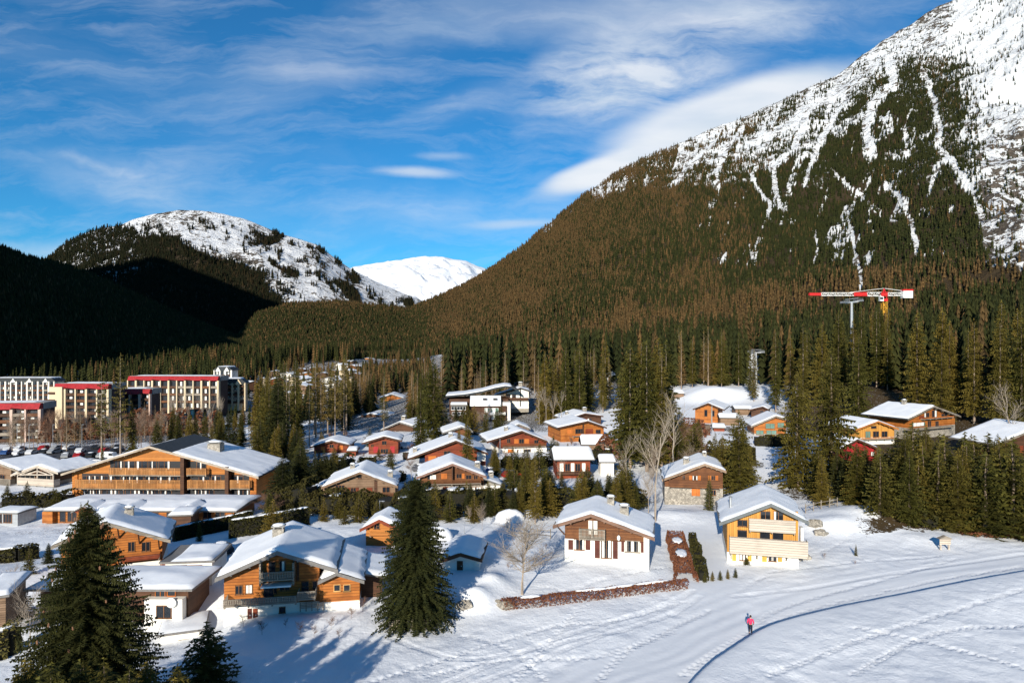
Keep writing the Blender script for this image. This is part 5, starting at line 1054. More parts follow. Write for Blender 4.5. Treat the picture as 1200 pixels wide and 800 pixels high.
for i in range(3): addb('bu%d' % i, 'bare_shrub', 3, TWIG, TWIG, 80+i, depth=3, whips=4, spread=.95, r0=.05, first=.04)

FOOT = []   # footprints and sight lines of houses to keep clear
for o in col.objects:
    if o.parent is None and not o.name.startswith('village_house') and o.get('category') in ('chalet','hotel','house','building','shed','garage','pavilion','hut','canopy','cabin','carport','apartment block'):
        lo = [1e9]*3; hi = [-1e9]*3; px0 = 1e9; px1 = -1e9; py0 = 1e9; py1 = -1e9
        for ch in o.children:
            if ch.type != 'MESH': continue
            mw = Matrix.Translation(o.location) @ Matrix.Rotation(o.rotation_euler.z, 4, 'Z')
            for c in ch.bound_box:
                q = mw @ Vector(c)
                if q.z < o.location.z: q.z = o.location.z
                lo = [min(lo[i], q[i]) for i in range(3)]; hi = [max(hi[i], q[i]) for i in range(3)]
                if q.y > 5: 
                    sx = 600+F*q.x/q.y; sy = 400-(q.z-CAMZ)*F/q.y; px0 = min(px0, sx); px1 = max(px1, sx); py0 = min(py0, sy); py1 = max(py1, sy)
        FOOT.append((o.name, lo, hi, (px0, py0, px1, py1)))
TREES = []
def clear(x, y, z, h, r, sight=True, slack=.25, hidemax=.15):
    px = 600+F*x/y; pr = r*F/y; top = 400-(z+h-CAMZ)*F/y; bot = 400-(z-CAMZ)*F/y
    for nm, lo, hi, b in FOOT:
        if lo[0]-r*.6 < x < hi[0]+r*.6 and lo[1]-r*.6 < y < hi[1]+r*.6: return False
        if sight and y < hi[1]:
            ix = min(px+pr*.7, b[2])-max(px-pr*.7, b[0]); iy = min(bot, b[3])-max(top, b[1])
            if ix > 0 and iy > hidemax*(b[3]-b[1]): return False
    return True
def row(keys, pts, Hs, label, group=None, wid=1.0, cat='tree'):
    for i, (px, py, Y) in enumerate(pts):
        loc = P(px, py, Y) if py else gat(px, Y); loc.z = g1(loc.x, loc.y)-.1
        H = Hs[i % len(Hs)]; k = keys[i % len(keys)]
        plant(k, loc, H, wid*random.uniform(.9, 1.12), label, group, cat)
def scatter(keys, pxr, Yr, n, Hr, label, group, mind=3.0, wid=1.0, sight=True, fn=None, hidemax=.15, cat='tree', capn=None):
    cnt = 0; tries = 0; pts = []
    while cnt < n and tries < n*60:
        tries += 1; px = random.uniform(*pxr); Y = math.sqrt(random.uniform(Yr[0]**2, Yr[1]**2)); 
        if fn and not fn(px, Y): continue
        x = (px-600)*Y/F; H = random.uniform(*Hr)
        if any((x-a)**2+(Y-b)**2 < mind**2 for a, b in pts) : continue
        z = g1(x, Y)
        if not clear(x, Y, z, H, H*.16*wid, sight, hidemax=hidemax): continue
        pts.append((x, Y)); plant(random.choice(keys), (x, Y, z-.2), H, wid*random.uniform(.85, 1.15), label, group, cat); cnt += 1
    return pts
SP = ['sp0','sp1','sp2','sp3']; TALL = ['tall0','tall1','tall2']; DKS = ['dk0','dk1']; PN = ['pn0','pn1','pn2']; LA = ['la0','la1','la2']; SM = ['sm0','sm1','sm2']; BR = ['br0','br1','br2']; BI = ['bi0','bi1']; BU = ['bu0','bu1','bu2']
random.seed(5)
# --- single trees that stand out
hero = conifer_mesh('giant_spruce_crown', 15.6, 6.4, 90, 24, 26, 901, droop=.36, ragged=.26, bare=.02, sprayw=.36, prof=.74, hang=1); hero.materials.append(SPRUCE_DK)
t = thing('spruce_tree', 'giant dark spruce filling the lower left corner', 'tree', gat(103, 47.5)-Vector((0, 0, .4)), 1.0)
tk = trunk_mesh('giant_spruce_trunk', 16, .38); tk.materials.append(BARK); link('trunk', tk, None, t); link('crown', hero, None, t)
rs = random.Random(4); CONE = mat_plain('brown_cone', (.20,.10,.055), .8, .3, 8)
for k in range(45):
    f = rs.uniform(.45, .93); a = rs.uniform(0, 6.28); r = 6.3*(1-f)**.74*rs.uniform(.75, .98); z = 16.3*f-.34*r*.6; MB().blob((r*math.cos(a), r*math.sin(a), z-.2), .07, .07, .17, 5, 3, .1).build('cone', CONE, t)
T3 = conifer_mesh('lone_spruce_crown', 14.8, 4.8, 90, 24, 20, 902, droop=.5, ragged=.24, bare=.01, sprayw=.36, prof=.50, hang=1); T3.materials.append(SPRUCE_DK)
t = thing('spruce_tree', 'dense columnar dark spruce with a little picket fence at its foot', 'tree', gat(487, 68.5)-Vector((0, 0, .3)), .4)
tk = trunk_mesh('lone_spruce_trunk', 14.4, .32); tk.materials.append(BARK); link('trunk', tk, None, t); link('crown', T3, None, t)
def one(key, px, Y, topy, wid, label, py=None):
    loc = gat(px, Y); H = CAMZ+(400-topy)*Y/F-loc.z; return plant(key, loc-Vector((0, 0, .2)), H, wid, label)
one('sm1', 243, 56, 728, 2.5, 'olive green young spruce on the snow between the giant spruce and the orange chalet')
one('sm2', 208, 50, 778, 2.1, 'low spruce top peeping over the bottom edge beside the giant spruce')
one('sp3', 866, 122, 480, 1.45, 'broad sunlit spruce standing between the stone based and the yellow chalets')
one('sm0', 831, 112, 557, .9, 'small neat spruce in front of the chalet with the stone ground floor')
one('tall1', 627, 104, 530, 1.35, 'thin crowned spruce left of the white plaster chalet roof')
one('sp2', 934, 127, 436, 1.35, 'tall golden lit spruce behind the yellow chalet, left of two')
one('sp1', 974, 131, 408, 1.45, 'tallest golden lit spruce behind the yellow chalet, right of two')
one('sp3', 508, 196, 418, 1.25, 'tall dark spruce left of the modern curved roof building')
one('sp0', 493, 178, 452, 1.15, 'broad dark spruce just right of the bright red chalet')
one('sp3', 548, 142, 487, .9, 'spruce rising between the long-roofed red chalet and the modern building')
one('sp1', 538, 150, 500, .9, 'smaller spruce leaning on the back of the long-roofed red chalet')
for q_, (a_, b_, c_) in enumerate(((1022,281,362),(1031,278,357),(1041,280,359),(1052,283,361),(1012,284,366))): plant(['tall0','sp1'][q_ % 2], gat(a_, b_), CAMZ+(400-c_)*b_/F-gat(a_, b_).z, 1.0, 'tall spruce at the foot of the crane', 'spruces under the crane')
one('pn0', 450, 190, 433, .9, 'thin bare-trunked pine right behind the bright red chalet')
one('dk0', 352, 128, 520, 2.7, 'big black-green evergreen above the left end of the long hedge')
one('dk1', 331, 122, 533, 2.6, 'rounded black-green evergreen touching the hotel end wall')
one('dk0', 380, 132, 527, 2.5, 'dark bushy evergreen below the half hidden orange-red chalet')
one('dk1', 402, 135, 532, 2.2, 'dark green evergreen at the right end of the black clump')
one('dk0', 20, 72, 668, 2.2, 'dark bushy conifer by the left edge behind the tall olive hedge'); one('dk1', 57, 90, 634, 1.9, 'dark conifer left of the orange log house in blue shade')
one('sp0', 420, 140, 535, 1.4, 'dark spruce in front of the snowy yard of the bright red chalet'); one('sp1', 322, 150, 500, 1.3, 'dark spruce behind the hotel end wall, left of two'); one('sp2', 344, 160, 494, 1.2, 'dark spruce behind the hotel end wall, right of two')
one('sm0', 34, 84, 640, 1.5, 'dark round conifer behind the left shoulder of the giant spruce')
one('sp2', 700, 103, 560, 1.7, 'green spruce behind the white plaster chalet, left one'); one('sp3', 682, 106, 548, 1.4, 'narrow spruce behind the left end of the white plaster chalet roof')
one('sp0', 722, 104, 550, 1.5, 'spruce whose tip rises above the chimneys of the white plaster chalet'); one('sp1', 744, 110, 562, 1.7, 'spruce at the right end of the green row behind the white plaster chalet')
one('sp0', 838, 130, 505, 1.2, 'young spruce behind the stone based chalet roof')
one('sp3', 120, 150, 518, .5, 'thin pointed spruce between the hotel and the parked cars')
one('sm1', 95, 113, 588, .9, 'little spruce in front of the low orange wing, left of two'); one('sm2', 133, 113, 590, .8, 'little spruce in front of the low orange wing, right of two')
# bare trees
def oneb(key, px, Y, topy, wid, label):
    loc = gat(px, Y); H = CAMZ+(400-topy)*Y/F-loc.z; return plant(key, loc, H, wid, label)
oneb('vase', 612, 74.6, 600, 1.75, 'leafless tree casting a long shadow beside the brown hedge')
oneb('bi0', 768, 104, 468, 1.3, 'pale leafless birch rising highest in front of the brown thicket'); oneb('bi1', 789, 128, 448, 1.3, 'white stemmed leafless birch behind the brown chalet, left of the snowy clearing')
oneb('bi1', 735, 118, 500, 1.1, 'pale leafless birch below the tall spruce clump'); oneb('bi0', 656, 126, 530, 1.1, 'small leafless birch in front of the thick slab roof')
oneb('br1', 760, 108, 545, 1.0, 'leafless tree with brown trunk behind the snow track to the brown chalet'); oneb('br2', 565, 100, 585, .9, 'leafless garden tree with tan twigs beyond the squat white hut'); oneb('br1', 595, 96, 598, .8, 'dark gnarled fruit tree in the snowy garden above the hut')
oneb('br2', 550, 104, 590, .9, 'leafless fruit tree at the foot of the dark hedge'); oneb('bu0', 318, 112, 577, 2.2, 'big rust coloured bare bush at the right end of the hotel wing')
oneb('br0', 35, 64, 668, 1.0, 'pale leafless shrub tree behind the left edge hedge'); oneb('br2', 12, 74, 655, .8, 'thin leafless tree above the carport at the left edge')
oneb('bi0', 1185, 150, 445, 1.6, 'brown leafless tree in front of the dark wood at the right edge')
for i, px in enumerate((648, 658, 640, 632)): row(['bi%d' % (i % 2)], [(px, 0, 210+6*i)], [13, 16], 'pale bare birch in the cluster left of the maroon chalet', 'birches left of the maroon chalet')

# --- stands (each tree its own object)
G = 'spruces of the grove along the right edge of the snow field'
scatter(['sp0','sp1','sp2','sm0','sm1','tall0'], (995, 1270), (98, 126), 84, (9.5, 14), 'green spruce in the thick grove that borders the snow field on the right', G, 2.0, 1.7, fn=lambda px, Y: Y > 100+max(0, 1042-px)*.2 + (.5 if px < 1120 else -1)*2, hidemax=.7)
scatter(['sp3','dk0','sp1'], (945, 1040), (112, 140), 16, (8, 12), 'spruce between the snow mound and the two golden spruces', 'spruces behind the snow mound', 3, 1.5, hidemax=.5, fn=lambda px, Y: px > 950)
TALLG = 'tall spruces of the clump in the centre'
scatter(['tall0','tall1','sp1','tall2'], (729, 783), (142, 170), 11, (24.5, 28.5), 'towering brownish green spruce in the central clump behind the bare birches', TALLG, 3.0, 1.45, sight=False)
scatter(['tall0','sp0','sp2','tall2'], (617, 712), (225, 255), 16, (20, 26), 'tall spruce in the row behind the modern building and the maroon chalet', 'tall spruces behind the maroon chalet', 4, 1.0, hidemax=.25)
scatter(['sp0','sp2','tall1'], (1040, 1240), (185, 218), 16, (24, 33), 'tall dark spruce in the high wood above the glowing orange chalet', 'dark spruces of the high wood on the right', 5, 1.15, hidemax=.3)
scatter(['tall0','tall1','sp3'], (905, 1040), (200, 250), 13, (22, 30), 'tall olive spruce between the lift pylon and the glowing orange chalet', 'olive spruces below the lift pylon', 5, 1.05, hidemax=.3)
scatter(['tall0','sp2','la0','pn1'], (795, 905), (282, 310), 10, (20, 27), 'spruce fringing the snowy clearing around the lift line', 'spruces round the snowy clearing', 5, 1.0, hidemax=.2, fn=lambda px, Y: abs(px-884) > 14)
scatter(['tall0','tall2'], (800, 960), (238, 256), 4, (16, 20), 'spruce standing in the snow above the plain orange gable', 'spruces in the snowy clearing', 6, .8, hidemax=.2, fn=lambda px, Y: px > 836)
scatter(PN+['tall1'], (318, 425), (182, 232), 26, (19, 25), 'bare-trunked pine in the open stand left of the bright red chalet', 'bare-trunked pines in the middle left', 4.0, .95, hidemax=.75)
scatter(['sp0','sp2','dk0','tall0'], (278, 330), (170, 225), 13, (17, 23), 'tall spruce in the group behind the right end of the hotel roof', 'spruces behind the hotel', 4, 1.2, hidemax=.6)
scatter(['sp1','dk1','sp3'], (178, 285), (178, 225), 18, (8, 13), 'short dark spruce in the strip between hotel roof and long apartment block', 'short spruces behind the hotel roof', 3.6, 1.1, hidemax=.35)
scatter(BI, (195, 262), (238, 270), 16, (13, 17), 'leafless birch in front of the long apartment block', 'birches before the apartments', 3.4, .7, hidemax=.9)
scatter(['th0','la0','th1','la1','br2'], (10, 190), (205, 240), 44, (9, 14), 'leafless reddish tree along the street before the apartment blocks', 'street trees before the apartments', 4.5, .9, hidemax=.9)
one('pn2', 141, 178, 414, .85, 'very tall thin trunked pine in front of the apartments, right of two'); one('pn0', 119, 184, 428, .85, 'very tall thin trunked pine in front of the apartments, left of two'); one('sp1', 155, 182, 470, .8, 'dark spruce close to the very tall thin pines')
scatter(['sp1','sp3','dk0'], (405, 500), (200, 300), 18, (12, 19), 'spruce among the larches left of the modern building', 'spruces left of the modern building', 5, 1.0, hidemax=.2)
scatter(LA, (395, 520), (235, 330), 44, (14, 20), 'tan leafless larch in the wood between the far village and the modern building', 'larches below the far village', 5, 1.0, hidemax=.2)
scatter(LA, (540, 720), (262, 300), 30, (15, 21), 'leafless larch behind the modern building', 'larches behind the modern building', 4.5, .9, hidemax=.2)
scatter(['th0','th1','br2','bu1'], (745, 835), (130, 172), 26, (6, 10), 'leafless brown tree in the thicket beneath the plain orange gable', 'bare thicket beneath the orange gable', 2.6, 1.1, hidemax=.25)
scatter(['sp1','sp3','sm0'], (795, 885), (132, 165), 14, (7, 11), 'bushy green spruce behind the stone based chalet', 'green spruces behind the stone based chalet', 3.0, 1.7, hidemax=.45)
scatter(['sp1','sm0','dk0','sm2'], (640, 735), (108, 134), 14, (5, 8), 'dark garden conifer around the low brown slab-roofed house', 'garden conifers by the slab-roofed house', 2.6, 1.7, hidemax=.45, cat='shrub')
scatter(['sp1','sm0','sp3'], (572, 650), (107, 128), 9, (5, 8.5), 'bushy spruce in the gardens left of the white plaster chalet', 'garden spruces left of the white chalet', 3, 1.6, hidemax=.5)
scatter(['dk0','sp2'], (300, 425), (128, 168), 13, (7, 11), 'dark spruce among the red chalets right of the hotel', 'dark spruces right of the hotel', 4, 1.6, hidemax=.45)
scatter(['sp0','sm1','br2'], (200, 330), (96, 112), 5, (3, 6), 'garden spruce between the hotel wing and the orange chalet', 'garden spruces below the hotel', 4, 1.5, hidemax=.35)
scatter(['sm0','sm2','dk1','sm1'], (488, 610), (103, 117), 14, (3.5, 6), 'dark bushy conifer in the belt below the chalet with the white glazed corner', 'conifer belt in the centre', 2.1, 1.5, hidemax=.42, cat='shrub')
scatter(['sm0','sm2','dk1','sm1'], (368, 490), (102, 114), 10, (2.8, 4.5), 'low dark conifer in the belt below the weathered chalet', 'conifer belt below the weathered chalet', 2.1, 1.6, hidemax=.35, cat='shrub')
scatter(['sm1','sp3','sp1'], (560, 650), (135, 160), 9, (5, 9), 'garden spruce near the dark red chalet with the pale lower floor', 'garden spruces in the middle', 3, 1.6, hidemax=.4)
scatter(['sm1','dk1','sp1','br2'], (470, 600), (172, 235), 18, (7, 12), 'conifer behind the middle chalets', 'conifers behind the middle chalets', 3.5, 1.5, hidemax=.4)
scatter(SM, (5, 80), (125, 140), 5, (2.2, 4), 'low dark conifer in front of the timber pavilion', 'low conifers by the pavilion', 2.0, 1.6, hidemax=.4, cat='shrub')
scatter(BU, (352, 430), (119, 160), 6, (2, 3), 'reddish bare bush between the middle chalets', 'bushes between chalets', 2.5, 1.4, hidemax=.3)

scatter(['sm0','sm1','sm2'], (360, 735), (120, 185), 52, (2.2, 4.8), 'small dark garden conifer between the chalets of the village centre', 'small garden conifers in the village', 3.2, 1.7, hidemax=.3, cat='shrub')
scatter(BU+['th0'], (355, 735), (116, 190), 26, (1.8, 4), 'reddish bare garden bush between the chalets of the village centre', 'bare garden bushes in the village', 3, 1.3, hidemax=.35, cat='shrub')
scatter(BU+['sm2'], (205, 330), (78, 112), 8, (1.2, 2.4), 'small bush around the garage and the hedges below the hotel', 'bushes below the hotel', 2.5, 1.4, hidemax=.3, cat='shrub')
# --- mid distance forest masses (beyond the trees one can tell apart)
def midforest(n, pxr, Yr, name, label, Hr, brown, dens=None, w=.30):
    px = rng.uniform(*pxr, n); Y = np.sqrt(rng.uniform(Yr[0]**2, Yr[1]**2, n)); 
    if dens is not None: k = rng.random(n) < dens(px, Y); px, Y = px[k], Y[k]
    X = (px-600)*Y/F; keep = np.ones(len(X), bool)
    for nm, lo, hi, b in FOOT: keep &= ~((X > lo[0]-3) & (X < hi[0]+3) & (Y > lo[1]-3) & (Y < hi[1]+3))
    X, Y, px = X[keep], Y[keep], px[keep]; H = rng.uniform(*Hr, len(X)); Z = gz_base(X, Y)
    # do not cover houses standing behind
    top = 400-(Z+H-CAMZ)*F/Y; bot = 400-(Z-CAMZ)*F/Y; keep = np.ones(len(X), bool)
    for nm, lo, hi, b in FOOT: keep &= ~((px > b[0]-3) & (px < b[2]+3) & (Y < hi[1]) & (top < b[3]-3) & (bot > b[1]))
    X, Y, Z, H, px = X[keep], Y[keep], Z[keep], H[keep], px[keep]
    br = brown(px, Y) if callable(brown) else np.full(len(X), brown)
    forest_mesh(name, X, Y, Z-.5, H, H*rng.uniform(w*.8, w*1.25, len(X)), tints(len(X), br), MID, label, 'forest')
def dclear(px, Y): return np.where((np.abs(px-884) < 7) | ((px > 775) & (px < 905) & (Y < 300)), 0, 1)
midforest(7800, (520, 1480), (228, 640), 'slope_forest', 'continuous spruce and larch wood at the foot of the right mountain', (19, 27), lambda px, Y: np.clip(.16+.66*sstep(400, 470, Y)*sstep(540, 600, px)*sstep(1200, 1000, px), 0, .9), dens=lambda px, Y: dclear(px, Y)*np.where((px < 905) & (Y < 300), 0, 1)*np.where((px < 1040) & (Y < 255), 0, 1)*np.where(px > 900, 1., .75))
midforest(3600, (150, 560), (540, 900), 'valley_forest', 'dark spruce wood closing the valley above the far village', (16, 23), .18, dens=lambda px, Y: sstep(620+np.maximum(0, (px-300))*.9, 680+np.maximum(0, (px-300))*.9, Y+np.where((px > 400), 60, 0))*np.where((px > 415) & (px < 500) & (Y < 830), 0, 1))
midforest(900, (-60, 300), (440, 700), 'left_valley_forest', 'dark trees behind the apartment blocks on the left', (14, 20), .15)
midforest(2600, (255, 505), (262, 700), 'village_trees', 'leafless larches and spruces crowding round the far village houses', (8, 15), .6, w=.36, dens=lambda px, Y: np.where((px > 283) & (px < 425) & (Y > 290), .10, 1)*np.where((px > 425) & (px < 500) & (Y > 560), .15, 1))
# ================================================================ HEDGES, FENCES, POLES, CARS, CRANE, PERSON
def leaf_cloud(pts_fn, n, size, seed):
    rs = np.random.default_rng(seed); c = pts_fn(n, rs); a = rs.normal(0, 1, (n, 3)); a /= np.linalg.norm(a, axis=1)[:, None]; b = rs.normal(0, 1, (n, 3)); b = np.cross(a, b); b /= np.linalg.norm(b, axis=1)[:, None]
    s = size*rs.uniform(.6, 1.4, (n, 1)); V = np.stack([c-a*s*.5-b*s*.3, c+a*s*.5-b*s*.25, c+a*s*.1+b*s*.7], 1).reshape(-1, 3)
    return V
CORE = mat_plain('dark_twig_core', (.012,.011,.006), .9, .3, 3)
def hedge(label, pts, width, height, mat, seed=1, leaf=.22, dens=42, snow=False, ragged=.15, cat='hedge', group=None, top_round=.25, name='hedge', snowfrac=.6):
    """pts: ground points along the hedge"""
    P0 = Vector(pts[0]); t = thing(name, label, cat, P0, 0, group)
    line = [Vector(p)-P0 for p in pts]; seg = [(line[i], line[i+1], (line[i+1]-line[i]).length) for i in range(len(line)-1)]; tot = sum(s[2] for s in seg)
    def at(u):
        for a, b, l in seg:
            if u <= l: return a.lerp(b, u/l), (b-a).normalized()
            u -= l
        return seg[-1][1], (seg[-1][1]-seg[-1][0]).normalized()
    def fn(n, rs):
        out = []
        for k in range(n):
            u = rs.uniform(0, tot); p, d = at(u); nrm = Vector((-d.y, d.x, 0)).normalized()
            hh = height*(1+ragged*(float(vnoise(u*.7+seed*9, 0, seed))-.5)*2); ww = width*(1+ragged*(float(vnoise(u*.5, 5, seed+3))-.5)*2)
            q = rs.random(); per = 2*hh+ww; s = rs.uniform(0, per); jit = abs(rs.normal(0, .10))
            if s < hh: off, z = -ww/2+jit, s
            elif s < hh+ww: off, z = -ww/2+(s-hh), hh-jit
            else: off, z = ww/2-jit, s-hh-ww
            f = z/hh; off *= 1-top_round*max(0, f-.4)
            out.append((p.x+nrm.x*off, p.y+nrm.y*off, p.z+z-.05))
        return np.array(out)
    n = int(tot*(2*height+width)*dens); V = leaf_cloud(fn, n, leaf, seed)
    me = mesh_from_np('foliage', V, np.arange(len(V)).reshape(-1, 3), 3); link('foliage', me, mat, t)
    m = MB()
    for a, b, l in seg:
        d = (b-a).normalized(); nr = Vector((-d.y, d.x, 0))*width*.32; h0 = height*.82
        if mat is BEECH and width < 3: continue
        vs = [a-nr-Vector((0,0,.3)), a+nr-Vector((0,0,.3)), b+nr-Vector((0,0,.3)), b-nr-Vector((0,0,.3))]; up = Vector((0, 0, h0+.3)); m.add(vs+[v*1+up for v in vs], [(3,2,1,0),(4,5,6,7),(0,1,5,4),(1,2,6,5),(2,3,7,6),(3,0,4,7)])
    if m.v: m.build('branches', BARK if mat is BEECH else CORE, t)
    if snow:
        rs = random.Random(seed); u = .3
        while u < tot-.4:
            ln = rs.uniform(1.2, 4.5)
            if rs.random() < snowfrac:
                sm = MB(); k = max(3, int(ln/.35))
                p, d = at(min(u, tot)); p2, _ = at(min(u+ln, tot-.1)); c = (p+p2)/2; ang = math.atan2(d.y, d.x)
                q = MB().blob((0, 0, 0), (p2-p).length/2, width*.26, .13, 22, 8, .22); ca, sa = math.cos(ang), math.sin(ang)
                sm.add([(c.x+v[0]*ca-v[1]*sa, c.y+v[0]*sa+v[1]*ca, c.z+height*.97+v[2]+(v[0]/max((p2-p).length, .1))*(p2.z-p.z)) for v in q.v], q.f); sm.build('snow_patch', HEAPSNOW, t, True)
            u += ln*.86+rs.uniform(0, .5)
    return t
def gline(pp, n=6):
    out = []
    for (a, b) in zip(pp[:-1], pp[1:]):
        for k in range(n): f = k/n; out.append(gp(a[0]+(b[0]-a[0])*f, a[1]+(b[1]-a[1])*f))
    out.append(gp(*pp[-1])); return out
hedge('long clipped brown beech hedge with snow on top edging the white chalet garden', gline([(588,713),(640,708),(700,701),(760,693),(805,688)], 4), 1.0, 1.05, BEECH, 1, .15, 95, True, .12)
hedge('red-brown hedge strip with snow patches running up beside the white plaster chalet', gline([(804,682),(799,660),(791,632)], 4), 2.6, 1.15, BEECH, 2, .17, 80, True, .2, snowfrac=.45)
hedge('narrow green-brown hedge strip left of the yellow chalet', gline([(824,680),(818,660),(811,633)], 4), 1.3, 1.1, CONIFHEDGE, 3, .2, 46, False, .3)
hedge('tall clipped evergreen hedge with snow along its top between hotel and orange chalet', [gat(px, Y) for px, Y in ((268,100),(300,101.5),(330,103),(362,105))], 1.6, 2.7, CONIFHEDGE, 4, .26, 34, True, .05, snowfrac=1.)
hedge('dark evergreen hedge with snow along its top below the hotel wing', [gat(px, Y) for px, Y in ((203,101),(225,103),(258,106),(296,109))], 1.4, 2.2, CONIFHEDGE, 5, .26, 34, True, .05, snowfrac=1.)
hedge('broad ragged dark hedge below the weathered chalet', [gat(px, Y) for px, Y in ((362,113),(400,112),(440,111),(480,110))], 5.0, 3.0, CONIFHEDGE, 6, .34, 24, True, .45, snowfrac=.25)
hedge('broad ragged dark hedge below the chalet with the white glazed corner', [gat(px, Y) for px, Y in ((490,115),(530,114),(570,113),(608,113))], 5.5, 3.4, CONIFHEDGE, 7, .34, 24, True, .45, snowfrac=.22)
hedge('low dark hedge closing the garden above the squat white hut', [gat(px, Y) for px, Y in ((470,104),(500,106),(540,108.5))], 3.0, 2.2, CONIFHEDGE, 8, .35, 18, False, .4)
hedge('clipped hedge block with a snow slab facing the bright red chalet', [gat(px, Y) for px, Y in ((421,154),(441,154.5))], 2.0, 1.9, CONIFHEDGE, 9, .3, 26, True, .05, snowfrac=1.)
hedge('olive hedge with snow on top at the left edge below the pavilion', [gat(px, Y) for px, Y in ((-10,92),(20,93),(44,95))], 1.6, 2.0, CONIFHEDGE, 10, .28, 30, True, .1, snowfrac=.9)
hedge('tall olive hedge at the left edge in front of the carport', [gat(px, Y) for px, Y in ((-12,62.5),(8,63.5),(18,65))], 1.6, 2.6, BOXLEAF, 11, .26, 34, True, .15, snowfrac=.9)
hedge('dark low hedge along the front of the timber pavilion', [gat(px, Y) for px, Y in ((4,128),(40,130),(84,131))], 4.0, 2.0, CONIFHEDGE, 12, .36, 16, False, .45)
hedge('dark hedge between the weathered chalet and the hotel end wall', [gat(px, Y) for px, Y in ((318,118),(345,117),(366,116))], 4.5, 4.2, CONIFHEDGE, 13, .4, 22, False, .35)
hedge('dark belt of shrubs behind the white plaster chalet', [gat(px, Y) for px, Y in ((640,113),(680,114),(720,115),(752,117))], 4.0, 2.6, CONIFHEDGE, 14, .4, 16, False, .5)
hedge('green shrub mass below the plain orange gable', [gat(px, Y) for px, Y in ((800,150),(835,148),(880,150))], 6.0, 3.8, CONIFHEDGE, 15, .45, 12, False, .5)
hedge('brown brush bank below the plain orange gable', [gat(px, Y) for px, Y in ((756,176),(790,180),(826,184))], 7.0, 3.2, BEECH, 16, .5, 10, False, .5)
hedge('brown brush belt in front of the long apartment block', [gat(px, Y) for px, Y in ((150,248),(200,250),(262,255))], 9.0, 6, BEECH, 17, .6, 7, False, .6)
hedge('brown brush belt in front of the cream ended apartment block', [gat(px, Y) for px, Y in ((48,236),(90,240),(140,244))], 7.0, 5, BEECH, 18, .6, 7, False, .6)
hedge('low brown shrubs at the foot of the tall central spruces', [gat(px, Y) for px, Y in ((700,165),(740,163),(780,160))], 7.0, 3.6, BEECH, 19, .5, 10, False, .6)
hedge('dark undergrowth rim where the right grove meets the snow', [gat(px, Y) for px, Y in ((1028,108),(1060,103),(1100,100.5),(1150,100),(1210,100),(1290,100))], 3.0, 1.3, CONIFHEDGE, 20, .4, 16, False, .6)
hedge('dry brown verge of dead grass along the front of the right grove', [gat(px, Y) for px, Y in ((1125,97.6),(1160,97),(1200,97.4),(1260,97.6))], 1.6, .35, BEECH, 21, .3, 22, False, .6)
hedge('shrub border between the red and the weathered chalets', [gat(px, Y) for px, Y in ((408,141),(440,139),(474,137))], 2.6, 1.6, CONIFHEDGE, 22, .35, 16, True, .4, snowfrac=.3)
hedge('dark hedge along the lane between the red chalets and the long-roofed one', [gat(px, Y) for px, Y in ((474,160),(500,164),(520,168))], 2.2, 1.8, CONIFHEDGE, 23, .36, 18, True, .3, snowfrac=.4)
hedge('dark hedge in front of the dark red chalet with the pale lower floor', [gat(px, Y) for px, Y in ((578,150),(610,149),(642,151))], 2.4, 1.9, CONIFHEDGE, 24, .36, 18, True, .3, snowfrac=.4)
hedge('dark hedge behind the low slab-roofed house', [gat(px, Y) for px, Y in ((646,158),(680,160),(716,160))], 2.4, 2.2, CONIFHEDGE, 25, .36, 18, True, .3, snowfrac=.4)
hedge('dark hedge uphill of the weathered chalet', [gat(px, Y) for px, Y in ((362,146),(395,148),(414,150))], 3.4, 3.0, CONIFHEDGE, 26, .38, 16, False, .4)
hedge('low dark hedge at the foot of the orange chalet with pale green glazing', [gat(px, Y) for px, Y in ((884,166),(905,165),(925,166))], 3.0, 2.4, CONIFHEDGE, 27, .38, 16, False, .4)
# --- young conifers in a row at the end of the hedge strip
for i, (px, py) in enumerate(((826,682),(835,680.5),(844,679.5),(853,678),(862,676.6))):
    plant(SM[i % 3], gp(px, py), 1.15 if i else 1.3, 1.25, 'knee-high young conifer in the short row below the yellow chalet', 'young conifers below the yellow chalet', 'shrub')
plant('sm0', gp(1003, 651), 1.5, .9, 'single small dark conifer standing alone in the snow right of the yellow chalet', None, 'shrub')
plant('sm2', gp(875, 661.5), .9, 2.2, 'round golden bush at the foot of the yellow chalet', None, 'shrub')
for i, (px, py, H) in enumerate(((307,743,1.5),(352,742,1.4),(368,746,1.3),(388,737,1.3),(397,748,1.1),(335,735,1.0),(412,724,1.3),(285,734,1.4),(270,722,1.2),(425,716,1.6))):
    plant(BU[i % 3], gp(px, py), H, 1.1, 'small leafless bush on the snowy bank below the large orange chalet', 'bare bushes below the orange chalet', 'shrub')
for i, (px, py, H) in enumerate(((966,655,.9),(1002,662,.8),(596,668,1.2),(640,645,1.0))): plant(BU[i % 3], gp(px, py), H, .9, 'tiny bare twigs poking out of the open snow', 'twigs in the snow', 'shrub')
# --- trees standing below the picture's lower edge, whose shade lies on the lower left snow
for i, (x, y, H) in enumerate(((-31,38,8.4),(-28.5,40,8.0),(-26,38.5,8.6),(-23.6,39.5,8.4),(-21.3,38,8.8),(-34,41,7.4),(-19.6,40,8.0),(-24.9,36,9.0),(-29.5,36,9.0),(-22.4,36.2,8.8),(-27,43,6.6),(-23,43,6.6),(-20.8,36,9.0),(-25.6,40.5,7.8),(-18.8,38,8.2),(-30,42.5,6.8))):
    plant(['sp0','sp1','sp2'][i % 3], (x, y, g1(x, y)-.2), H, 2.0, 'spruce below the frame shading the lower left snow', 'spruces below the frame')
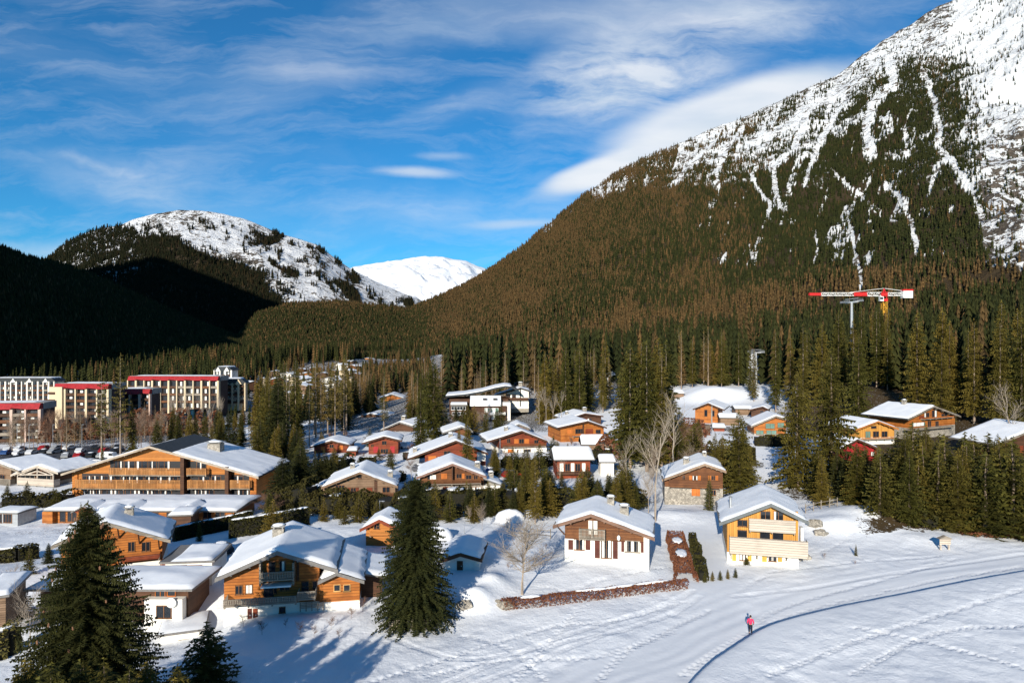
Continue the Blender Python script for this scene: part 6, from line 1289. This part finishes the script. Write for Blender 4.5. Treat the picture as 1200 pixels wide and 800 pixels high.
# --- rocks
def rock(label, px, py, s, seed):
    random.seed(seed); m = MB().blob((0, 0, s*.25), s, s*.7, s*.55, 9, 6, .28); t = m.build('rock', STONE); t.location = gp(px, py); tagp(t, label, 'rock')
rock('brown boulder half sunk in the snow heap beside the lone spruce', 545, 711, .85, 3); rock('flat brown rock at the left end of the clipped beech hedge', 593, 712, .9, 5); rock('small stone next to the flat rock by the beech hedge', 584, 705, .35, 7)
rock('stone heap at the right foot of the yellow chalet', 941, 655, 1.0, 9); rock('bare rocky ledge right of the yellow chalet, upper of two', 955, 616, 1.2, 11); rock('bare rocky ledge right of the yellow chalet, lower of two', 962, 626, 1.0, 13); random.seed(8)
# --- fences
def board_fence(label, a, b, h, mat, step=.17, gap=.03, pointed=False, name='fence'):
    a = Vector(a); b = Vector(b); d = b-a; L_ = math.hypot(d.x, d.y); t = thing(name, label, 'fence', a, math.atan2(d.y, d.x)); n = int(L_/step)
    m = MB(); rs = random.Random(3)
    for k in range(n):
        x = k*step; z = d.z*k/n; hh = h*rs.uniform(.93, 1.04); m.box(x, x+step-gap, -.02, .02, z-.2, z+hh)
    m.build('boards', mat, t)
    for zz in (.3, .8):
        MB().beam((0, .06, h*zz), (L_, .06, h*zz+d.z), .06, .09).build('rail', GREY_WOOD, t)
    k = 0.
    while k <= L_+.01: MB().box(k-.05, k+.05, .10, .2, d.z*k/L_-.3, d.z*k/L_+h*.95).build('post', GREY_WOOD, t); k += max(1.8, L_/8)
    return t
board_fence('little grey picket fence at the foot of the columnar dark spruce', gp(456, 738.5), gp(505, 736), 1.0, GREY_WOOD, .22, .08)
board_fence('brown board fence behind the garage with the timber doors', gat(188, 84.5), gat(246, 86.5), 1.5, FENCEW)
board_fence('brown board fence left of the garage with the timber doors', gat(155, 79.5), gat(187, 81.5), 1.6, FENCEW)
def rail_fence(label, pts):
    t = thing('fence', label, 'fence', pts[0]); q = [Vector(p)-Vector(pts[0]) for p in pts]
    for p in q: MB().beam((p.x, p.y, p.z-.3), (p.x+.03, p.y, p.z+1.4), .12).build('post', GREY_WOOD, t)
    for a, b in zip(q[:-1], q[1:]):
        for z in (.5, 1.1): MB().beam((a.x, a.y-.06, a.z+z), (b.x, b.y-.06, b.z+z+random.uniform(-.08, .08)), .07).build('rail', GREY_WOOD, t)
rail_fence('rustic post and rail fence behind the snow mound', [gat(px, Y) for px, Y in ((944,107),(953,108),(962,109),(972,110),(981,110.5))])
rail_fence('thin wire and post fence uphill left of the white plaster chalet', [gat(px, Y) for px, Y in ((600,97),(615,97),(630,96.5),(645,96))])
# --- sign posts by the grove
def signboard():
    p = gp(1107, 644); t = thing('notice_board', 'small pale notice board on two posts at the edge of the right grove', 'sign', p)
    for x in (-.55, .55): MB().box(x-.09, x+.09, -.09, .09, -.4, 1.55).build('post', PALE_PLANK, t)
    MB().box(-.75, .75, -.14, -.092, .75, 1.5).build('board', PALE_PLANK, t); MB().prism([(-.95, 1.55), (.95, 1.55), (0, 1.95)], -.35, .3).build('roof', GREY_WOOD, t)
signboard()
def pole(label, px, py, Y, top, r=.09, lamp=False, name='pole', group=None):
    p = P(px, py, Y); p.z = g1(p.x, p.y)-.2; H = CAMZ+(400-top)*Y/F-p.z; t = thing(name, label, 'lamp post' if lamp else 'pole', p, 0, group); MB().tube((0, 0, 0), (0, 0, H), r, r*.6, 8).build('post', GREYM, t)
    if lamp: MB().beam((0, 0, H-.1), (.5, -.3, H), .07).build('arm', GREYM, t); MB().blob((.6, -.35, H-.05), .28, .18, .1, 8, 4, 0).build('lamp_head', GREYM, t)
pole('slim pale mast rising past the eave of the dark red chalet', 586, 552, 146, 514, .09); pole('short grey lamp post below the weathered chalet', 445, 601, 105, 586, .07, True, 'street_lamp'); pole('grey pole with a white box in the snowy garden above the hut', 544, 628, 98, 611, .05)
pole('lamp post beside the snowy yard of the bright red chalet', 482, 560, 132, 545, .07, True, 'street_lamp'); pole('thin mast in front of the plain orange gable', 834.5, 520, 176, 474, .07)
for px in (20, 34, 62, 96): pole('thin street lamp along the car park road', px, 520, 206, 497, .07, True, 'street_lamp', 'street lamps of the car park')
# --- snow heaps along roofs and yards are part of the ground; piled clumps here
def heap(label, px, py, sx, sy, h, seed):
    random.seed(seed); m = MB()
    m.blob((0, 0, 0), sx, sy, h, 16, 8, .07); o = m.build('snow_heap', HEAPSNOW, None, True); o.location = gp(px, py)-Vector((0, 0, h*.25)); tagp(o, label, 'snow heap')
heap('rounded snow heap standing like a bollard behind the orange chalet', 355, 628, 1.0, .9, 2.1, 1); heap('snow lump under the apple trees above the hut', 512, 625, 2.2, 1.6, 1.3, 2); heap('snow lump on the sunny corner beyond the hut', 598, 606, 2.4, 1.6, 1.7, 3)
random.seed(9)

# --- cars
def car_proto(kind):
    m = MB(); prof = {'car': [(-2.1,.35),(2.1,.35),(2.15,.7),(1.95,.85),(1.0,.95),(.45,1.42),(-1.1,1.45),(-1.85,1.0),(-2.15,.9)], 'van': [(-2.4,.35),(2.4,.35),(2.45,.9),(1.9,1.15),(1.5,1.95),(-2.35,2.0),(-2.42,.9)]}[kind]
    b = MB().prism(prof, -.85, .85); bpy_b = bpy.data.meshes.new('body'); bpy_b.from_pydata(b.v, [], b.f)
    g = MB()
    if kind == 'car': g.prism([(.88,.98),(.42,1.36),(-1.05,1.38),(-1.6,1.02)], -.865, .865)
    else: g.prism([(1.84,1.2),(1.5,1.82),(.5,1.82),(.5,1.2)], -.865, .865)
    bpy_g = bpy.data.meshes.new('window'); bpy_g.from_pydata(g.v, [], g.f); bpy_g.materials.append(GLASS)
    w = MB().tube((0,-.11,0), (0,.11,0), .33, .33, 12); bpy_w = bpy.data.meshes.new('wheel'); bpy_w.from_pydata(w.v, [], w.f); bpy_w.materials.append(DARKM)
    zt = 1.46 if kind == 'car' else 2.01; s = MB().blob((-.3 if kind == 'car' else -.4, 0, zt), .75 if kind == 'car' else 1.7, .7, .13, 10, 5, .08); bpy_s = bpy.data.meshes.new('snow_cap'); bpy_s.from_pydata(s.v, [], s.f); bpy_s.materials.append(HEAPSNOW)
    return bpy_b, bpy_g, bpy_w, bpy_s
CARP = {k: car_proto(k) for k in ('car', 'van')}
PAINTS = {'dark': (.02,.022,.025), 'white': (.7,.7,.7), 'silver': (.35,.36,.37), 'red': (.35,.02,.02), 'blue': (.03,.08,.22), 'grey': (.12,.12,.13), 'yellow': (.75,.42,.02)}
CBODY = {}
for n_, c_ in PAINTS.items():
    mt = mat_plain(n_+'_car_paint', c_, .3, .05, 1, .3, .5)
    for k in ('car', 'van'): me = CARP[k][0].copy(); me.materials.append(mt); CBODY[(k, n_)] = me
def car(kind, colour, loc, rz, label, group=None, snow=True):
    t = thing('parked_van' if kind == 'van' else 'parked_car', label, kind, loc, rz, group); link('body', CBODY[(kind, colour)], None, t); link('window', CARP[kind][1], None, t)
    for sx in (-1.3, 1.35):
        for sy in (-.78, .78): o = link('wheel', CARP[kind][2], None, t); o.location = (sx, sy, .33)
    if snow: link('snow_cap', CARP[kind][3], None, t)
    return t
random.seed(31); cols_ = ['dark','dark','grey','white','silver','red','blue','dark','white']
for r_, Y in enumerate((176, 184, 193, 202, 212)):
    for k in range(11):
        px = 2+k*14.5+random.uniform(-1.5, 1.5)+r_*2
        if px > 152 or random.random() < .3: continue
        x = (px-600)*Y/F; z = g1(x, Y)
        if not clear(x, Y, z, 1.6, 2, True, hidemax=.3): continue
        if r_ == 1 and 58 < px < 74: continue
        c_ = random.choice(cols_); car('car', c_, (x, Y, z), R(random.choice((90,75,105))+random.uniform(-6, 6)), '%s car parked in the rows of the snowy car park' % {'dark': 'black', 'silver': 'silver'}.get(c_, c_), '%s cars in the car park' % c_, random.random() < .6)
Y = 184; car('car', 'yellow', (P(66, 500, Y).x, Y, g1(P(66, 500, Y).x, Y)), R(12), 'the only yellow car in the snowy car park', None, False)
Y = 172; car('van', 'white', (P(112, 500, Y).x, Y, g1(P(112, 500, Y).x, Y)), R(15), 'white van standing right of the parked cars, nearer one', None, True)
Y = 190; car('van', 'white', (P(128, 500, Y).x, Y, g1(P(128, 500, Y).x, Y)), R(-10), 'white van farther back near the thin pines', None, True)
for i, (px, Y, c_, lb) in enumerate(((600, 140, 'red', 'red car on the snowy drive below the dark red chalet'), (493, 146, 'grey', 'grey car beside the left end of the long-roofed red chalet'), (640, 178, 'white', 'white car between the dark red and the cross framed orange chalets'), (258, 92, 'dark', 'dark car in the shade behind the garage'), (634, 118, 'dark', 'dark car beside the low slab-roofed house'), (1080, 160, 'silver', 'silver car in front of the glowing orange chalet'), (575, 142, 'blue', 'blue car parked by the white end wall of the long-roofed red chalet'), (472, 178, 'white', 'white car on the lane behind the bright red chalet'))):
    car('car', c_, gat(px, Y), R(20+i*40), lb)

# --- tower crane
def truss(m, a, b, w, h, n, r=.09, tri=False):
    a = Vector(a); b = Vector(b); d = (b-a).normalized(); u = d.cross(Vector((0, 0, 1))); u = Vector((0, 1, 0)) if u.length < .1 else u.normalized(); v = u.cross(d).normalized()
    C = [(-w/2, -h/2), (w/2, -h/2), (w/2, h/2), (-w/2, h/2)]
    for cx, cy in C: m.beam(a+u*cx+v*cy, b+u*cx+v*cy, r*1.6)
    for k in range(n):
        p = a.lerp(b, k/n); q = a.lerp(b, (k+1)/n)
        for i in range(4):
            c0, c1 = C[i], C[(i+1) % 4]; 
            if k % 2: c0, c1 = c1, c0
            m.beam(p+u*c0[0]+v*c0[1], q+u*c1[0]+v*c1[1], r)
            m.beam(p+u*c0[0]+v*c0[1], p+u*c1[0]+v*c1[1], r)
def crane():
    Y = 300; b = P(1036, 400, Y); b.z = g1(b.x, b.y); t = thing('tower_crane', 'red and white tower crane whose jib reaches out over the wood', 'crane', b); zj = P(0, 345, Y).z-b.z; k = Y/F
    m = MB(); truss(m, (0, 0, -1), (0, 0, zj-3.0), 1.7, 1.7, 20, .13); m.build('mast', CRANE_Y, t)
    MB().box(-1.1, 1.1, -1.1, 1.1, zj-2.98, zj-1.9).build('slewing_ring', CRANE_R, t)
    c = MB().box(-2.6, -1.15, -1.9, -.4, zj-3.0, zj-1.0).build('cab', CRANE_W, t); MB().box(-2.63, -1.4, -1.93, -1.89, zj-2.3, zj-1.3).build('cab_window', GLASS, c)
    sec = [(-88, -74, CRANE_R, .7), (-74, -54, CRANE_W, 1.0), (-54, -36, CRANE_W, 1.0), (-36, -20, CRANE_R, 1.3), (-20, -4, CRANE_W, 1.3), (-4, 4, CRANE_R, 1.5), (4, 22, CRANE_W, 1.0)]
    for a, e, mt, h in sec:
        m = MB(); truss(m, (a*k, 0, zj+.1-.6*(a/88)*0), (e*k, 0, zj+.1), 1.1, h+.3, max(3, int((e-a)*k/1.5)), .10)
        if mt is CRANE_R: m.box(a*k+.2, e*k-.2, -.5, .5, zj-.45, zj+.65)
        m.build('jib_section', mt, t)
    MB().box(21*k, 32*k, -1.2, 1.2, zj-1.6, zj+1.5).build('counterweight', CRANE_W, t); MB().box(20.6*k, 32.4*k, -1.25, 1.25, zj+1.502, zj+2.2).build('counterweight_top', CRANE_R, t)
    m = MB(); m.beam((-1.2, 0, zj-1.8), (0, 0, zj+2.8), .3); m.beam((1.2, 0, zj-1.8), (0, 0, zj+2.8), .3); m.build('apex_frame', CRANE_R, t)
    MB().beam((0, 0, zj+2.7), (26*k, 0, zj+1.4), .16).build('tie_bar', CRANE_W, t); MB().beam((0, 0, zj+2.7), (-40*k, 0, zj+.9), .14).build('tie_bar', CRANE_W, t)
crane()
def pylon(label, px, Y, top, r, wid, tilt=0):
    p = P(px, 400, Y); p.z = g1(p.x, p.y)-.5; H = CAMZ+(400-top)*Y/F-p.z; t = thing('lift_pylon', label, 'lift pylon', p, R(8)); MB().tube((0, 0, 0), (0, 0, H), r, r*.62, 12).build('tower', GREYM, t)
    c = MB().beam((-wid/2, 0, H-tilt), (wid/2, 0, H+tilt), .5, .6).build('crossarm', GREYM, t)
    for s in (-1, 1):
        m = MB().beam((s*wid/2, -3.0, H+s*tilt+.1), (s*wid/2, 3.0, H+s*tilt+.1), .25, .35)
        for k in range(6): m.tube((s*wid/2-.12, -2.6+k*1.04, H+s*tilt+.45), (s*wid/2+.12, -2.6+k*1.04, H+s*tilt+.45), .3, .3, 8)
        m.build('sheave_train', GREYM, t)
        MB().beam((s*wid/2, -2.6, H+s*tilt+1.0), (s*wid/2*.6, 2.6, H+s*tilt+1.1), .12).build('catwalk_rail', GREYM, t)
    MB().beam((-wid/2, 0, H-tilt+1.3), (wid/2, 0, H+tilt+1.3), .16).build('catwalk', GREYM, t); m = MB()
    for k in range(int(H/.6)): m.box(-.2, .2, -r-.15, -r-.1, k*.6, k*.6+.05)
    m.build('ladder', GREYM, t)
pylon('tallest grey lift pylon under the crane jib', 998, 262, 354, .75, 5.5, .3); pylon('grey lift pylon standing at the top of the snowy piste', 886, 296, 413, .6, 4.6); pylon('grey lift pylon with slanting crossarm left of the tall central spruces', 712, 278, 441, .6, 4.4, .7)
crane_c = None

# --- the walker
def person():
    g = gp(879.5, 742.5); t = thing('person', 'person in a pink jacket and black trousers walking away over the groomed snow', 'person', g, R(-20))
    def skin(name, pts, edges, mat, root=0, sub=2):
        me = bpy.data.meshes.new(name); me.from_pydata([p[:3] for p in pts], edges, []); o = link(name, me, None, t); md = o.modifiers.new('skin', 'SKIN'); o.modifiers.new('sub', 'SUBSURF').levels = sub; o.modifiers['sub'].render_levels = sub
        for i, v in enumerate(me.skin_vertices[0].data): v.radius = (pts[i][3], pts[i][4] if len(pts[i]) > 4 else pts[i][3]); v.use_root = (i == root)
        md.use_smooth_shade = True; me.materials.append(mat); return o
    SKN = mat_plain('skin', (.50,.30,.22), .6, .05); PINK = mat_plain('pink_jacket', (.62,.03,.10), .7, .12, 8); BLK = mat_plain('black_trousers', (.012,.012,.015), .8, .2, 8); HAIR = mat_plain('dark_hair', (.03,.02,.015), .8, .2, 10)
    # body: +y is forward (away from the viewer)
    B = [(0,0,.95,.13,.10),(0,0,1.15,.125,.09),(0,0,1.38,.15,.095),(0,0,1.48,.07,.07),(0,.02,1.56,.055,.055),(0,.03,1.66,.085,.10),(0,.03,1.74,.07,.085),
         (-.10,0,.90,.085),(-.11,.10,.50,.06),(-.11,.04,.10,.045),(-.11,.16,.04,.04,.03),(.10,0,.90,.085),(.11,-.03,.50,.06),(.11,-.20,.13,.045),(.11,-.10,.05,.04,.03),
         (-.19,0,1.42,.06),(-.26,-.06,1.15,.045),(-.25,.10,.96,.036),(-.25,.16,.90,.03),(.19,0,1.42,.06),(.27,.02,1.15,.045),(.26,.16,.98,.036),(.26,.22,.93,.03)]
    E = [(0,1),(1,2),(2,3),(3,4),(4,5),(5,6),(0,7),(7,8),(8,9),(9,10),(0,11),(11,12),(12,13),(13,14),(2,15),(15,16),(16,17),(17,18),(2,19),(19,20),(20,21),(21,22)]
    skin('body', B, E, SKN)
    J = [(0,0,.88,.17,.13),(0,0,1.15,.155,.12),(0,0,1.38,.18,.125),(0,0.01,1.50,.09,.09),(-.20,0,1.42,.085),(-.27,-.06,1.15,.07),(-.26,.09,.98,.05),(.20,0,1.42,.085),(.28,.02,1.15,.07),(.27,.15,1.0,.05)]
    skin('jacket', J, [(0,1),(1,2),(2,3),(2,4),(4,5),(5,6),(2,7),(7,8),(8,9)], PINK)
    T_ = [(0,0,.93,.145,.115),(-.10,0,.86,.10),(-.11,.10,.50,.078),(-.11,.05,.14,.06),(.10,0,.86,.10),(.11,-.03,.50,.078),(.11,-.18,.17,.06)]
    skin('trousers', T_, [(0,1),(1,2),(2,3),(0,4),(4,5),(5,6)], BLK)
    for sx, sy in ((-.11, .10), (.11, -.14)): MB().blob((sx, sy, .05), .055, .14, .06, 10, 6, 0).build('boot', BLK, t, True)
    h = MB().blob((0, .005, 1.71), .105, .125, .115, 12, 7, .02).build('hair', HAIR, t, True)
    for sx in (-.035, .035): MB().blob((sx, .125, 1.69), .012, .008, .008, 6, 4, 0).build('eye', WHITEP, t)
    MB().blob((0, .14, 1.66), .014, .02, .02, 6, 4, 0).build('nose', SKN, t); MB().box(-.025, .025, .12, .128, 1.615, 1.625).build('mouth', REDM, t)
    for sx in (-.09, .09): MB().blob((sx, .03, 1.67), .012, .02, .03, 6, 4, 0).build('ear', SKN, t)
    for s_, (hx, hy, hz) in ((-1, (-.25, .18, .87)), (1, (.26, .24, .90))):
        hm = MB(); hm.blob((hx, hy, hz), .035, .022, .05, 8, 5, 0)
        for f_, ln in enumerate((.060, .070, .066, .052)): x = hx-.024+.016*f_; hm.tube((x, hy, hz-.03), (x, hy+.018, hz-.03-ln), .009, .007, 6)
        hm.tube((hx-s_*.03, hy+.01, hz+.0), (hx-s_*.045, hy+.035, hz-.045), .011, .008, 6); hm.build('glove', BLK, t)
person()
# ================================================================ LIGHT, SKY, CAMERA
SUN_AZ = R(180+16); SUN_EL = R(19)
to_sun = Vector((math.sin(SUN_AZ)*math.cos(SUN_EL), math.cos(SUN_AZ)*math.cos(SUN_EL), math.sin(SUN_EL)))
sd = bpy.data.lights.new('sun', 'SUN'); sd.energy = 5.0; sd.angle = R(.5); sd.color = (1, .925, .80)
so_ = bpy.data.objects.new('sun', sd); col.objects.link(so_); so_.rotation_euler = to_sun.to_track_quat('Z', 'Y').to_euler(); so_.location = (0, -50, 100)
w = bpy.data.worlds.new('World'); scene.world = w; w.use_nodes = True; nt = w.node_tree
bg = nt.nodes['Background']; bg.inputs[1].default_value = .051
sky = N(nt, 'ShaderNodeTexSky', sky_type='NISHITA', sun_disc=False, sun_elevation=SUN_EL, sun_rotation=SUN_AZ, altitude=1100, air_density=1.0, dust_density=.2, ozone_density=2.2)
tc = N(nt, 'ShaderNodeTexCoord'); sp = N(nt, 'ShaderNodeSeparateXYZ'); L(nt, tc.outputs['Generated'], sp.inputs[0])
ay = math_(nt, 'MAXIMUM', math_(nt, 'ABSOLUTE', sp.outputs[1]), .05)
qx = math_(nt, 'DIVIDE', sp.outputs[0], ay); qz = math_(nt, 'DIVIDE', sp.outputs[2], ay)
cb = N(nt, 'ShaderNodeCombineXYZ'); L(nt, qx, cb.inputs[0]); L(nt, qz, cb.inputs[1])
q = cb.outputs[0]
wv = N(nt, 'ShaderNodeTexNoise', ins={'Scale': 3.5, 'Detail': 5, 'Roughness': .6}); L(nt, q, wv.inputs['Vector'])
wc = N(nt, 'ShaderNodeVectorMath', operation='SUBTRACT'); L(nt, wv.outputs['Color'], wc.inputs[0]); wc.inputs[1].default_value = (.5, .5, .5)
ws = N(nt, 'ShaderNodeVectorMath', operation='SCALE'); L(nt, wc.outputs[0], ws.inputs[0]); ws.inputs['Scale'].default_value = .09
qa = N(nt, 'ShaderNodeVectorMath', operation='ADD'); L(nt, q, qa.inputs[0]); L(nt, ws.outputs[0], qa.inputs[1]); QW = qa.outputs[0]
ws2 = N(nt, 'ShaderNodeVectorMath', operation='SCALE'); L(nt, wc.outputs[0], ws2.inputs[0]); ws2.inputs['Scale'].default_value = .022
qb = N(nt, 'ShaderNodeVectorMath', operation='ADD'); L(nt, q, qb.inputs[0]); L(nt, ws2.outputs[0], qb.inputs[1]); QS = qb.outputs[0]
def blob(vec, px, py, rx, ry, ang, soft=1.0, pw=1.0):
    """soft elliptic patch of cloud at a sky direction"""
    m = N(nt, 'ShaderNodeMapping', vector_type='TEXTURE'); m.inputs['Location'].default_value = ((px-600)/F, (400-py)/F, 0)
    m.inputs['Rotation'].default_value = (0, 0, R(ang)); m.inputs['Scale'].default_value = (rx/F, ry/F, 1)
    L(nt, vec, m.inputs['Vector'])
    ln = N(nt, 'ShaderNodeVectorMath', operation='LENGTH'); s3 = N(nt, 'ShaderNodeSeparateXYZ'); L(nt, m.outputs[0], s3.inputs[0])
    c3 = N(nt, 'ShaderNodeCombineXYZ'); L(nt, s3.outputs[0], c3.inputs[0]); L(nt, s3.outputs[1], c3.inputs[1]); L(nt, c3.outputs[0], ln.inputs[0])
    mr = N(nt, 'ShaderNodeMapRange', interpolation_type='SMOOTHSTEP', ins={'From Min': 1.0, 'From Max': 1-soft, 'To Min': 0., 'To Max': 1.}); L(nt, ln.outputs['Value'], mr.inputs['Value'])
    return mr.outputs[0]
fine = noise(nt, mapping(nt, QW, (2.2, 7, 1), (0, 0, R(-14))), 2.4, 8, .62, .3)
wisp = noise(nt, mapping(nt, QW, (1.1, 4.2, 1), (0, 0, R(-22))), 1.7, 8, .6, .6)
soft = noise(nt, mapping(nt, QS, (1, 4.5, 1), (0, 0, R(-17))), 2.2, 5, .5)
w2 = noise(nt, mapping(nt, QW, (1.6, 9, 1), (0, 0, R(-20))), 3.2, 9, .66, .4)
veil = math_(nt, 'ADD', math_(nt, 'MULTIPLY', ramp(nt, wisp, [(.46, 0.), (.80, 1.)]), .20), math_(nt, 'MULTIPLY', ramp(nt, w2, [(.46, 0.), (.78, 1.)]), .24))
parts = []
def addc(mask, amt, tex=None, lo=.3, hi=.6):
    v = math_(nt, 'MULTIPLY', mask, amt)
    if tex is not None: v = math_(nt, 'MULTIPLY', v, ramp(nt, tex, [(lo, 0.), (hi, 1.)]))
    parts.append(v)
addc(blob(QS, 865, 128, 200, 40, 17, .5), .88, soft, .0, .36)
addc(blob(QS, 765, 180, 170, 26, 20, .55), .84, soft, .0, .36)
addc(blob(QS, 706, 203, 88, 20, 15, .5), .86, soft, .1, .4)
addc(blob(QS, 920, 118, 110, 34, 6, .5), .55, soft, .1, .45)
addc(blob(QW, 740, 95, 180, 75, 12, .9), .85, fine, .38, .60)
addc(blob(QW, 870, 30, 190, 50, 6, .9), .70, fine, .38, .64)
addc(blob(QW, 690, 70, 130, 60, 40, .9), .6, fine, .36, .66)
addc(blob(QS, 487, 203, 64, 9.5, -2, .9), .66, fine, .1, .45)
addc(blob(QS, 520, 184, 46, 7, 0, 1.), .36)
addc(blob(QS, 600, 262, 80, 8, 2, .9), .5)
addc(blob(QW, 110, 194, 90, 9, -12, .9), .26, fine, .3, .55)
addc(blob(QW, 160, 215, 210, 45, -12, 1.), .30, fine, .3, .6)
addc(blob(QW, 400, 70, 300, 60, 22, 1.), .34, wisp, .35, .65)
addc(blob(QW, 560, 120, 150, 30, 22, 1.), .34, wisp, .35, .6)
addc(blob(QW, 60, 290, 200, 22, -4, 1.), .35)
addc(blob(QW, 560, 250, 230, 40, 0, 1.), .26, fine, .3, .6)
addc(blob(QW, 760, 10, 260, 40, 5, 1.), .35, wisp, .35, .6)
tot = veil
for p_ in parts:   # screen-combine
    tot = math_(nt, 'SUBTRACT', 1.0, math_(nt, 'MULTIPLY', math_(nt, 'SUBTRACT', 1.0, tot), math_(nt, 'SUBTRACT', 1.0, p_)))
hz = N(nt, 'ShaderNodeMapRange', ins={'From Min': -.02, 'From Max': .30, 'To Min': .16, 'To Max': 0.}); L(nt, qz, hz.inputs['Value'])
tot = math_(nt, 'MULTIPLY', tot, math_(nt, 'GREATER_THAN', sp.outputs[1], 0.0), clamp=True)
shade = noise(nt, mapping(nt, QS, (1, 4.5, 1), (0, 0, R(-15))), 3.2, 5, .5)
ccol = mixc(nt, ramp(nt, shade, [(.35, 0.), (.62, 1.)]), (9.0, 10.6, 12.4), (12.6, 13.2, 14.0))
mul = N(nt, 'ShaderNodeMix', data_type='RGBA', blend_type='MULTIPLY'); mul.inputs[0].default_value = 1; L(nt, sky.outputs[0], mul.inputs[6]); mul.inputs[7].default_value = SKYTINT
L(nt, mixc(nt, tot, mul.outputs[2], ccol), bg.inputs[0])

cam = bpy.data.cameras.new('camera'); co_ = bpy.data.objects.new('camera', cam); col.objects.link(co_)
cam.sensor_width = 36; cam.lens = 24; cam.clip_start = .5; cam.clip_end = 30000
co_.location = (0, 0, CAMZ); co_.rotation_euler = (R(90), 0, 0); scene.camera = co_
vs = scene.view_settings; vs.view_transform = 'Standard'; vs.look = 'None'; vs.gamma = 1; vs.exposure = EXPO; vs.use_curve_mapping = False
scene.cycles.max_bounces = 4; scene.cycles.diffuse_bounces = 2; scene.cycles.glossy_bounces = 2; scene.cycles.transparent_max_bounces = 4
scene.cycles.use_denoising = True
